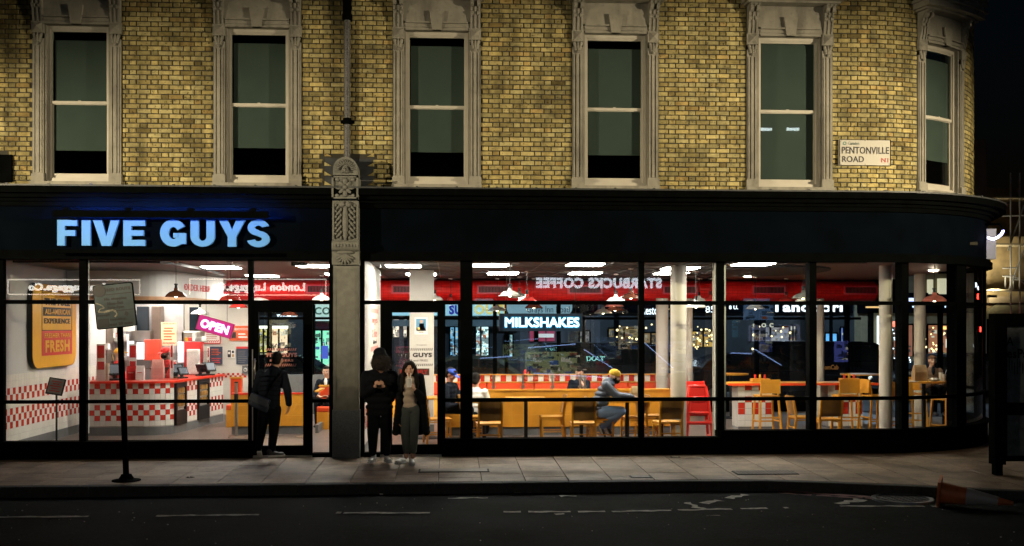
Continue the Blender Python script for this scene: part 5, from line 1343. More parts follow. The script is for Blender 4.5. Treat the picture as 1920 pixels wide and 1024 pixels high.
unit(355, 376, 576, 620, 7.7, mat('dark_pane', (.012, .02, .03), .2), 'dark_window', 'dark wall window left of the OPEN sign', 'window', .05)
unit(245, 282, 620, 640, 6.3, STEEL, 'extractor_hood', 'steel extractor hood in the left part of the kitchen', 'hood', .5); unit(340, 376, 622, 641, 6.9, STEEL, 'extractor_hood', 'steel extractor hood right of the kitchen menu', 'hood', .4)
unit(284, 301, 574, 640, 6.5, BSTEEL, 'steel_duct', 'vertical bronze steel duct left of the kitchen menu', 'duct', .3)
kt = poster(302, 331, 604, 648, 6.2, mat('menu_cream', (.74, .60, .38), .6), 'cream kitchen menu board with red chevron borders under a red lamp', texts=(('z', .1, .95, .04, .1, PRED, 9), ('l', .15, .9, .2, .8, PORG, 5), ('z', .1, .95, .86, .94, PRED, 9)))
SODA = emis('soda_glow', (1, .88, .95), 1.4)
for i, (a, c, t0, t1, Y, m, l, cat) in enumerate(((238, 247, 640, 668, 5.7, SODA, 'tilted glowing white drinks display right of the sign pole', 'drinks display'), (256, 268, 642, 674, 5.7, SODA, 'upright glowing white drinks display left of the red screen', 'drinks display'), (333, 342, 641, 680, 5.9, SODA, 'narrow glowing drinks display right of the worker', 'drinks display'), (270, 300, 637, 676, 5.8, mat('translucent_red', (.68, .07, .04), .4), 'large red drinks machine behind the worker', 'drinks machine'), (345, 378, 641, 700, 6.0, PRED, 'red drinks machine with a white dispenser', 'drinks machine'), (350, 372, 655, 702, 5.85, WP, 'white dispenser front of the red drinks machine', 'dispenser'))):
    unit(a, c, t0, t1, Y, m, cat.replace(' ', '_'), l, cat, .15)
for i, (px0, px1, py, Y, l) in enumerate(((168, 200, 655, 5.4, 'lower left'), (206, 242, 640, 6.0, 'behind the sign pole'), (282, 345, 690, 6.3, 'behind the worker'), (206, 246, 676, 5.9, 'under the sign pole panel'), (345, 385, 640, 6.5, 'right of the worker'))):
    a, c = PT(px0, py, Y), PT(px1, py, Y); t = thing('kitchen_shelf', ((a.x + c.x) / 2, Y, a.z), 'steel kitchen shelf with small cartons and bottles, ' + l, 'shelf'); MB().box(a.x, c.x, Y - .02, Y + .3, a.z - .02, a.z).build('shelf_board', STEEL, t)
    x = a.x + .02; k = 0; rnd = random.Random(i)
    while x < c.x - .06:
        w = rnd.uniform(.04, .11); h = rnd.uniform(.07, .19); MB().cham(x, x + w, Y, Y + .12, a.z, a.z + h, .006).build('carton', (PRED, WP, KRAFT, YELL, STEEL, PORG, WHITE)[rnd.randrange(7)], t); x += w + .012; k += 1
def boardstand(px0, px1, py0, Y, lab):
    a, c = PT(px0, 712, Y), PT(px1, py0, Y); t = thing('counter_notice', ((a.x + c.x) / 2, Y, 1.03), lab, 'notice'); h = c.z - 1.03
    MB().box(a.x, c.x, Y, Y + .01, 1.03, c.z).build('sheet', WP, t); b = MB(); b.box(a.x + .015, c.x - .015, Y - .004, Y, 1.03 + h * .62, c.z - .03); b.box(a.x + .015, c.x - .015, Y - .004, Y, 1.03 + h * .3, 1.03 + h * .52); b.build('red_print', PRED, t)
boardstand(181, 197, 645, 3.6, 'tall white notice with red print standing at the left of the counter'); boardstand(242, 256, 645, 3.9, 'white notice with red print on the counter right of the sign pole'); boardstand(318.5, 325, 645, 4.4, 'narrow notice with red print right of the worker'); boardstand(388, 393, 650, 6.0, 'slim notice with red print at the far end of the counter')
def pos(px, Y, rz, lab, s=1.0):
    s *= .82; X = XA(px, Y); z = 1.03; t = thing('till', (X, Y, z), lab, 'till'); b = MB(); M0 = Matrix.Translation((X, Y, z)) @ Matrix.Rotation(radians(rz), 4, 'Z') @ Matrix.Scale(s, 4)
    b.obox(M0 @ Matrix.Translation((0, .02, .02)), .24, .22, .04); b.obox(M0 @ Matrix.Translation((0, .06, .12)), .08, .06, .2); b.build('stand', DARK, t)
    b = MB(); Ms = M0 @ Matrix.Translation((0, 0, .22)) @ Matrix.Rotation(radians(-28), 4, 'X'); b.obox(Ms, .32, .05, .24); b.build('screen_housing', DARK, t)
    b = MB(); b.obox(Ms @ Matrix.Translation((0, -.028, 0)), .27, .004, .19); b.build('screen', emis('till_screen', (.25, .3, .38), .06), t)
pos(216, 3.75, 25, 'big dark till facing sideways left of the sign pole', 1.15); pos(331, 4.6, 35, 'dark till with lit screen right of the worker'); pos(343, 4.5, 50, 'second lit till screen close to the worker', .8); pos(392, 5.7, 40, 'dark till with lit screen at the far end of the counter'); pos(378, 5.6, 160, 'till seen from behind at the far end of the counter', .9)
def bag(px, Y, z, h, w, m, lab, logo=None):
    X = XA(px, Y); t = thing('paper_bag', (X, Y, z), lab, 'bag'); b = MB(); v = []
    for (hh, ww, dd) in ((0, 1, 1), (.55, 1.02, 1), (.85, .96, .55), (1, .98, .12)): v.append([b.v(X + sx * w / 2 * ww + .004 * hh, Y + sy * w * .32 * dd, z + h * hh) for sx, sy in ((-1, -1), (1, -1), (1, 1), (-1, 1))])
    b.f(*v[0][::-1]); 
    for p, q in zip(v, v[1:]):
        for k in range(4): l = (k + 1) % 4; b.f(p[k], p[l], q[l], q[k])
    b.f(*v[-1]); b.build('bag_body', m, t)
    if logo: MB().box(X - w * .3, X + w * .3, Y - w * .33 - .003, Y - w * .32, z + h * .55 * .9, z + h * .8 * .68).build('printed_label', logo, t)
bag(263, 3.8, 1.03, .28, .15, WP, 'white paper bag with red label on the counter', PRED); bag(247, 3.9, 1.03, .27, .17, PRED, 'red paper bag on the counter beside the white bag', WP)
bag(1724, 2.65, 1.03, .30, .24, KRAFT, 'brown paper bag standing on the boy\'s round table'); bag(1193.5, 1.55, .765, .25, .19, KRAFT, 'brown paper bag on the table of the man in the beanie')
def cup(px, Y, z, h, lab, straw=True, m=None):
    X = XA(px, Y); t = thing('paper_cup', (X, Y, z), lab, 'cup'); b = MB(); b.lathe([(.028, 0), (.04, h), (.036, h), (.001, h - .01)], (X, Y, z), 18); b.build('cup_body', m or PAPER, t, smooth='auto')
    if straw: b = MB(); b.cyl((X, Y, z + h * .5), (X + .05, Y, z + h + .09), .005, n=6); b.build('straw', WP, t)
cup(1770, 2.5, 1.03, .13, 'pale paper cup with a straw on the boy\'s table'); cup(1764, 2.75, 1.03, .15, 'white paper cup behind the straw cup on the boy\'s table', False)
cup(863, 1.2, .015, .11, 'small white cup on the floor left of the black inner post', False) 
t = thing('meal_wrapper', (XA(1752, 2.5), 2.5, 1.03), 'crumpled foil wrapper with food in front of the boy', 'wrapper'); b = MB(); b.ell((XA(1752, 2.5), 2.5, 1.055), (.11, .07, .04), n=12, m=8); b.V = [tuple(Vector(v) + noise.noise_vector(Vector(v) * 25) * .025) for v in b.V]; b.build('foil', mat('foil', (.6, .56, .5), .3, metal=.5), t)
b = MB(); X = XA(1711, 2.4); b.box(X - .1, X + .1, 2.35, 2.45, 1.031, 1.04); tag(b.build('napkin', WP), 'white napkin at the left of the round table', 'napkin')
for i in range(6):   # cup stacks on counter
    px = 184 + i * 3.6; X = XA(px, 3.65); b = MB()
    b.cyl((X, 3.65, 1.03), (X, 3.65, 1.03 + .28 + .05 * (i % 2)), .028, .034, n=12); tag(b.build('cup_stack', mat('beige_cup', (.65, .52, .38), .6), None, smooth='auto'), ['leftmost', 'second', 'third', 'fourth', 'fifth', 'rightmost'][i] + ' of the six beige cup stacks at the left of the counter', 'cups', 'stacks of paper cups on the counter')
cl_ = MB(); sweep(cl_, -.12, -.11, 1.031, 1.55, .2, CL - .1, 30); tag(cl_.build('counter_screen', CLEAR), 'clear curved acrylic screen standing on the counter', 'screen')
# ============================================================ PEOPLE
def fuse(mb, voxel, name, smooth_it=3):
    me = mb.mesh('tmp'); ob = bpy.data.objects.new('tmp', me); C.objects.link(ob)
    r = ob.modifiers.new('r', 'REMESH'); r.mode = 'VOXEL'; r.voxel_size = voxel; r.use_smooth_shade = True
    if smooth_it: q = ob.modifiers.new('s', 'SMOOTH'); q.factor = .5; q.iterations = smooth_it
    dg = bpy.context.evaluated_depsgraph_get(); out = bpy.data.meshes.new_from_object(ob.evaluated_get(dg), depsgraph=dg)
    bpy.data.objects.remove(ob); bpy.data.meshes.remove(me); out.name = name; return out
def put_fused(mb, voxel, name, m, parent, smooth_it=3):
    me = fuse(mb, voxel, name, smooth_it); o0 = wloc(parent); me.transform(Matrix.Translation(-o0)); return put(name, me, m, parent)
def cap(b, p, r, q, r2, n=12):
    b.cyl(p, q, r, r2, n=n); b.ell(p, (r, r, r), n=n, m=8); b.ell(q, (r2, r2, r2), n=n, m=8)
def chain(b, pts):
    for (p, r), (q, r2) in zip(pts, pts[1:]): cap(b, Vector(p), r, Vector(q), r2)
def hand(b, w, d, nrm, curl=.5, side=1, s=1.0):
    """palm and five fingers from wrist w along d; fingers curl towards nrm"""
    w = Vector(w); d = Vector(d).normalized(); nrm = Vector(nrm); nrm = (nrm - d * nrm.dot(d)).normalized(); a = d.cross(nrm) * side
    M = Matrix((a, nrm, d)).transposed()
    b.ell(w + d * .045 * s, (.040 * s, .017 * s, .052 * s), M=M, n=10, m=8)
    for k, L in enumerate((.068, .078, .073, .058)):
        p = w + d * .085 * s + a * (.030 - .020 * k) * s; c1 = (d * cos(curl) + nrm * sin(curl)).normalized(); c2 = (d * cos(curl * 2.2) + nrm * sin(curl * 2.2)).normalized()
        q = p + c1 * L * .5 * s; e = q + c2 * L * .55 * s; cap(b, p - d * .02 * s, .0095 * s, q, .0088 * s, 8); cap(b, q, .0088 * s, e, .0075 * s, 8)
    p = w + d * .03 * s + a * .034 * s; q = p + (a * .7 + d * .6 + nrm * .35).normalized() * .038 * s; cap(b, p, .012 * s, q, .010 * s, 8); cap(b, q, .010 * s, q + (d * .8 + nrm * .6).normalized() * .03 * s, .0085 * s, 8)
def headM(f, up=(0, 0, 1)):
    f = Vector(f).normalized(); up = Vector(up); r = f.cross(up).normalized(); u = r.cross(f).normalized()
    return Matrix((r, f, u)).transposed()
def head(b, c, f, s=1.0, up=(0, 0, 1)):
    M = headM(f, up); c = Vector(c); P = lambda x, y, z: c + M @ Vector((x, y, z)) * s
    E = lambda x, y, z, rx, ry, rz: b.ell(P(x, y, z), (rx * s, ry * s, rz * s), M=M, n=14, m=10)
    E(0, -.012, .025, .077, .095, .092); E(0, .028, -.03, .060, .062, .078); E(0, .052, -.083, .032, .032, .028)
    E(0, .092, -.018, .013, .020, .028); E(0, .104, -.032, .016, .014, .012); E(0, .078, .018, .05, .02, .012)
    for q in (-1, 1): E(q * .042, .062, -.03, .026, .026, .024); E(q * .078, -.005, -.012, .010, .020, .032)
    E(0, .085, -.062, .026, .012, .012)
def face_parts(c, f, parent, s=1.0, up=(0, 0, 1), lips=(.30, .08, .07)):
    M = headM(f, up); c = Vector(c); P = lambda x, y, z: c + M @ Vector((x, y, z)) * s
    for q in (-1, 1):
        b = MB(); b.ell(P(q * .030, .083, -.003), (.014 * s, .006 * s, .0075 * s), M=M, n=10, m=6); b.build('eye', mat('eye_white', (.55, .52, .48), .3), parent, smooth=True)
        b = MB(); b.ell(P(q * .030, .088, -.003), (.0065 * s, .003 * s, .0065 * s), M=M, n=8, m=6); b.build('iris', PBLK, parent)
        b = MB(); b.ell(P(q * .031, .090, .014), (.020 * s, .006 * s, .0042 * s), M=M, n=8, m=5); b.build('eyebrow', HAIR, parent)
    b = MB(); b.ell(P(0, .096, -.062), (.022 * s, .006 * s, .0065 * s), M=M, n=10, m=6); b.build('lips', mat('lips', lips, .4), parent, smooth=True)
def person(loc, label, grp=None): return thing('person', loc, label, 'person', grp)
def shoe(parent, heel, d, m, sole=None, s=1.0, lift=0, up=None):
    heel = Vector(heel); d = Vector(d).normalized(); M = headM(d, up or (0, 0, 1)); P = lambda x, y, z: heel + M @ Vector((x, y, z)) * s
    b = MB(); E = lambda x, y, z, rx, ry, rz: b.ell(P(x, y, z), (rx * s, ry * s, rz * s), M=M, n=12, m=8)
    E(0, .03, .05, .037, .05, .045); E(0, .10, .045, .04, .08, .036); E(0, .19, .038, .044, .06, .03); E(0, .015, .08, .036, .042, .04)
    o = put_fused(b, .008, 'shoe', m, parent, 2)
    b = MB(); pts = [(-.036, -.015), (.036, -.015), (.040, .08), (.047, .18), (.034, .245), (0, .26), (-.034, .245), (-.047, .18), (-.040, .08)]
    A = [b.v(*P(x, y, 0)) for x, y in pts]; B = [b.v(*P(x, y, .028)) for x, y in pts]; b.f(*A[::-1]); b.f(*B)
    for k in range(len(pts)): l = (k + 1) % len(pts); b.f(A[k], A[l], B[l], B[k])
    so = b.build('sole', sole or SHOEW, o, world=False); so.data.transform(Matrix.Translation(-wloc(parent)))
    b = MB()
    for k in range(4): b.cyl(P(-.022, .09 + k * .022, .080 - k * .009), P(.022, .09 + k * .022, .080 - k * .009), .004 * s, n=5)
    so = b.build('laces', m if m != SHOED else WP, o, world=False); so.data.transform(Matrix.Translation(-wloc(parent))); return o

# -- 1 man entering, seen from behind, shoulder bag
def J(px, py, Y): return PT(px, py, Y)
Yp = -.32; t = person((XA(505, Yp), Yp, 0), 'man in dark quilted jacket entering the left door with a shoulder bag, back turned')
H1 = J(520, 673, -.26); fw = Vector((.30, .95, -.18))
b = MB(); head(b, H1, fw); chain(b, [(H1 + Vector((-.01, -.02, -.05)), .06), (J(514, 694, -.30), .062)])
chain(b, [(J(512, 706, -.3), .075), (J(506, 735, -.32), .08), (J(506, 765, -.32), .09)])
for hip, kn, an in ((J(496, 770, -.32), J(491, 806, -.22), J(485, 840, -.12)), (J(514, 770, -.32), J(512, 812, -.30), J(508, 846, -.36))): chain(b, [(hip, .08), (kn, .055), (an, .04)])
for sh, el, wr in ((J(486, 703, -.3), J(480, 733, -.24), J(489, 748, -.02)), (J(530, 702, -.3), J(539, 733, -.34), J(541, 759, -.30))): chain(b, [(sh, .05), (el, .04), (wr, .028)])
hand(b, J(541, 759, -.30), (-.05, .05, -1), (-1, .3, 0), .35, 1); hand(b, J(489, 748, -.02), (.4, .8, .2), (0, 0, -1), .8, -1)
put_fused(b, .009, 'body', SKIN, t)
b = MB()
tors = [(J(513, 697, -.30), .135, .09), (J(509, 712, -.30), .185, .12), (J(506, 727, -.31), .18, .125), (J(505, 742, -.32), .172, .125), (J(505, 756, -.32), .17, .128), (J(505, 768, -.32), .168, .125)]
for (p, rx, ry), (q, rx2, ry2) in zip(tors, tors[1:]):
    for k in range(3):
        u = k / 3; c = p.lerp(q, u); b.ell(c, (rx + (rx2 - rx) * u, ry + (ry2 - ry) * u, .062))
for sh, el, wr in ((J(488, 703, -.3), J(479, 733, -.24), J(488, 747, -.05)), (J(530, 702, -.3), J(539.5, 733, -.34), J(541.5, 757, -.30))): chain(b, [(sh, .075), (el, .062), (wr, .05)])
chain(b, [(J(514, 692, -.29), .075), (J(513, 696, -.30), .10)])
put_fused(b, .012, 'jacket', DNAVY, t, 3)
for k in range(7):   # quilting seams on the back
    c = J(508 - k * .6, 704 + k * 9, -.31); bb = MB(); w = .17; P = [(c + Vector((w * sin(a), -.128 * cos(a), -.01 * abs(a)))) for a in [radians(-70 + 14 * i) for i in range(11)]]; bb.tube(P, .007, 6); bb.build('quilt_seam', CLOTHK, t)
b = MB()
for hip, kn, an in ((J(496, 768, -.32), J(491, 806, -.22), J(485, 839, -.12)), (J(515, 768, -.32), J(513, 812, -.30), J(509, 845, -.36))): chain(b, [(hip, .105), (kn, .075), (an, .058)])
b.ell(J(505, 768, -.32), (.17, .12, .10)); put_fused(b, .012, 'trousers', CLOTHK, t, 3)
b = MB(); b.ell(H1 + Vector((-.005, -.018, .03)), (.088, .10, .09)); b.ell(H1 + Vector((-.01, -.05, -.03)), (.07, .06, .07)); put_fused(b, .010, 'hair', HAIR, t, 1)
shoe(t, J(503, 857, -.42), (.86, .35, 0), SHOED); shoe(t, J(486, 852, -.10) + Vector((0, 0, .02)), (-.1, 1, -.75), SHOED, s=.95, up=(0, .7, 1))
bagt = thing('shoulder_bag', J(486, 755, -.45), 'dark navy satchel hanging at the left hip of the man entering', 'bag'); b = MB(); M = Matrix.Rotation(radians(24), 3, 'Y')
b.obox(Matrix.Translation(J(486, 754, -.47)) @ M.to_4x4(), .30, .11, .19); b.obox(Matrix.Translation(J(488, 762, -.47)) @ M.to_4x4(), .26, .13, .10); put_fused(b, .012, 'bag_body', mat('bag_navy', (.012, .02, .04), .6, bump=.2), bagt, 7)
b = MB(); b.obox(Matrix.Translation(J(485, 750, -.535)) @ M.to_4x4(), .29, .02, .11); b.prism([(J(463, 758, -.5).x, J(463, 758, -.5).z), (J(482, 752, -.5).x, J(482, 752, -.5).z), (J(482, 745, -.5).x, J(482, 745, -.5).z)], -.53, -.49); b.build('bag_flap', mat('bag_grey', (.045, .055, .075), .6), bagt)
b = MB(); b.tube([J(498, 745, -.46), J(508, 728, -.455), J(520, 712, -.44), J(529, 699, -.38)], .013, 8); b.build('strap', CLOTHK, bagt)

# -- 2 man with fur hood looking down
Yp = -.72; t = person((XA(712, Yp), Yp, 0), 'man in black parka with fur-trimmed hood bowed over his phone, white trainers'); 
H2 = J(714, 684, -.82); b = MB(); head(b, H2, (.02, -.75, -.65), up=(0, -.6, .75)); chain(b, [(J(713, 690, -.72), .06), (J(712, 706, -.7), .07), (J(711, 740, -.7), .09), (J(711, 768, -.7), .09)])
LA = [(J(686, 708, -.7), .05), (J(684, 738, -.72), .04), (J(704, 724, -.95), .028)]; RA_ = [(J(737, 708, -.7), .05), (J(739, 738, -.72), .04), (J(718, 724, -.95), .028)]
chain(b, LA); chain(b, RA_); hand(b, J(704, 724, -.95), (.55, -.5, .25), (.6, .3, .5), .7, -1); hand(b, J(718, 724, -.95), (-.55, -.5, .25), (-.6, .3, .5), .7, 1)
for x0, x1_ in ((702, 699), (722, 725)): chain(b, [(J(x0, 768, -.7), .08), (J(x1_, 812, -.7), .055), (J(x1_, 852, -.68), .042)])
put_fused(b, .009, 'body', SKIN, t)
b = MB()
for py, rx, ry in ((700, .20, .12), (712, .255, .14), (724, .26, .15), (737, .25, .155), (750, .235, .155), (763, .22, .15), (776, .21, .145)): b.ell(J(711.5, py, -.70), (rx, ry, .075))
chain(b, [(J(688, 706, -.7), .095), (J(684, 738, -.74), .08), (J(703, 726, -.91), .055)]); chain(b, [(J(736, 706, -.7), .095), (J(739, 738, -.74), .08), (J(719, 726, -.91), .055)])
put_fused(b, .012, 'parka', CLOTHK, t, 8)
b = MB(); b.ell(J(713, 672, -.66), (.125, .12, .13)); b.ell(J(713, 684, -.64), (.14, .12, .12)); b.ell(J(712, 661, -.64), (.10, .09, .08)); put_fused(b, .012, 'hood', CLOTHK, t, 3)
b = MB(); c = J(716, 681, -.93); random.seed(3)
for k in range(1600):   # fur tufts round the hood edge
    d = Vector(noise.random_unit_vector()); 
    if d.y > .3: continue
    p = c + Vector((d.x * .148, .02 + d.y * .112, d.z * .103))
    tdir = (d + noise.random_unit_vector() * .7).normalized() * random.uniform(.02, .05); s_ = tdir.orthogonal().normalized() * .0035
    b.f(b.v(*(p + s_)), b.v(*(p - s_)), b.v(*(p + tdir)))
FUR = mat('fur', (.018, .013, .010), .85, var=.4, vs=40)
b.ell(c + Vector((0, .02, .0)), (.150, .115, .105)); b.build('fur_trim', FUR, t)
b = MB()
for x0, x1_ in ((702, 699), (722, 725)): chain(b, [(J(x0, 768, -.7), .115), (J(x1_, 812, -.7), .085), (J(x1_, 848, -.69), .062)])
b.ell(J(712, 770, -.7), (.19, .13, .1)); put_fused(b, .012, 'trousers', CLOTHK, t, 3)
shoe(t, J(702, 865, -.66), (-.25, -1, 0), SHOEW); shoe(t, J(724, 865, -.66), (.30, -1, 0), SHOEW)
b = MB(); p = J(711, 719, -.99); b.obox(Matrix.Translation(p) @ Matrix.Rotation(radians(-35), 4, 'X'), .075, .009, .15); ph = b.build('phone', DARK); tag(ph, 'dark phone held by the man in the fur-trimmed hood', 'phone')
b = MB()
for px, py in ((731, 735), (714, 781), (688, 735)): q = J(px, py, -.86); b.ell(q, (.008, .004, .009), n=6, m=4)
tag(b.build('zip_pulls', STEEL, t), kind='stuff')

# -- 3 woman drinking a milkshake
Yp = -.78; t = person((XA(768, Yp), Yp, 0), 'woman in long black coat over cream top sipping from a white cup, white trainers')
H3 = J(768, 692, -.84); fw = Vector((-.10, -1, -.06)); b = MB(); head(b, H3, fw, .97); chain(b, [(J(768, 700, -.80), .048), (J(769, 712, -.78), .055), (J(770, 745, -.79), .065), (J(771, 768, -.79), .075)])
chain(b, [(J(753, 718, -.78), .045), (J(752, 750, -.78), .034), (J(747, 783, -.80), .026)]); hand(b, J(747, 783, -.80), (0, -.1, -1), (1, 0, 0), .5, -1)
WR = J(776, 729, -.97); chain(b, [(J(786, 718, -.78), .045), (J(791, 746, -.86), .038), (WR, .026)]); hand(b, WR, (-.5, -.35, .85), (-.8, .5, -.1), .75, -1)
for x0, x1_, x2 in ((762, 760, 762), (777, 776, 774)): chain(b, [(J(x0, 775, -.78), .08), (J(x1_, 812, -.78), .052), (J(x2, 856, -.76), .036)])
put_fused(b, .008, 'body', SKIN, t); face_parts(H3, fw, t, .97)
b = MB()
for py, rx, ry in ((712, .12, .085), (724, .135, .11), (737, .125, .10), (750, .12, .10), (762, .125, .10)): b.ell(J(769, py, -.80), (rx, ry, .07))
put_fused(b, .011, 'cream_top', CREAM, t, 14)
b = MB()
for x0, x1_, x2 in ((761, 759, 762), (778, 777, 775)): chain(b, [(J(x0, 768, -.79), .086), (J(x1_, 812, -.79), .066), (J(x2, 845, -.77), .056)])
b.ell(J(770, 765, -.79), (.14, .11, .09)); put_fused(b, .011, 'joggers', GREYC, t, 3)
b = MB()   # open coat: back, two fronts, sleeves
for py in range(706, 812, 8):
    w = .17 + .0009 * (py - 706); b.ell(J(771, py, -.70), (w, .09, .055))
    for sx in (-1, 1): b.ell(J(771, py, -.76) + Vector((sx * (w - .035), -.01, 0)), (.062, .105, .055))
for sx, pts in ((-1, [(J(755, 712, -.77), .085), (J(750, 748, -.77), .075), (J(752, 776, -.80), .055)]), (1, [(J(786, 712, -.77), .085), (J(792, 748, -.85), .072), (J(781, 734, -.95), .048)])): chain(b, pts)
put_fused(b, .012, 'long_coat', CLOTHK, t, 8)
b = MB(); c = H3; b.ell(c + Vector((0, .03, .035)), (.092, .095, .095)); b.ell(c + Vector((0, -.035, .082)), (.066, .055, .035)); b.ell(c + Vector((-.05, -.055, .045)), (.030, .03, .045)); b.ell(c + Vector((.05, -.055, .045)), (.030, .03, .045))

for s in (-1, 1): chain(b, [(c + Vector((s * .075, .01, .03)), .032), (c + Vector((s * .095, .0, -.08)), .036), (c + Vector((s * .115, -.02, -.22)), .036), (c + Vector((s * .11, -.04, -.33)), .018)])
b.ell(c + Vector((0, .05, -.10)), (.10, .05, .14)); put_fused(b, .009, 'long_hair', HAIR, t, 2)
shoe(t, J(759, 867, -.62), (-.55, -1, 0), SHOEW); shoe(t, J(771, 869, -.70), (.1, -1, 0), SHOEW)
cp = J(767, 726, -1.03); cu_ = thing('milkshake_cup', cp, 'white milkshake cup with two straws held by the woman', 'cup'); b = MB(); b.lathe([(.034, 0), (.044, .12), (.046, .125), (.04, .128), (.001, .13)], cp, 18); b.build('cup_body', SHOEW, cu_, smooth='auto')
b = MB(); b.cyl(cp + Vector((-.012, 0, .12)), cp + Vector((-.025, .02, .21)), .006, n=6); b.build('straw', WP, cu_); b = MB(); b.cyl(cp + Vector((.012, 0, .12)), cp + Vector((.028, .02, .21)), .006, n=6); b.build('straw', WP, cu_)

# -- 4 seated man with yellow beanie (profile, facing right)
Ys = 1.5; t = person((XA(1130, Ys), Ys, 0), 'man in yellow beanie, navy puffer and jeans seated at the window table, in profile')
H4 = J(1153, 706, Ys); fw = Vector((1, -.1, -.3)); b = MB(); head(b, H4, fw, 1.0, (.3, 0, 1)); chain(b, [(H4 + Vector((-.03, 0, -.06)), .055), (J(1141, 722, Ys), .07), (J(1130, 745, Ys), .08), (J(1124, 770, Ys), .09)])
for dy, kx, ax in ((-.10, 1166, 1128), (.10, 1164, 1140)): chain(b, [(J(1128, 770, Ys + dy), .085), (J(kx, 770, Ys + dy), .06), (J(ax, 800, Ys + dy), .042)])
wl_ = J(1190, 745, Ys - .12); wr_ = J(1192, 742, Ys + .14)
chain(b, [(J(1136, 722, Ys - .19), .05), (J(1156, 744, Ys - .2), .04), (wl_, .028)]); chain(b, [(J(1138, 722, Ys + .19), .05), (J(1158, 744, Ys + .2), .04), (wr_, .028)]); hand(b, wl_, (1, .3, .0), (0, .3, -1), .5, 1); hand(b, wr_, (1, -.3, .0), (0, -.3, -1), .5, -1)
put_fused(b, .009, 'body', SKIN, t)
b = MB()
for px, py, rx in ((1140, 720, .13), (1136, 729, .155), (1132, 738, .165), (1128, 747, .17), (1125, 756, .168), (1123, 765, .165)): b.ell(J(px, py, Ys), (rx, .20, .062))
chain(b, [(J(1136, 724, Ys - .19), .085), (J(1156, 742, Ys - .21), .07), (J(1185, 745, Ys - .13), .052)]); chain(b, [(J(1138, 724, Ys + .19), .085), (J(1158, 742, Ys + .21), .07), (J(1186, 743, Ys + .13), .052)])
chain(b, [(J(1144, 716, Ys), .085), (J(1140, 720, Ys), .11)]); put_fused(b, .011, 'puffer_jacket', NAVY, t, 5)
b = MB()
for dy, kx, ax in ((-.10, 1165, 1129), (.10, 1163, 1141)): chain(b, [(J(1128, 772, Ys + dy), .115), (J(kx, 771, Ys + dy), .085), (J(ax, 799, Ys + dy), .062)])
b.ell(J(1125, 770, Ys), (.15, .19, .1)); put_fused(b, .011, 'jeans', JEAN, t, 3)
b = MB(); M = headM(fw, (.3, 0, 1)); b.ell(H4 + M @ Vector((0, -.015, .055)), (.092, .108, .075), M=M); b.ell(H4 + M @ Vector((0, -.012, .03)), (.096, .112, .032), M=M); put_fused(b, .009, 'beanie', mat('mustard_knit', (.62, .36, .03), .9, bump=.5, bs=90), t, 2)
b = MB(); b.ell(H4 + M @ Vector((0, .05, -.065)), (.062, .06, .055), M=M); b.ell(H4 + M @ Vector((0, .01, -.04)), (.074, .05, .06), M=M); b.build('beard', HAIR, t, smooth=True)
shoe(t, J(1122, 800, Ys - .1), (-.02 + .4, 0, -1), SHOED, up=(1, 0, .4)); shoe(t, J(1134, 803, Ys + .1), (.5, 0, -1), SHOED, up=(1, 0, .5))

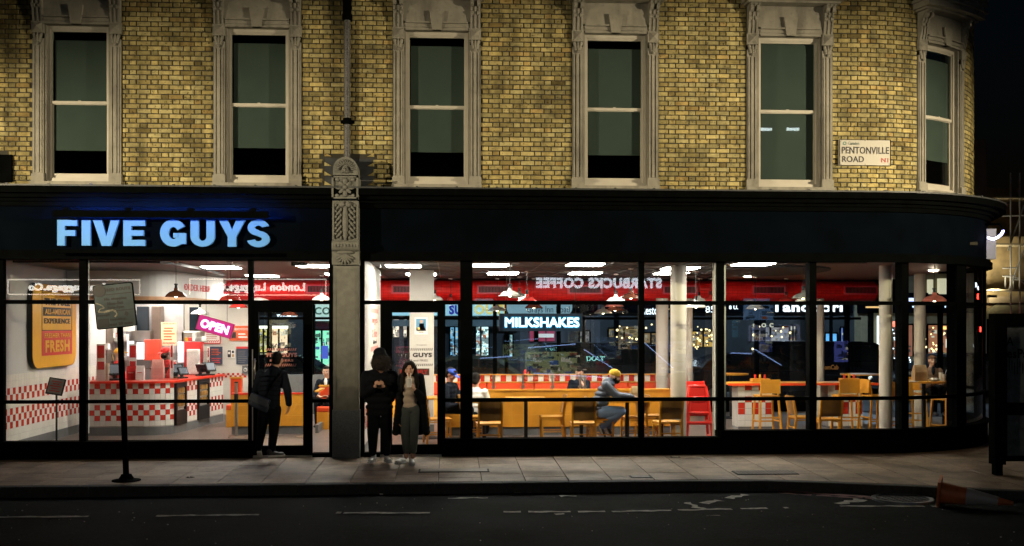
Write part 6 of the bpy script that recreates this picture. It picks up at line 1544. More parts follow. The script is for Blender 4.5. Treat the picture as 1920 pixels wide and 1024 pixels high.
def bust(px, py, Y, fw, label, top, hair=HAIR, skin=SKIN, s=1.0, capm=None, low=.55, arms=None, capf=None, face=True, hairlow=False, sit=True, collar=None):
    """person shown mostly above table height, but complete: legs follow seated or standing"""
    h = J(px, py, Y); t = person((h.x, Y, 0), label); f = Vector(fw).normalized(); side = Vector((f.y, -f.x, 0)).normalized(); fl = Vector((f.x, f.y, 0)).normalized()
    b = MB(); head(b, h, f, s); nb = h + Vector((0, 0, -.17 * s)) - fl * .03
    pel = h + Vector((0, 0, -(.62 if sit else .72) * s)) - fl * .05
    chain(b, [(h + Vector((0, 0, -.07 * s)) - fl * .015, .052 * s), (nb, .06 * s), (nb.lerp(pel, .5), .075 * s), (pel, .085 * s)])
    A = arms or ((-1, (-.06, .12, -.42), (.02, .34, -.34)), (1, (.06, .12, -.42), (-.02, .34, -.34))); AR = []
    for sg_, e, w in A:
        shd = nb + side * sg_ * .17 * s + Vector((0, 0, -.05)); el = nb + side * (sg_ * .20 + e[0]) * s + fl * e[1] + Vector((0, 0, e[2] * s)); wr = nb + side * (sg_ * .12 + w[0]) * s + fl * w[1] + Vector((0, 0, w[2] * s))
        chain(b, [(shd, .045 * s), (el, .036 * s), (wr, .026 * s)]); hand(b, wr, (wr - el), Vector((0, 0, -1)) + fl * .2, .4, sg_, s); AR.append((shd, el, wr))
    LG = []
    for sg_ in (-1, 1):
        hp = pel + side * sg_ * .09; 
        if sit: kn = hp + fl * .40 + Vector((0, 0, -.02)); an = Vector((kn.x, kn.y, max(.1, kn.z - .42)))
        else: kn = hp + Vector((0, 0, -(hp.z - .05) * .5)); an = Vector((hp.x, hp.y, .08))
        chain(b, [(hp, .085), (kn, .058), (an, .04)]); LG.append((hp, kn, an))
    put_fused(b, .009, 'body', skin, t)
    if face: face_parts(h, f, t, s)
    b = MB()
    for u, rx, ry in ((-.02, .10, .08), (.08, .175, .105), (.25, .18, .12), (.45, .17, .12), (.65, .165, .12), (.85, .165, .12), (1, .165, .12)):
        M = headM(fl); b.ell((nb + Vector((0, 0, -.03))).lerp(pel, u), (rx * s, ry * s, .075 * s), M=M)
    for a in AR: chain(b, [(a[0], .068 * s), (a[1], .056 * s)] + ([(a[1].lerp(a[2], .85), .045 * s)] if low > .5 else []))
    put_fused(b, .012, 'top', top, t, 12)
    b = MB()
    for a in LG: chain(b, [(a[0], .10), (a[1], .075), (a[2], .055)])
    b.ell(pel, (.16, .13, .09)); put_fused(b, .014, 'trousers', CLOTHK, t, 2)
    for a in LG: bb = MB(); bb.ell(a[2] + fl * .07 + Vector((0, 0, -.03)), (.05, .05, .04)); bb.ell(a[2] + fl * .13 + Vector((0, 0, -.04)), (.045, .06, .03)); bb.build('shoe', SHOED, t, smooth=True)
    b = MB(); M = headM(f)
    if hair:
        b.ell(h + M @ Vector((0, -.03, .035)) * s, (.088 * s, .098 * s, .090 * s), M=M); b.ell(h + M @ Vector((0, -.06, -.03)) * s, (.078 * s, .05 * s, .08 * s), M=M)
        b.ell(h + M @ Vector((0, .045, .082)) * s, (.062 * s, .04 * s, .03 * s), M=M)
        if hair is HAIRB:
            for k in range(16): a = k * 2.4; b.ell(h + M @ Vector((.07 * cos(a), .02 + .06 * sin(a), .075)) * s, (.026, .026, .024))
        put_fused(b, .009, 'hair', hair, t, 1)
    if capm:
        b = MB(); b.ell(h + M @ Vector((0, -.01, .05)) * s, (.092 * s, .108 * s, .07 * s), M=M); put_fused(b, .009, 'cap', capm, t, 1)
        b = MB(); cf = M @ Vector((capf or 0, 1, -.1)); cf.normalize(); Mc = headM(cf); b.ell(h + M @ Vector((0, .0, .045)) * s + cf * .11, (.07 * s, .075 * s, .012 * s), M=Mc); b.build('cap_peak', capm, t, smooth=True)
    if collar: b = MB(); b.ell(nb + fl * .085 + Vector((0, 0, -.05)), (.035, .03, .09)); b.build('shirt_front', collar, t, smooth=True)
    return t
TR = mat('tee_red', (.68, .03, .03), .8)
w = bust(310, 662, 4.75, (-.55, -.9, -.25), 'kitchen worker in red cap, black mask and red tee shirt behind the counter', TR, hair=None, skin=SKIN2, capm=TR, face=False, low=.4, sit=False, arms=((-1, (.0, .14, -.30), (.12, .32, -.16)), (1, (-.02, .14, -.30), (-.10, .32, -.16))))
b = MB(); h = J(310, 662, 4.75); M = headM((-.55, -.9, -.25)); b.ell(h + M @ Vector((0, .055, -.05)), (.062, .06, .05), M=M); b.build('mask', CLOTHK, w, smooth=True)
b = MB(); b.box(h.x - .16, h.x + .16, 4.58, 4.60, .9, h.z - .28); b.build('apron', mat('apron_dark', (.06, .03, .03), .8), w)
bag(296, 4.3, 1.03, .38, .22, mat('clear_bag', (.62, .30, .26), .4), 'pinkish takeaway bag the worker is packing')
w2 = bust(224, 664, 5.2, (.8, .4, 0), 'second kitchen worker in a hat mostly hidden behind the sign pole', TR, skin=SKIN, capm=YELL, face=False, sit=False, hair=None)
bust(846, 702, 2.55, (.75, -.45, -.5), 'seated man in a blue baseball cap eating behind the thin mullion', DNAVY, capm=mat('cap_blue', (.02, .07, .42), .7), sit=True)
bust(893, 712, 2.7, (.3, .9, -.3), 'dark haired person in a white shirt seen from behind, right of the black post', WHITE, face=False, sit=True)
bust(1086, 698, 5.6, (-.25, -.9, -.55), 'person in dark tee, hands raised to the face, behind the glass screens', DNAVY, sit=True, low=.4, arms=((-1, (-.02, .22, -.30), (.05, .22, -.02)), (1, (.06, .05, -.36), (.10, .06, -.52))))
bust(1748, 676, 3.45, (-.1, -1, -.05), 'boy with curly brown hair and a brown jacket sitting at the round table', mat('jacket_brown', (.17, .10, .065), .85), hair=HAIRB, s=.88, sit=True, collar=DNAVY)
bust(612, 697, 4.9, (-.15, -1, 0), 'person in a dark suit and white shirt on the bench by the stone pier', DNAVY, s=.95, collar=WP, sit=True)
# ============================================================ REAR STREET (seen through the shop)
bp_ = MB(); bp_.flat([(-30, 8.4), (40, 8.4), (40, 10.2), (-30, 10.2)], -.12, -.02); tag(bp_.build('rear_pavement', ASPH2), kind='structure')
bp_ = MB(); bp_.flat([(-30, 10.2), (40, 10.2), (40, 18.0), (-30, 18.0)], -.28, -.14); tag(bp_.build('rear_road', ASPH), kind='structure')
bp_ = MB(); bp_.flat([(-30, 18.0), (60, 18.0), (60, 21.0), (-30, 21.0)], -.2, -.02); tag(bp_.build('far_pavement', ASPH2), kind='structure')
DWALL = mat('dark_facade', (.016, .020, .024), .8, var=.3, vs=1); GWALL = mat('grey_facade', (.05, .052, .06), .8, var=.2, vs=1.5)
YF = 21.0
def B(px): return XA(px, YF)
def Zf(py): return H + (HZ - py) / F * (YF + D) * CT
def goods_glow_mat(col, s):  # goods glow by themselves, standing in for shop light on them
    k = 'goods_%02d%02d' % (col[0] * 99, s * 9)
    if k in MATS: return MATS[k]
    m = bpy.data.materials.new(k); m.use_nodes = True; n = m.node_tree; p = n.nodes['Principled BSDF']; g_ = n.nodes.new('ShaderNodeNewGeometry'); r = n.nodes.new('ShaderNodeValToRGB'); r.color_ramp.interpolation = 'CONSTANT'
    E = r.color_ramp.elements; E[0].color = (.01, .015, .02, 1); E[1].position = .88; E[1].color = (.8, .75, .6, 1)
    for pos_, c_ in ((.25, tuple(q * .25 for q in col)), (.45, tuple(q * .55 for q in col)), (.62, (.05, .12, .35)), (.72, (.35, .10, .04)), (.80, tuple(q * .9 for q in col))): e_ = E.new(pos_); e_.color = (*c_, 1)
    n.links.new(g_.outputs['Random Per Island'], r.inputs[0]); n.links.new(r.outputs[0], p.inputs['Emission Color']); p.inputs['Emission Strength'].default_value = s * .8; p.inputs['Base Color'].default_value = (.05, .05, .05, 1); MATS[k] = m; return m
def litwin(px0, px1, py0, py1, col, s, parent, Y=YF - .02, bars=2, clutter=14, seed=0):
    s = s * 2.7
    a, c = PT(px0, py1, Y), PT(px1, py0, Y); rnd = random.Random(seed + px0)
    o = MB().box(a.x, c.x, Y, Y + .02, a.z, c.z).build('lit_window', emis('win_%02d%02d%02d_%d' % (col[0] * 99, col[1] * 99, col[2] * 99, s * 100), col, s), parent)
    b = MB()
    for k in range(bars + 1): x = a.x + (c.x - a.x) * k / bars; b.box(x - .03, x + .03, Y - .06, Y - .002, a.z, c.z)
    b.box(a.x, c.x, Y - .06, Y - .002, c.z, c.z + .06); b.build('window_bars', BLACK, o)
    if clutter:
        b = MB()
        for _ in range(clutter * 3):
            x = rnd.uniform(a.x, c.x - .1); z = rnd.uniform(a.z, c.z - .1); b.box(x, x + rnd.uniform(.03, .16), Y - .04, Y - .01, z, z + rnd.uniform(.03, .14))
        tag(b.build('glowing_goods', goods_glow_mat(col, s), o), kind='stuff')
    return o
def shop(px0, px1, label, wall=DWALL, h=9.0):
    a, c = B(px0), B(px1); t = thing('shop_building', ((a + c) / 2, YF + .3, 0), label, 'building'); MB().box(a, c, YF, YF + 8, -.05, h).build('wall', wall, t)
    b = MB(); b.box(a + .1, c - .1, YF - .12, YF - .003, 2.55, 3.3); b.build('fascia', FASCIA, t); b = MB(); b.box(a + .1, c - .1, YF - .1, YF - .004, -.05, .4); b.build('stall_riser', BLACK, t)
    x = a + .5; k = 0
    while x < c - .6:
        MB().box(x, x + .16, YF - .16, YF - .004, .4, 2.55).build('pilaster', GWALL if k % 2 else BLACK, t); x += 1.9 + .7 * (k % 3); k += 1
    return t
def stext(t, s, px0, px1, py0, py1, m, bold=.02, Y=YF - .15): b = MB(); textbox(b, s, px0, px1, py0, py1, Y, .03, bold); b.build('sign_lettering', m, t)
WT = emis('sign_white', (.85, .92, 1), 2.0)
s1 = shop(150, 583, 'dark shop across the rear street seen through the left door with amber window')
litwin(486, 502, 612, 660, (.75, .65, .15), .5, s1); litwin(505, 541, 612, 665, (.85, .60, .38), .55, s1); stext(s1, 'www.franchi', 519, 556, 587, 594, WT, .01)
MB().box(B(487), B(541), YF - .3, YF - .1, Zf(616), Zf(611)).build('window_tube_light', emis('tube', (1, .95, .8), 2), s1)
s2 = shop(583, 622, 'bright greenish shop across the rear street beside the stone pier'); MB().box(B(586), B(621), YF - .2, YF - .125, Zf(602), Zf(566)).build('lit_sign_panel', emis('panel_green_white', (.70, .95, .85), .75), s2)
stext(s2, 'CO', 590, 619, 576, 590, mat('sign_green', (.01, .16, .07), .5), .02, YF - .22); litwin(587, 620, 620, 700, (.25, .75, .50), .55, s2); MB().box(B(604), B(616), YF - .2, YF - .1, Zf(672), Zf(648)).build('cash_machine', emis('atm_blue', (.10, .15, .75), .9), s2)
s3 = shop(622, 975, 'shop across the rear street with pale blue sign in blue and yellow letters'); MB().box(B(715), B(974), YF - .2, YF - .125, Zf(592), Zf(550)).build('lit_sign_panel', emis('panel_cyan', (.42, .75, .88), .75), s3)
stext(s3, 'SU', 842, 866, 572, 590, emis('letter_blue', (.02, .03, .5), .5), .05, YF - .22); stext(s3, 'OUTH', 889, 960, 571, 590, emis('letter_yellow', (.85, .65, .15), .7), .05, YF - .22)
MB().box(B(722), B(974), YF - .25, YF - .02, Zf(612), Zf(600)).build('awning', mat('awning_grey', (.10, .14, .15), .7), s3)
litwin(721, 764, 596, 632, (.95, .75, .6), .6, s3, bars=3); litwin(843, 862, 614, 668, (.18, .42, .65), .5, s3); litwin(886, 917, 613, 668, (.55, .82, .85), .75, s3, clutter=40); litwin(946, 962, 628, 668, (.35, .60, .65), .4, s3)
s4 = shop(975, 1125, 'grey walled building across the rear street with red posters', GWALL); 
for a, c in ((993, 1022), (1025, 1040)): MB().box(B(a), B(c), YF - .05, YF - .004, Zf(640), Zf(615)).build('red_poster', emis('poster_red_lit', (.45, .06, .12), .55), s4)
MB().box(B(1009), B(1038), YF - .09, YF - .06, Zf(633), Zf(626)).build('white_notice', emis('notice_white', (.8, .78, .75), .7), s4); litwin(1086, 1106, 622, 652, (.30, .28, .30), .25, s4)
s5 = shop(1125, 1400, 'dark bar across the rear street with small warm bulbs and neon lettering'); stext(s5, 'Pizza', 1203, 1232, 560, 570, WT, .02); stext(s5, 'Restobar', 1203, 1252, 574, 590, WT, .01); stext(s5, '85', 1323, 1340, 574, 586, WT, .0)
litwin(1140, 1200, 617, 632, (.35, .25, .10), .20, s5); litwin(1296, 1340, 622, 650, (.65, .38, .08), .35, s5, clutter=20); litwin(1200, 1240, 625, 660, (.35, .22, .10), .25, s5)
s6 = shop(1400, 1602, 'dark restaurant across the rear street with white Tandoori lettering'); stext(s6, 'Tandoori', 1446, 1580, 567, 585, emis('sign_white_b', (.95, .95, 1), 2.0), .03)
b = MB(); q = PT(1573, 566, YF - .16)
for k in range(5): b.ell(q + Vector(((k - 2) * .08, 0, .06 + .05 * (2 - abs(k - 2)))), (.045, .02, .08), n=7, m=5)
b.box(q.x - .2, q.x + .2, q.y - .01, q.y + .01, q.z - .04, q.z + .03); b.build('crown_emblem', emis('sign_white_b', (1, 1, 1), 2.0), s6)
stext(s6, '8 U.', 1367, 1384, 573, 580, WT, .02); stext(s6, 'o o c', 1412, 1450, 606, 614, emis('amber_text', (.8, .7, .5), .6), .02)
litwin(1408, 1480, 614, 640, (.30, .30, .34), .2, s6, clutter=10); litwin(1546, 1570, 626, 642, (.10, .35, .70), .6, s6, clutter=0); litwin(1480, 1492, 612, 660, (.45, .36, .16), .35, s6, clutter=6); litwin(1575, 1588, 615, 650, (.12, .2, .55), .4, s6, clutter=3)
s7 = shop(1602, 1850, 'brown lit shop across the rear street by the corner with blue signs', mat('cream_facade', (.18, .15, .09), .8)); litwin(1673, 1712, 610, 668, (.26, .10, .06), .4, s7, clutter=6); litwin(1738, 1792, 610, 666, (.30, .12, .06), .4, s7, clutter=10)
MB().box(B(1641), B(1650), YF - .4, YF - .15, Zf(712), Zf(592)).build('upright_light_column', emis('cool_column', (.85, .95, 1), 1.8), s7)
for a, c, t_, bt, cc, ss in ((1686, 1718, 558, 566, (.55, .6, 1), 2.0), (1735, 1740, 558, 568, (.6, .7, 1), 2.2), (1764, 1792, 573, 576, (.6, .75, 1), 2.0), (1704, 1718, 573, 576, (.6, .75, 1), 2.0), (1766, 1789, 636, 653, (.95, .9, .75), 1.2), (1617, 1650, 574, 577, (1, .55, .2), 1.0), (1759, 1774, 612, 618, (1, .55, .15), 2.0)):
    MB().box(B(a), B(c), YF - .4, YF - .3, Zf(bt), Zf(t_)).build('lit_sign_panel', emis('s_%d%d' % (a, t_), cc, ss), s7)
for a, c, t_, bt in ((1670, 1679, 525, 552), (1738, 1745, 522, 550), (1757, 1773, 520, 550)): MB().box(B(a), B(c), YF - .2, YF - .002, Zf(bt), Zf(t_)).build('lit_upper_window', emis('cream_lit', (.80, .72, .48), .8), s7)
# christmas tree
q = PT(1676, 690, 18.6); ct_ = thing('christmas_tree', (q.x, 18.6, 0), 'small Christmas tree of white lights with a red top behind the grey white column', 'tree'); b = MB(); b.cyl((q.x, 18.6, -.02), (q.x, 18.6, .9), .05, n=8); b.build('trunk', mat('bark', (.05, .03, .02), .9), ct_)
b = MB(); zt = Zf(608); random.seed(5); lights = []
for _ in range(500):
    u = random.random(); z = .5 + u * (zt * .97 - .5); r_ = .55 * (1 - u) + .03; a = random.uniform(0, 2 * pi); p = Vector((q.x + r_ * cos(a), 18.6 + r_ * sin(a), z)); d = Vector((cos(a), sin(a), -.5)) * .1; s_ = Vector((-sin(a), cos(a), 0)) * .03
    b.f(b.v(*(p + s_)), b.v(*(p - s_)), b.v(*(p + d))); lights.append(p + d)
b.build('crown', mat('fir', (.02, .05, .03), .8), ct_); b = MB()
for p in lights[:150]: b.ell(p, (.022, .022, .022), n=5, m=3)
tag(b.build('string_lights', emis('fairy', (.75, .85, 1), 4), ct_), kind='stuff'); b = MB(); b.ell((q.x, 18.6, zt), (.12, .12, .10)); b.build('tree_topper', emis('red_top', (1, .2, .12), 2), ct_)
# bus stop flag
a, c = PT(950, 592, 9.4), PT(1073, 551, 9.4); bs = thing('bus_stop', (a.x, 9.4, 0), 'pale blue lit bus stop board reading Grays Inn Road behind the milkshakes sign', 'bus stop')
MB().prism(rrect(a.x, c.x, a.z, c.z, .2), 9.4, 9.46).build('board', emis('stop_blue', (.35, .62, .78), .6), bs); b = MB(); textbox(b, 'Grays Inn Road', 988, 1068, 574, 590, 9.39, .01, .0); b.build('lettering', PNAVY, bs); b = MB(); b.cyl((a.x, 9.45, -.02), (a.x, 9.45, 3.0), .05, n=10); b.build('post', BLACK, bs)
# bokeh-size distant bulbs in the rear shops
random.seed(11); b = MB()
for _ in range(70):
    px = random.choice((random.uniform(1140, 1225), random.uniform(1296, 1345), random.uniform(1400, 1520), random.uniform(1735, 1795))); py = random.uniform(608, 660); q = PT(px, py, YF - .5); r = random.uniform(.02, .05); b.ell(q, (r, r, r), n=6, m=4)
tag(b.build('distant_bulbs', emis('amber_bulbs', (1, .72, .35), 3)), kind='stuff')
for i, lx in enumerate((-4.5, 4.5, 13)):   # lamps added to brighten the rear street
    t = thing('street_lamp', (lx, 18.3, -.02), ['added rear street lamp beyond the left shop', 'added rear street lamp beyond the middle of the shop', 'added rear street lamp beyond the corner'][i], 'street lamp'); b = MB(); b.cyl((lx, 18.3, -.02), (lx, 18.3, 6.3), .06, n=10); b.bar((lx, 18.3, 6.3), (lx, 16.8, 6.4), .06); b.build('post', BLACK, t)
    MB().box(lx - .12, lx + .12, 16.5, 17.0, 6.33, 6.40).build('lantern', BLACK, t); MB().box(lx - .1, lx + .1, 16.55, 16.95, 6.32, 6.33).build('lamp_lens', emis('lamp_lens_cool', (.6, .8, 1), 8), t)
    L = bpy.data.lights.new('lamp_light', 'SPOT'); L.energy = 2400; L.color = (.55, .75, 1); L.spot_size = radians(150); L.spot_blend = .6; L.shadow_soft_size = .15; o = bpy.data.objects.new('lamp_light', L); C.objects.link(o); o.parent = t; o.location = (0, -1.55, 6.3)
# cars
CARP = mat('car_black', (.02, .022, .03), .22, coat=1); CARG = mat('car_grey', (.12, .165, .175), .25, metal=.5, coat=1); CGL = mat('car_glass', (.02, .025, .03), .05, spec=.8); TYRE = mat('tyre', (.015, .015, .015), .8)
def car(px, Y, L, h, flip, paint, label, van=False, cat='car', z=-.14):
    X = XA(px, Y); t = thing('parked_car', (X, Y, z), label, cat, 'cars on the rear street'); d = -1 if flip else 1
    if van: low = [(-.5, .25), (.5, .25), (.5, .55), (.47, .62), (.36, .66), (-.49, .66), (-.5, .5)]; cabp = [(-.485, .64), (.37, .64), (.24, .97), (.14, 1), (-.44, 1), (-.475, .95)]; win = [[(-.44, .68), (-.19, .68), (-.19, .93), (-.43, .93)], [(-.17, .68), (.06, .68), (.06, .93), (-.17, .93)], [(.08, .68), (.32, .68), (.22, .93), (.08, .93)]]
    else: low = [(-.5, .28), (.5, .28), (.5, .48), (.47, .56), (.26, .64), (-.40, .66), (-.49, .62), (-.5, .45)]; cabp = [(-.42, .63), (.26, .62), (.10, .96), (.0, 1), (-.20, .99), (-.34, .86)]; win = [[(-.34, .67), (-.09, .67), (-.09, .93), (-.20, .92), (-.30, .83)], [(-.07, .67), (.20, .66), (.08, .91), (-.07, .94)]]
    tr = lambda P: [(X + d * x * L, z + y * h) for x, y in P][::d]
    w = .88
    b = MB(); P = tr(low); n = len(P); rows = []
    for yy, sc in ((-w, .97), (-w * .92, 1), (w * .92, 1), (w, .97)): rows.append([b.v(X + (x - X) * (1 if abs(yy) < w else .985), Y + yy, z + .4 * h + (zz_ - z - .4 * h) * sc) for x, zz_ in P])
    b.f(*rows[0]); b.f(*rows[-1][::-1])
    for r0, r1 in zip(rows, rows[1:]):
        for k in range(n): l = (k + 1) % n; b.f(r0[k], r1[k], r1[l], r0[l])
    b.build('body', paint, t, smooth='auto')
    b = MB(); P = tr(cabp); n = len(P); rows = [[b.v(x, Y + s * w * (.95 - .20 * ((zz_ - z) / h - .63) / .37), zz_) for x, zz_ in P] for s in (-1, 1)]
    b.f(*rows[0]); b.f(*rows[1][::-1])
    for k in range(n): l = (k + 1) % n; b.f(rows[0][k], rows[1][k], rows[1][l], rows[0][l])
    b.build('cabin', paint, t, smooth='auto')
    for s in (-1, 1):
        for W_ in win:
            b = MB(); P = tr(W_); V = [b.v(x, Y + s * (w * (.95 - .20 * ((zz_ - z) / h - .63) / .37) + .006), zz_) for x, zz_ in P]; V2 = [b.v(b.V[i][0], b.V[i][1] - s * .02, b.V[i][2]) for i in V]; b.f(*V); b.f(*V2[::-1]); b.build('side_window', CGL, t)
    xs0 = .27 if not van else .37
    b = MB(); q = [(X + d * L * (xs0 - .01), z + h * .655), (X + d * L * (.11 if not van else .245), z + h * .945)]
    V = []
    for (x, zz_), wd in zip(q, (.78, .66)): V.append([b.v(x + d * .03, Y - wd, zz_ + .02), b.v(x + d * .03, Y + wd, zz_ + .02)])
    b.f(V[0][0], V[0][1], V[1][1], V[1][0]); V3 = [b.v(b.V[i][0] - d * .03, b.V[i][1], b.V[i][2] - .03) for i in (V[0][0], V[0][1], V[1][1], V[1][0])]; b.f(*V3[::-1]); b.build('windscreen', CGL, t)
    for xx in (-.32, .32):
        for s in (-1, 1):
            c0 = Vector((X + d * xx * L, Y + s * .80, z + .33)); o = MB(); o.cyl(c0 - Vector((0, .1, 0)), c0 + Vector((0, .1, 0)), .33, n=24); wo = o.build('wheel', TYRE, t, smooth='auto')
            o = MB(); o.cyl(c0 + Vector((0, s * .09, 0)), c0 + Vector((0, s * .11, 0)), .21, n=18); oo = o.build('rim', STEEL, wo, world=False); oo.data.transform(Matrix.Translation(-wloc(t)))
    for s in (-1, 1):
        b = MB(); b.ell((X + d * L * .49, Y + s * .68, z + h * .47), (.06, .14, .07), n=8, m=6); b.build('headlight', emis('headlamp', (1, .95, .85), 2.5 if van else 1.0), t)
        b = MB(); b.ell((X - d * L * .495, Y + s * .70, z + h * .5), (.04, .10, .10), n=8, m=6); b.build('tail_light', emis('tail', (1, .03, .02), 2.0), t)
    b = MB()
    for s in (-1, 1): b.box(X - d * L * .2 - .1, X - d * L * .2 + .1, Y + s * (w + .0) - .01, Y + s * (w + .0) + .012, z + h * .58, z + h * .595)
    b.build('door_handle', STEEL, t); return t
car(905, 12.0, 4.2, 1.42, False, CARG, 'grey hatchback on the rear street behind the black inner post')
car(1150, 12.4, 4.9, 1.75, False, CARP, 'tall black people carrier on the rear street behind the milkshakes sign', True)
car(1420, 12.2, 4.5, 1.5, False, CARP, 'black saloon car on the rear street left of the taxi')
tx = car(1560, 14.6, 4.6, 1.75, False, CARP, 'black London taxi cab on the rear street behind the tall table', True, 'taxi'); b = MB(); textbox(b, 'ComCab', 1540, 1572, 684, 693, 14.6 - .90, .006, .01); b.build('door_lettering', emis('orange_glow_print', (.5, .2, .05), .4), tx)  # door lettering given a glow of its own in place of light on it
car(1785, 12.6, 4.3, 1.45, True, CARP, 'dark car at the right seen behind the boy')
car(540, 12.6, 4.3, 1.45, False, CARP, 'dark car on the rear street seen through the left door')
# small traffic light glow
# ============================================================ OPPOSITE SIDE (behind the camera, seen only as reflections)
opp = thing('opposite_building', (0, -21, 0), 'dark building behind the camera whose lit shop signs reflect in the glass', 'building')
MB().box(-30, 30, -24, -21, -.1, 14).build('wall', DWALL, opp)
b = MB(); b.flat([(-30, -21), (40, -21), (40, -13.4), (-30, -13.4)], -.2, -.06); tag(b.build('near_pavement', SLABM), kind='structure')
YM = 20.0 + 2 * OG; 
def refl(px, py, YV=20.9): p = PT(px, py, YV); return Vector((p.x, 2 * OG - YV, p.z))
R180 = Matrix.Rotation(pi, 4, 'Z')
NEON = emis('neon_white', (1, .93, .85), 9.5); NEON2 = emis('glow_tube', (1, .86, .72), 6.0); SBW = emis('coffee_white', (.85, .88, 1), 8.0)
def rtext(s, px0, px1, py0, py1, m, bold, name='reflected_lettering'):
    a, c = refl(px0, py1), refl(px1, py0); b = MB(); text(b, s, ((a.x + c.x) / 2, a.y, (a.z + c.z) / 2), abs(c.x - a.x), c.z - a.z, .04, bold, R180); return b.build(name, m, opp)
for (x0, x1, y0, y1, u0, u1) in ((15, 262, 525, 552, 53, 238), (356, 611, 524, 553, 397, 572)):
    a, c = refl(x0, y1), refl(x1, y0); b = MB(); t_ = .022
    b.tube([(a.x, a.y, a.z), (c.x, a.y, a.z), (c.x, a.y, c.z), (a.x, a.y, c.z), (a.x, a.y, a.z)], t_, 6); b.build('neon_outline', NEON2, opp)
    rtext('London Luggage.Co', u0, u1, y0 + 6, y1 - 3, NEON, .05, 'luggage_lettering')
rtext('STARBUCKS COFFEE', 1005, 1241, 521, 540.5, SBW, .055, 'coffee_lettering')
q = refl(1574, 536); b = MB()
for k in range(9): w_ = .16 * sin(pi * (k + .8) / 9.8); b.box(q.x - w_, q.x + w_, q.y, q.y + .05, q.z - .36 + k * .08, q.z - .31 + k * .08)
b.build('round_emblem', emis('emblem_grey', (.8, .85, .9), 3.5), opp)
for px in (1432, 1484):   # office ceiling lights in an upper window opposite
    a, c = refl(px, 239.5, 21.15), refl(px + 24, 234.5, 21.15); b = MB(); b.box(min(a.x, c.x), max(a.x, c.x), a.y, a.y + .02, a.z, c.z); b.build('lit_office_panel', emis('office_white', (.85, .95, 1), 9), opp)
def rlit(px0, px1, py0, py1, col, s, n=26, name='lit_window'):
    s *= 1.5
    a, c = refl(px0, py1, 20.7), refl(px1, py0, 20.7); x0, x1 = min(a.x, c.x), max(a.x, c.x); o = MB().box(x0, x1, a.y - .1, a.y, a.z, c.z).build(name, emis('rw_%d' % px0, col, s), opp); rnd = random.Random(px0); b = MB()
    for _ in range(n * 2): x = rnd.uniform(x0, x1 - .1); z = rnd.uniform(a.z, c.z - .08); b.box(x, x + rnd.uniform(.05, .35), a.y + .01, a.y + .05, z, z + rnd.uniform(.03, .16))
    tag(b.build('glowing_goods', goods_glow_mat(col, s), o), kind='stuff')
rlit(985, 1082, 660, 712, (.30, .32, .14), 2.2, 40); rlit(1160, 1195, 612, 655, (.40, .28, .12), 2.0); rlit(890, 925, 560, 590, (.2, .45, .55), 2.0, 4); rlit(1235, 1300, 640, 700, (.12, .16, .3), 1.6); rlit(1395, 1450, 560, 600, (.12, .22, .4), 1.8, 8); rlit(1405, 1500, 610, 640, (.2, .22, .35), 1.6); rlit(1560, 1610, 590, 640, (.06, .2, .3), 1.8, 10); rlit(1660, 1700, 640, 680, (.1, .12, .45), 2.0, 10); rlit(505, 545, 600, 650, (.5, .42, .2), 1.8); rlit(742, 766, 650, 690, (.4, .06, .08), 2.4, 10)
for (p0, q0, p1, q1) in ((990, 652, 1080, 645), (1095, 655, 1148, 690), (1205, 640, 1262, 690), (1415, 655, 1465, 685), (1550, 648, 1585, 680), (1000, 700, 1140, 708), (900, 672, 960, 668), (1370, 662, 1410, 663)):   # glowing tubes standing in for glints on shop trim opposite
    a, c = refl(p0, q0, 20.6), refl(p1, q1, 20.6); b = MB(); b.cyl(a, c, .022, n=6); b.build('glow_tube', emis('glint_glow', (.35, .5, 1), 5), opp)
rtext('TAXI', 1100, 1134, 668, 677, emis('cyan_text', (.35, .95, .85), 8), .03, 'taxi_lettering')
# red and white traffic dots far to the right for the curved glass
random.seed(21)
tf = MB(); tw = MB()
for k in range(40):
    p = Vector((random.uniform(20, 30), random.uniform(9, 26), random.uniform(.6, 3.6))); (tf if k % 3 == 0 else tw).ell(p, (.07, .07, .10), n=6, m=4)
tag(tf.build('distant_red_lights', emis('dot_red', (1, .05, .03), 12)), kind='stuff'); tag(tw.build('distant_white_lights', emis('dot_white', (.8, .85, 1), 6)), kind='stuff')
# ============================================================ RIGHT: PROJECTING LAMP, SCAFFOLDED BUILDING
xa = SA(1853, 0); 
bxp = PT(1848, 460, 1.7); ln = thing('corner_lamp', bxp, 'grey box with a glowing curved tube lamp on the fascia at the corner', 'lamp')
a, c = PT(1839, 487, 1.65), PT(1857, 431, 1.65); MB().box(a.x, c.x, 1.45, 1.85, a.z, c.z).build('box', mat('box_grey', (.22, .25, .32), .5), ln)
b = MB(); P = [PT(1853, 446, 1.3), PT(1862, 449, 1.15), PT(1871, 445, 1.05), PT(1878, 439, 1.05), PT(1881, 433, 1.15)]; b.tube(P, .022, 8); b.build('glowing_tube', emis('tube_violet', (.50, .50, 1), 9), ln)
b = MB(); b.tube([PT(1838, 421, 1.5), PT(1874, 420.5, 1.1), PT(1881, 432, 1.15)], .018, 6); b.build('lamp_arm', BLACK, ln)
YS = 24.0
sb = thing('scaffolded_building', (XA(1890, YS), YS, 0), 'yellowish brick building wrapped in scaffolding at the far right', 'building')
a, c = XA(1700, YS), XA(2150, YS); MB().box(a, c, YS, YS + 8, -.1, ZA(350, 16, YS)).build('wall', mat('far_brick', (.16, .12, .06), .9, var=.4, vs=2, bump=.4, bs=8), sb)
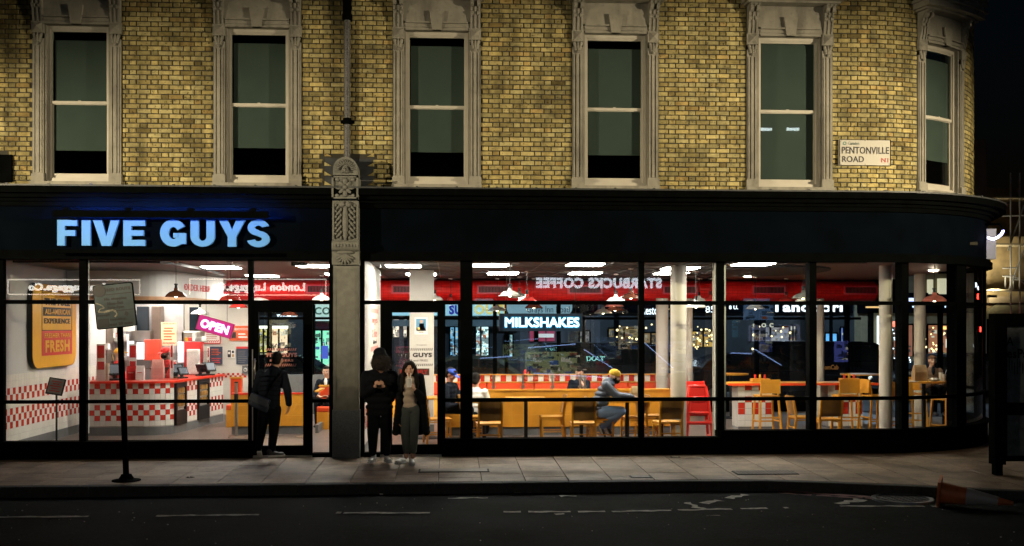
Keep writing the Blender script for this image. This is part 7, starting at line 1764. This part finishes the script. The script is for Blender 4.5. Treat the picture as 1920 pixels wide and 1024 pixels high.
for py in (372, 459, 545): z = ZA(py, 16, YS - 1); MB().box(XA(1862 if py < 400 else 1852, YS - 1), XA(1990, YS - 1), YS - 1.3, YS - .3, z, z + .06).build('scaffold_board', mat('grey_plank', (.22, .19, .13), .8), sb)
for px in (1846, 1895, 1912): b = MB(); X = XA(px, YS - 1.2); b.cyl((X, YS - 1.2, 0), (X, YS - 1.2, ZA(330, 16, YS)), .035, n=8); b.build('scaffold_pole', mat('galvanised', (.32, .33, .34), .4, metal=.7), sb)
for (p0, q0, p1, q1) in ((1890, 548, 1919, 470), (1880, 503, 1908, 502), (1880, 518, 1905, 517), (1865, 405, 1919, 404), (1890, 470, 1920, 385)): b = MB(); b.cyl(PT(p0, q0, YS - 1.2), PT(p1, q1, YS - 1.2), .03, n=6); b.build('scaffold_pole', MATS['galvanised'], sb)
MB().box(XA(1845, YS), XA(1990, YS), YS - .4, YS - .004, ZA(568, 16, YS), ZA(556, 16, YS)).build('string_course', mat('dull_stone', (.15, .12, .08), .9), sb)
b = MB(); c0 = PT(1893, 600, YS - .1); b.prism([(c0.x + 1.0 * cos(pi * k / 14), c0.z + .75 * sin(pi * k / 14)) for k in range(15)], YS - .12, YS - .004); b.build('arched_fanlight', mat('fanlight', (.14, .13, .08), .7), sb)
b = MB(); b.box(XA(1845, YS), XA(1990, YS), YS - .3, YS - .004, 0, ZA(598, 16, YS)); b.build('dark_shopfront', BLACK, sb)
fl = thing('flood_lamp', PT(1860, 552, YS - 1.6), 'warm floodlight washing the scaffolded wall at the far right', 'lamp'); p = PT(1860, 553, YS - 1.6); b = MB(); b.box(p.x - .15, p.x + .15, p.y - .1, p.y + .1, p.z - .1, p.z); b.build('housing', DARK, fl)
L = bpy.data.lights.new('flood_light', 'SPOT'); L.energy = 1000; L.color = (1, .86, .55); L.spot_size = radians(150); L.spot_blend = 1; L.shadow_soft_size = .1; o = bpy.data.objects.new('flood_light', L); C.objects.link(o); o.parent = fl; o.location = (0, 0, .06); o.rotation_euler = (radians(125), 0, 0)
for px, py in ((1885, 540), (1900, 545)): b = MB(); q = PT(px, py, YS - .9); b.tube([q, q + Vector((0, 0, .45)), q + Vector((.5, 0, .4)), q + Vector((.9, 0, .05))], .03, 6); b.build('white_bracket', MATS['galvanised'], sb)
# ============================================================ BUS SHELTER END PANEL
YK = -2.2; X0 = XA(1859, YK); sh = thing('bus_shelter', (X0, YK, -.04), 'dark bus shelter end panel with scratched graffiti glass at the right edge', 'bus shelter')
zt, zb = ZA(588, X0, YK), ZA(862, X0, YK); X2 = X0 + 1.7
b = MB(); b.box(X0, X0 + .16, YK - .1, YK + .08, ZA(870, X0, YK), zt); b.box(X0 + .03, X0 + .13, YK - .07, YK + .05, -.045, ZA(870, X0, YK)); b.build('corner_post', BLACK, sh)
MB().box(X0 + .16, X2, YK - .06, YK + .06, ZA(612, X0, YK), zt).build('head_rail', BLACK, sh); MB().box(X0 + .16, X2, YK - .05, YK + .05, ZA(778, X0, YK), ZA(755, X0, YK)).build('middle_rail', BLACK, sh)
MB().box(X0 + .16, X2, YK - .05, YK + .05, zb - .02, ZA(855, X0, YK)).build('bottom_rail', BLACK, sh); MB().box(X0 + .16, X0 + .20, YK - .055, YK + .02, ZA(855, X0, YK), ZA(612, X0, YK)).build('inner_stile', BLACK, sh)
SG = mat('scratched_panel', (.05, .06, .062), .5, var=.5, vs=10, bump=.3, bs=30)
MB().box(X0 + .20, X2, YK - .01, YK + .01, ZA(755, X0, YK), ZA(612, X0, YK)).build('upper_panel', SG, sh); MB().box(X0 + .20, X2, YK - .01, YK + .01, ZA(855, X0, YK), ZA(778, X0, YK)).build('lower_panel', SG, sh)
b = MB(); text(b, 'NesPs', (XA(1898, YK), YK - .013, ZA(663, X0, YK)), .42, .13, .004, .02); text(b, 'A', (XA(1893, YK), YK - .013, ZA(640, X0, YK)), .10, .12, .004, 0)
for k in range(9): x = XA(1876 + k * 5, YK); z = ZA(672 + (k % 3) * 4, X0, YK); b.box(x, x + .008, YK - .014, YK - .011, z - random.uniform(.05, .25), z)
b.build('graffiti', BLACK, sh)
MB().box(XA(1872, YK), XA(1884, YK), YK - .016, YK - .01, ZA(617, X0, YK), ZA(615, X0, YK)).build('chrome_strip', emis('strip_highlight', (.4, .6, .7), .5), sh)  # strip glows faintly in place of a highlight on the chrome
# ============================================================ SIGN POST (RED ROUTE)
Xp, Yp_ = XA(236, -1.95), -2.05; zb = gz(Yp_); base = Vector((XA(237, Yp_), Yp_, zb)); topp = PT(222, 540, Yp_)
sp = thing('red_route_sign', base, 'leaning black pole with a grey RED ROUTE no stopping sign, stickers torn', 'sign')
b = MB(); b.cyl(base, topp, .040, n=16); b.build('pole', BLACK, sp, smooth='auto'); b = MB(); b.lathe([(.19, 0), (.19, .012), (.10, .03), (.065, .09), (.001, .09)], base, 20); b.build('base_plate', BLACK, sp)
b = MB(); b.cyl(topp, topp + (topp - base).normalized() * .06, .044, n=12); b.build('pole_cap', BLACK, sp)
cs = PT(215.5, 573.5, Yp_ - .06); sc = dep(cs.x, cs.y) / F; MS = Matrix.Translation(cs) @ Matrix.Rotation(radians(-6.2), 4, 'Y')
SGN = mat('sign_unlit_grey', (.065, .082, .086), .7, var=.2, vs=6, spec=.1); w_, h_ = 74 * sc, 83 * sc  # face colour lowered to stand in for a face out of the light
def sp_prism(poly, y0, y1, m, name):
    b = MB(); b.prism(poly, y0, y1); b.V = [tuple(MS @ Vector(v)) for v in b.V]; return b.build(name, m, sp)
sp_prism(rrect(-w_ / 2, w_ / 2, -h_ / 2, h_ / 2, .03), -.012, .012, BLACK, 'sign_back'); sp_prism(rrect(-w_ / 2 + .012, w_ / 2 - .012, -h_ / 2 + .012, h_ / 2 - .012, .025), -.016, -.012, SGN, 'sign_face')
def st(s, u, v, ww, hh, bold=.055): 
    b = MB(); text(b, s, (u * w_, -.018, v * h_), ww * w_, hh * h_, .003, bold); b.V = [tuple(MS @ Vector(q)) for q in b.V]; return b
for s, u, v, ww, hh in (('RED ROUTE', .14, .37, .60, .075), ('No stopping', .04, .155, .56, .085), ('Mon-Sat', .02, .06, .40, .075), ('7am-7pm', .02, -.04, .42, .075), ('Except', -.30, -.19, .32, .07), ('loading', .05, -.31, .38, .07), ('max 20 mins', .12, -.41, .58, .075)): st(s, u, v, ww, hh).build('lettering', PBLK, sp)
for v in (.265, -.115): sp_prism([(-w_ / 2 + .012, v * h_ - .006), (w_ / 2 - .012, v * h_ - .006), (w_ / 2 - .012, v * h_ + .006), (-w_ / 2 + .012, v * h_ + .006)], -.019, -.016, PBLK, 'divider_line')
sp_prism([(-.34 * w_ + .085 * cos(k * pi / 10), .37 * h_ + .085 * sin(k * pi / 10)) for k in range(20)], -.020, -.016, PBLK, 'round_symbol')
sp_prism([(-w_ * .46, -h_ * .46), (-w_ * .18, -h_ * .46), (-w_ * .18, -h_ * .27), (-w_ * .46, -h_ * .27)], -.019, -.016, PBLK, 'loading_symbol'); sp_prism([(w_ * .22, -h_ * .22), (w_ * .29, -h_ * .26), (w_ * .33, -h_ * .19), (w_ * .26, -h_ * .14)], -.019, -.016, PBLK, 'arrow_symbol')
b = MB(); random.seed(4)   # torn pale sticker remains
pts = [(-.46, .10), (-.38, .07), (-.30, .03), (-.26, -.03), (-.36, -.04), (-.42, -.10), (-.28, -.12), (-.14, -.10), (-.04, -.09), (.02, -.14), (.04, -.20), (-.02, -.25)]
for (u, v), (u2, v2) in zip(pts, pts[1:]): b.bar((u * w_, -.0185, v * h_), (u2 * w_, -.0185, v2 * h_), random.uniform(.010, .03), .003)
b.V = [tuple(MS @ Vector(q)) for q in b.V]; b.build('torn_sticker', mat('sticker_cream', (.24, .225, .17), .7, var=.5, vs=30), sp)
# ============================================================ TRAFFIC CONE lying at the kerb
cx0, cy0 = onroad(1757, 948); cn = thing('traffic_cone', (cx0, cy0, RZ), 'orange and white traffic cone lying on its side by the kerb', 'cone')
CO = mat('cone_orange', (.34, .085, .02), .55, var=.2, vs=8); CW = mat('cone_sleeve', (.26, .25, .25), .35, var=.15)
pa = Vector((cx0 + .03, cy0, RZ + .165)); pb = Vector(PT(1900, 944, cy0 - .42)); ax = (pb - pa).normalized(); L_ = (pb - pa).length; Mx = ax.to_track_quat('Z', 'X').to_matrix()
def cseg(u0, u1, r0, r1, m, nm): b = MB(); b.cyl(pa + ax * L_ * u0, pa + ax * L_ * u1, r0, r1, n=28); b.build(nm, m, cn, smooth='auto')
cseg(.0, .38, .140, .105, CO, 'lower_body'); cseg(.37, .80, .109, .055, CW, 'reflective_sleeve'); cseg(.80, 1.0, .050, .024, CO, 'tip')
M4 = Matrix.Translation(pa) @ Mx.to_4x4(); b = MB(); b.obox(M4 @ Matrix.Rotation(radians(8), 4, 'Z'), .35, .35, .035); b.build('square_base', CO, cn)
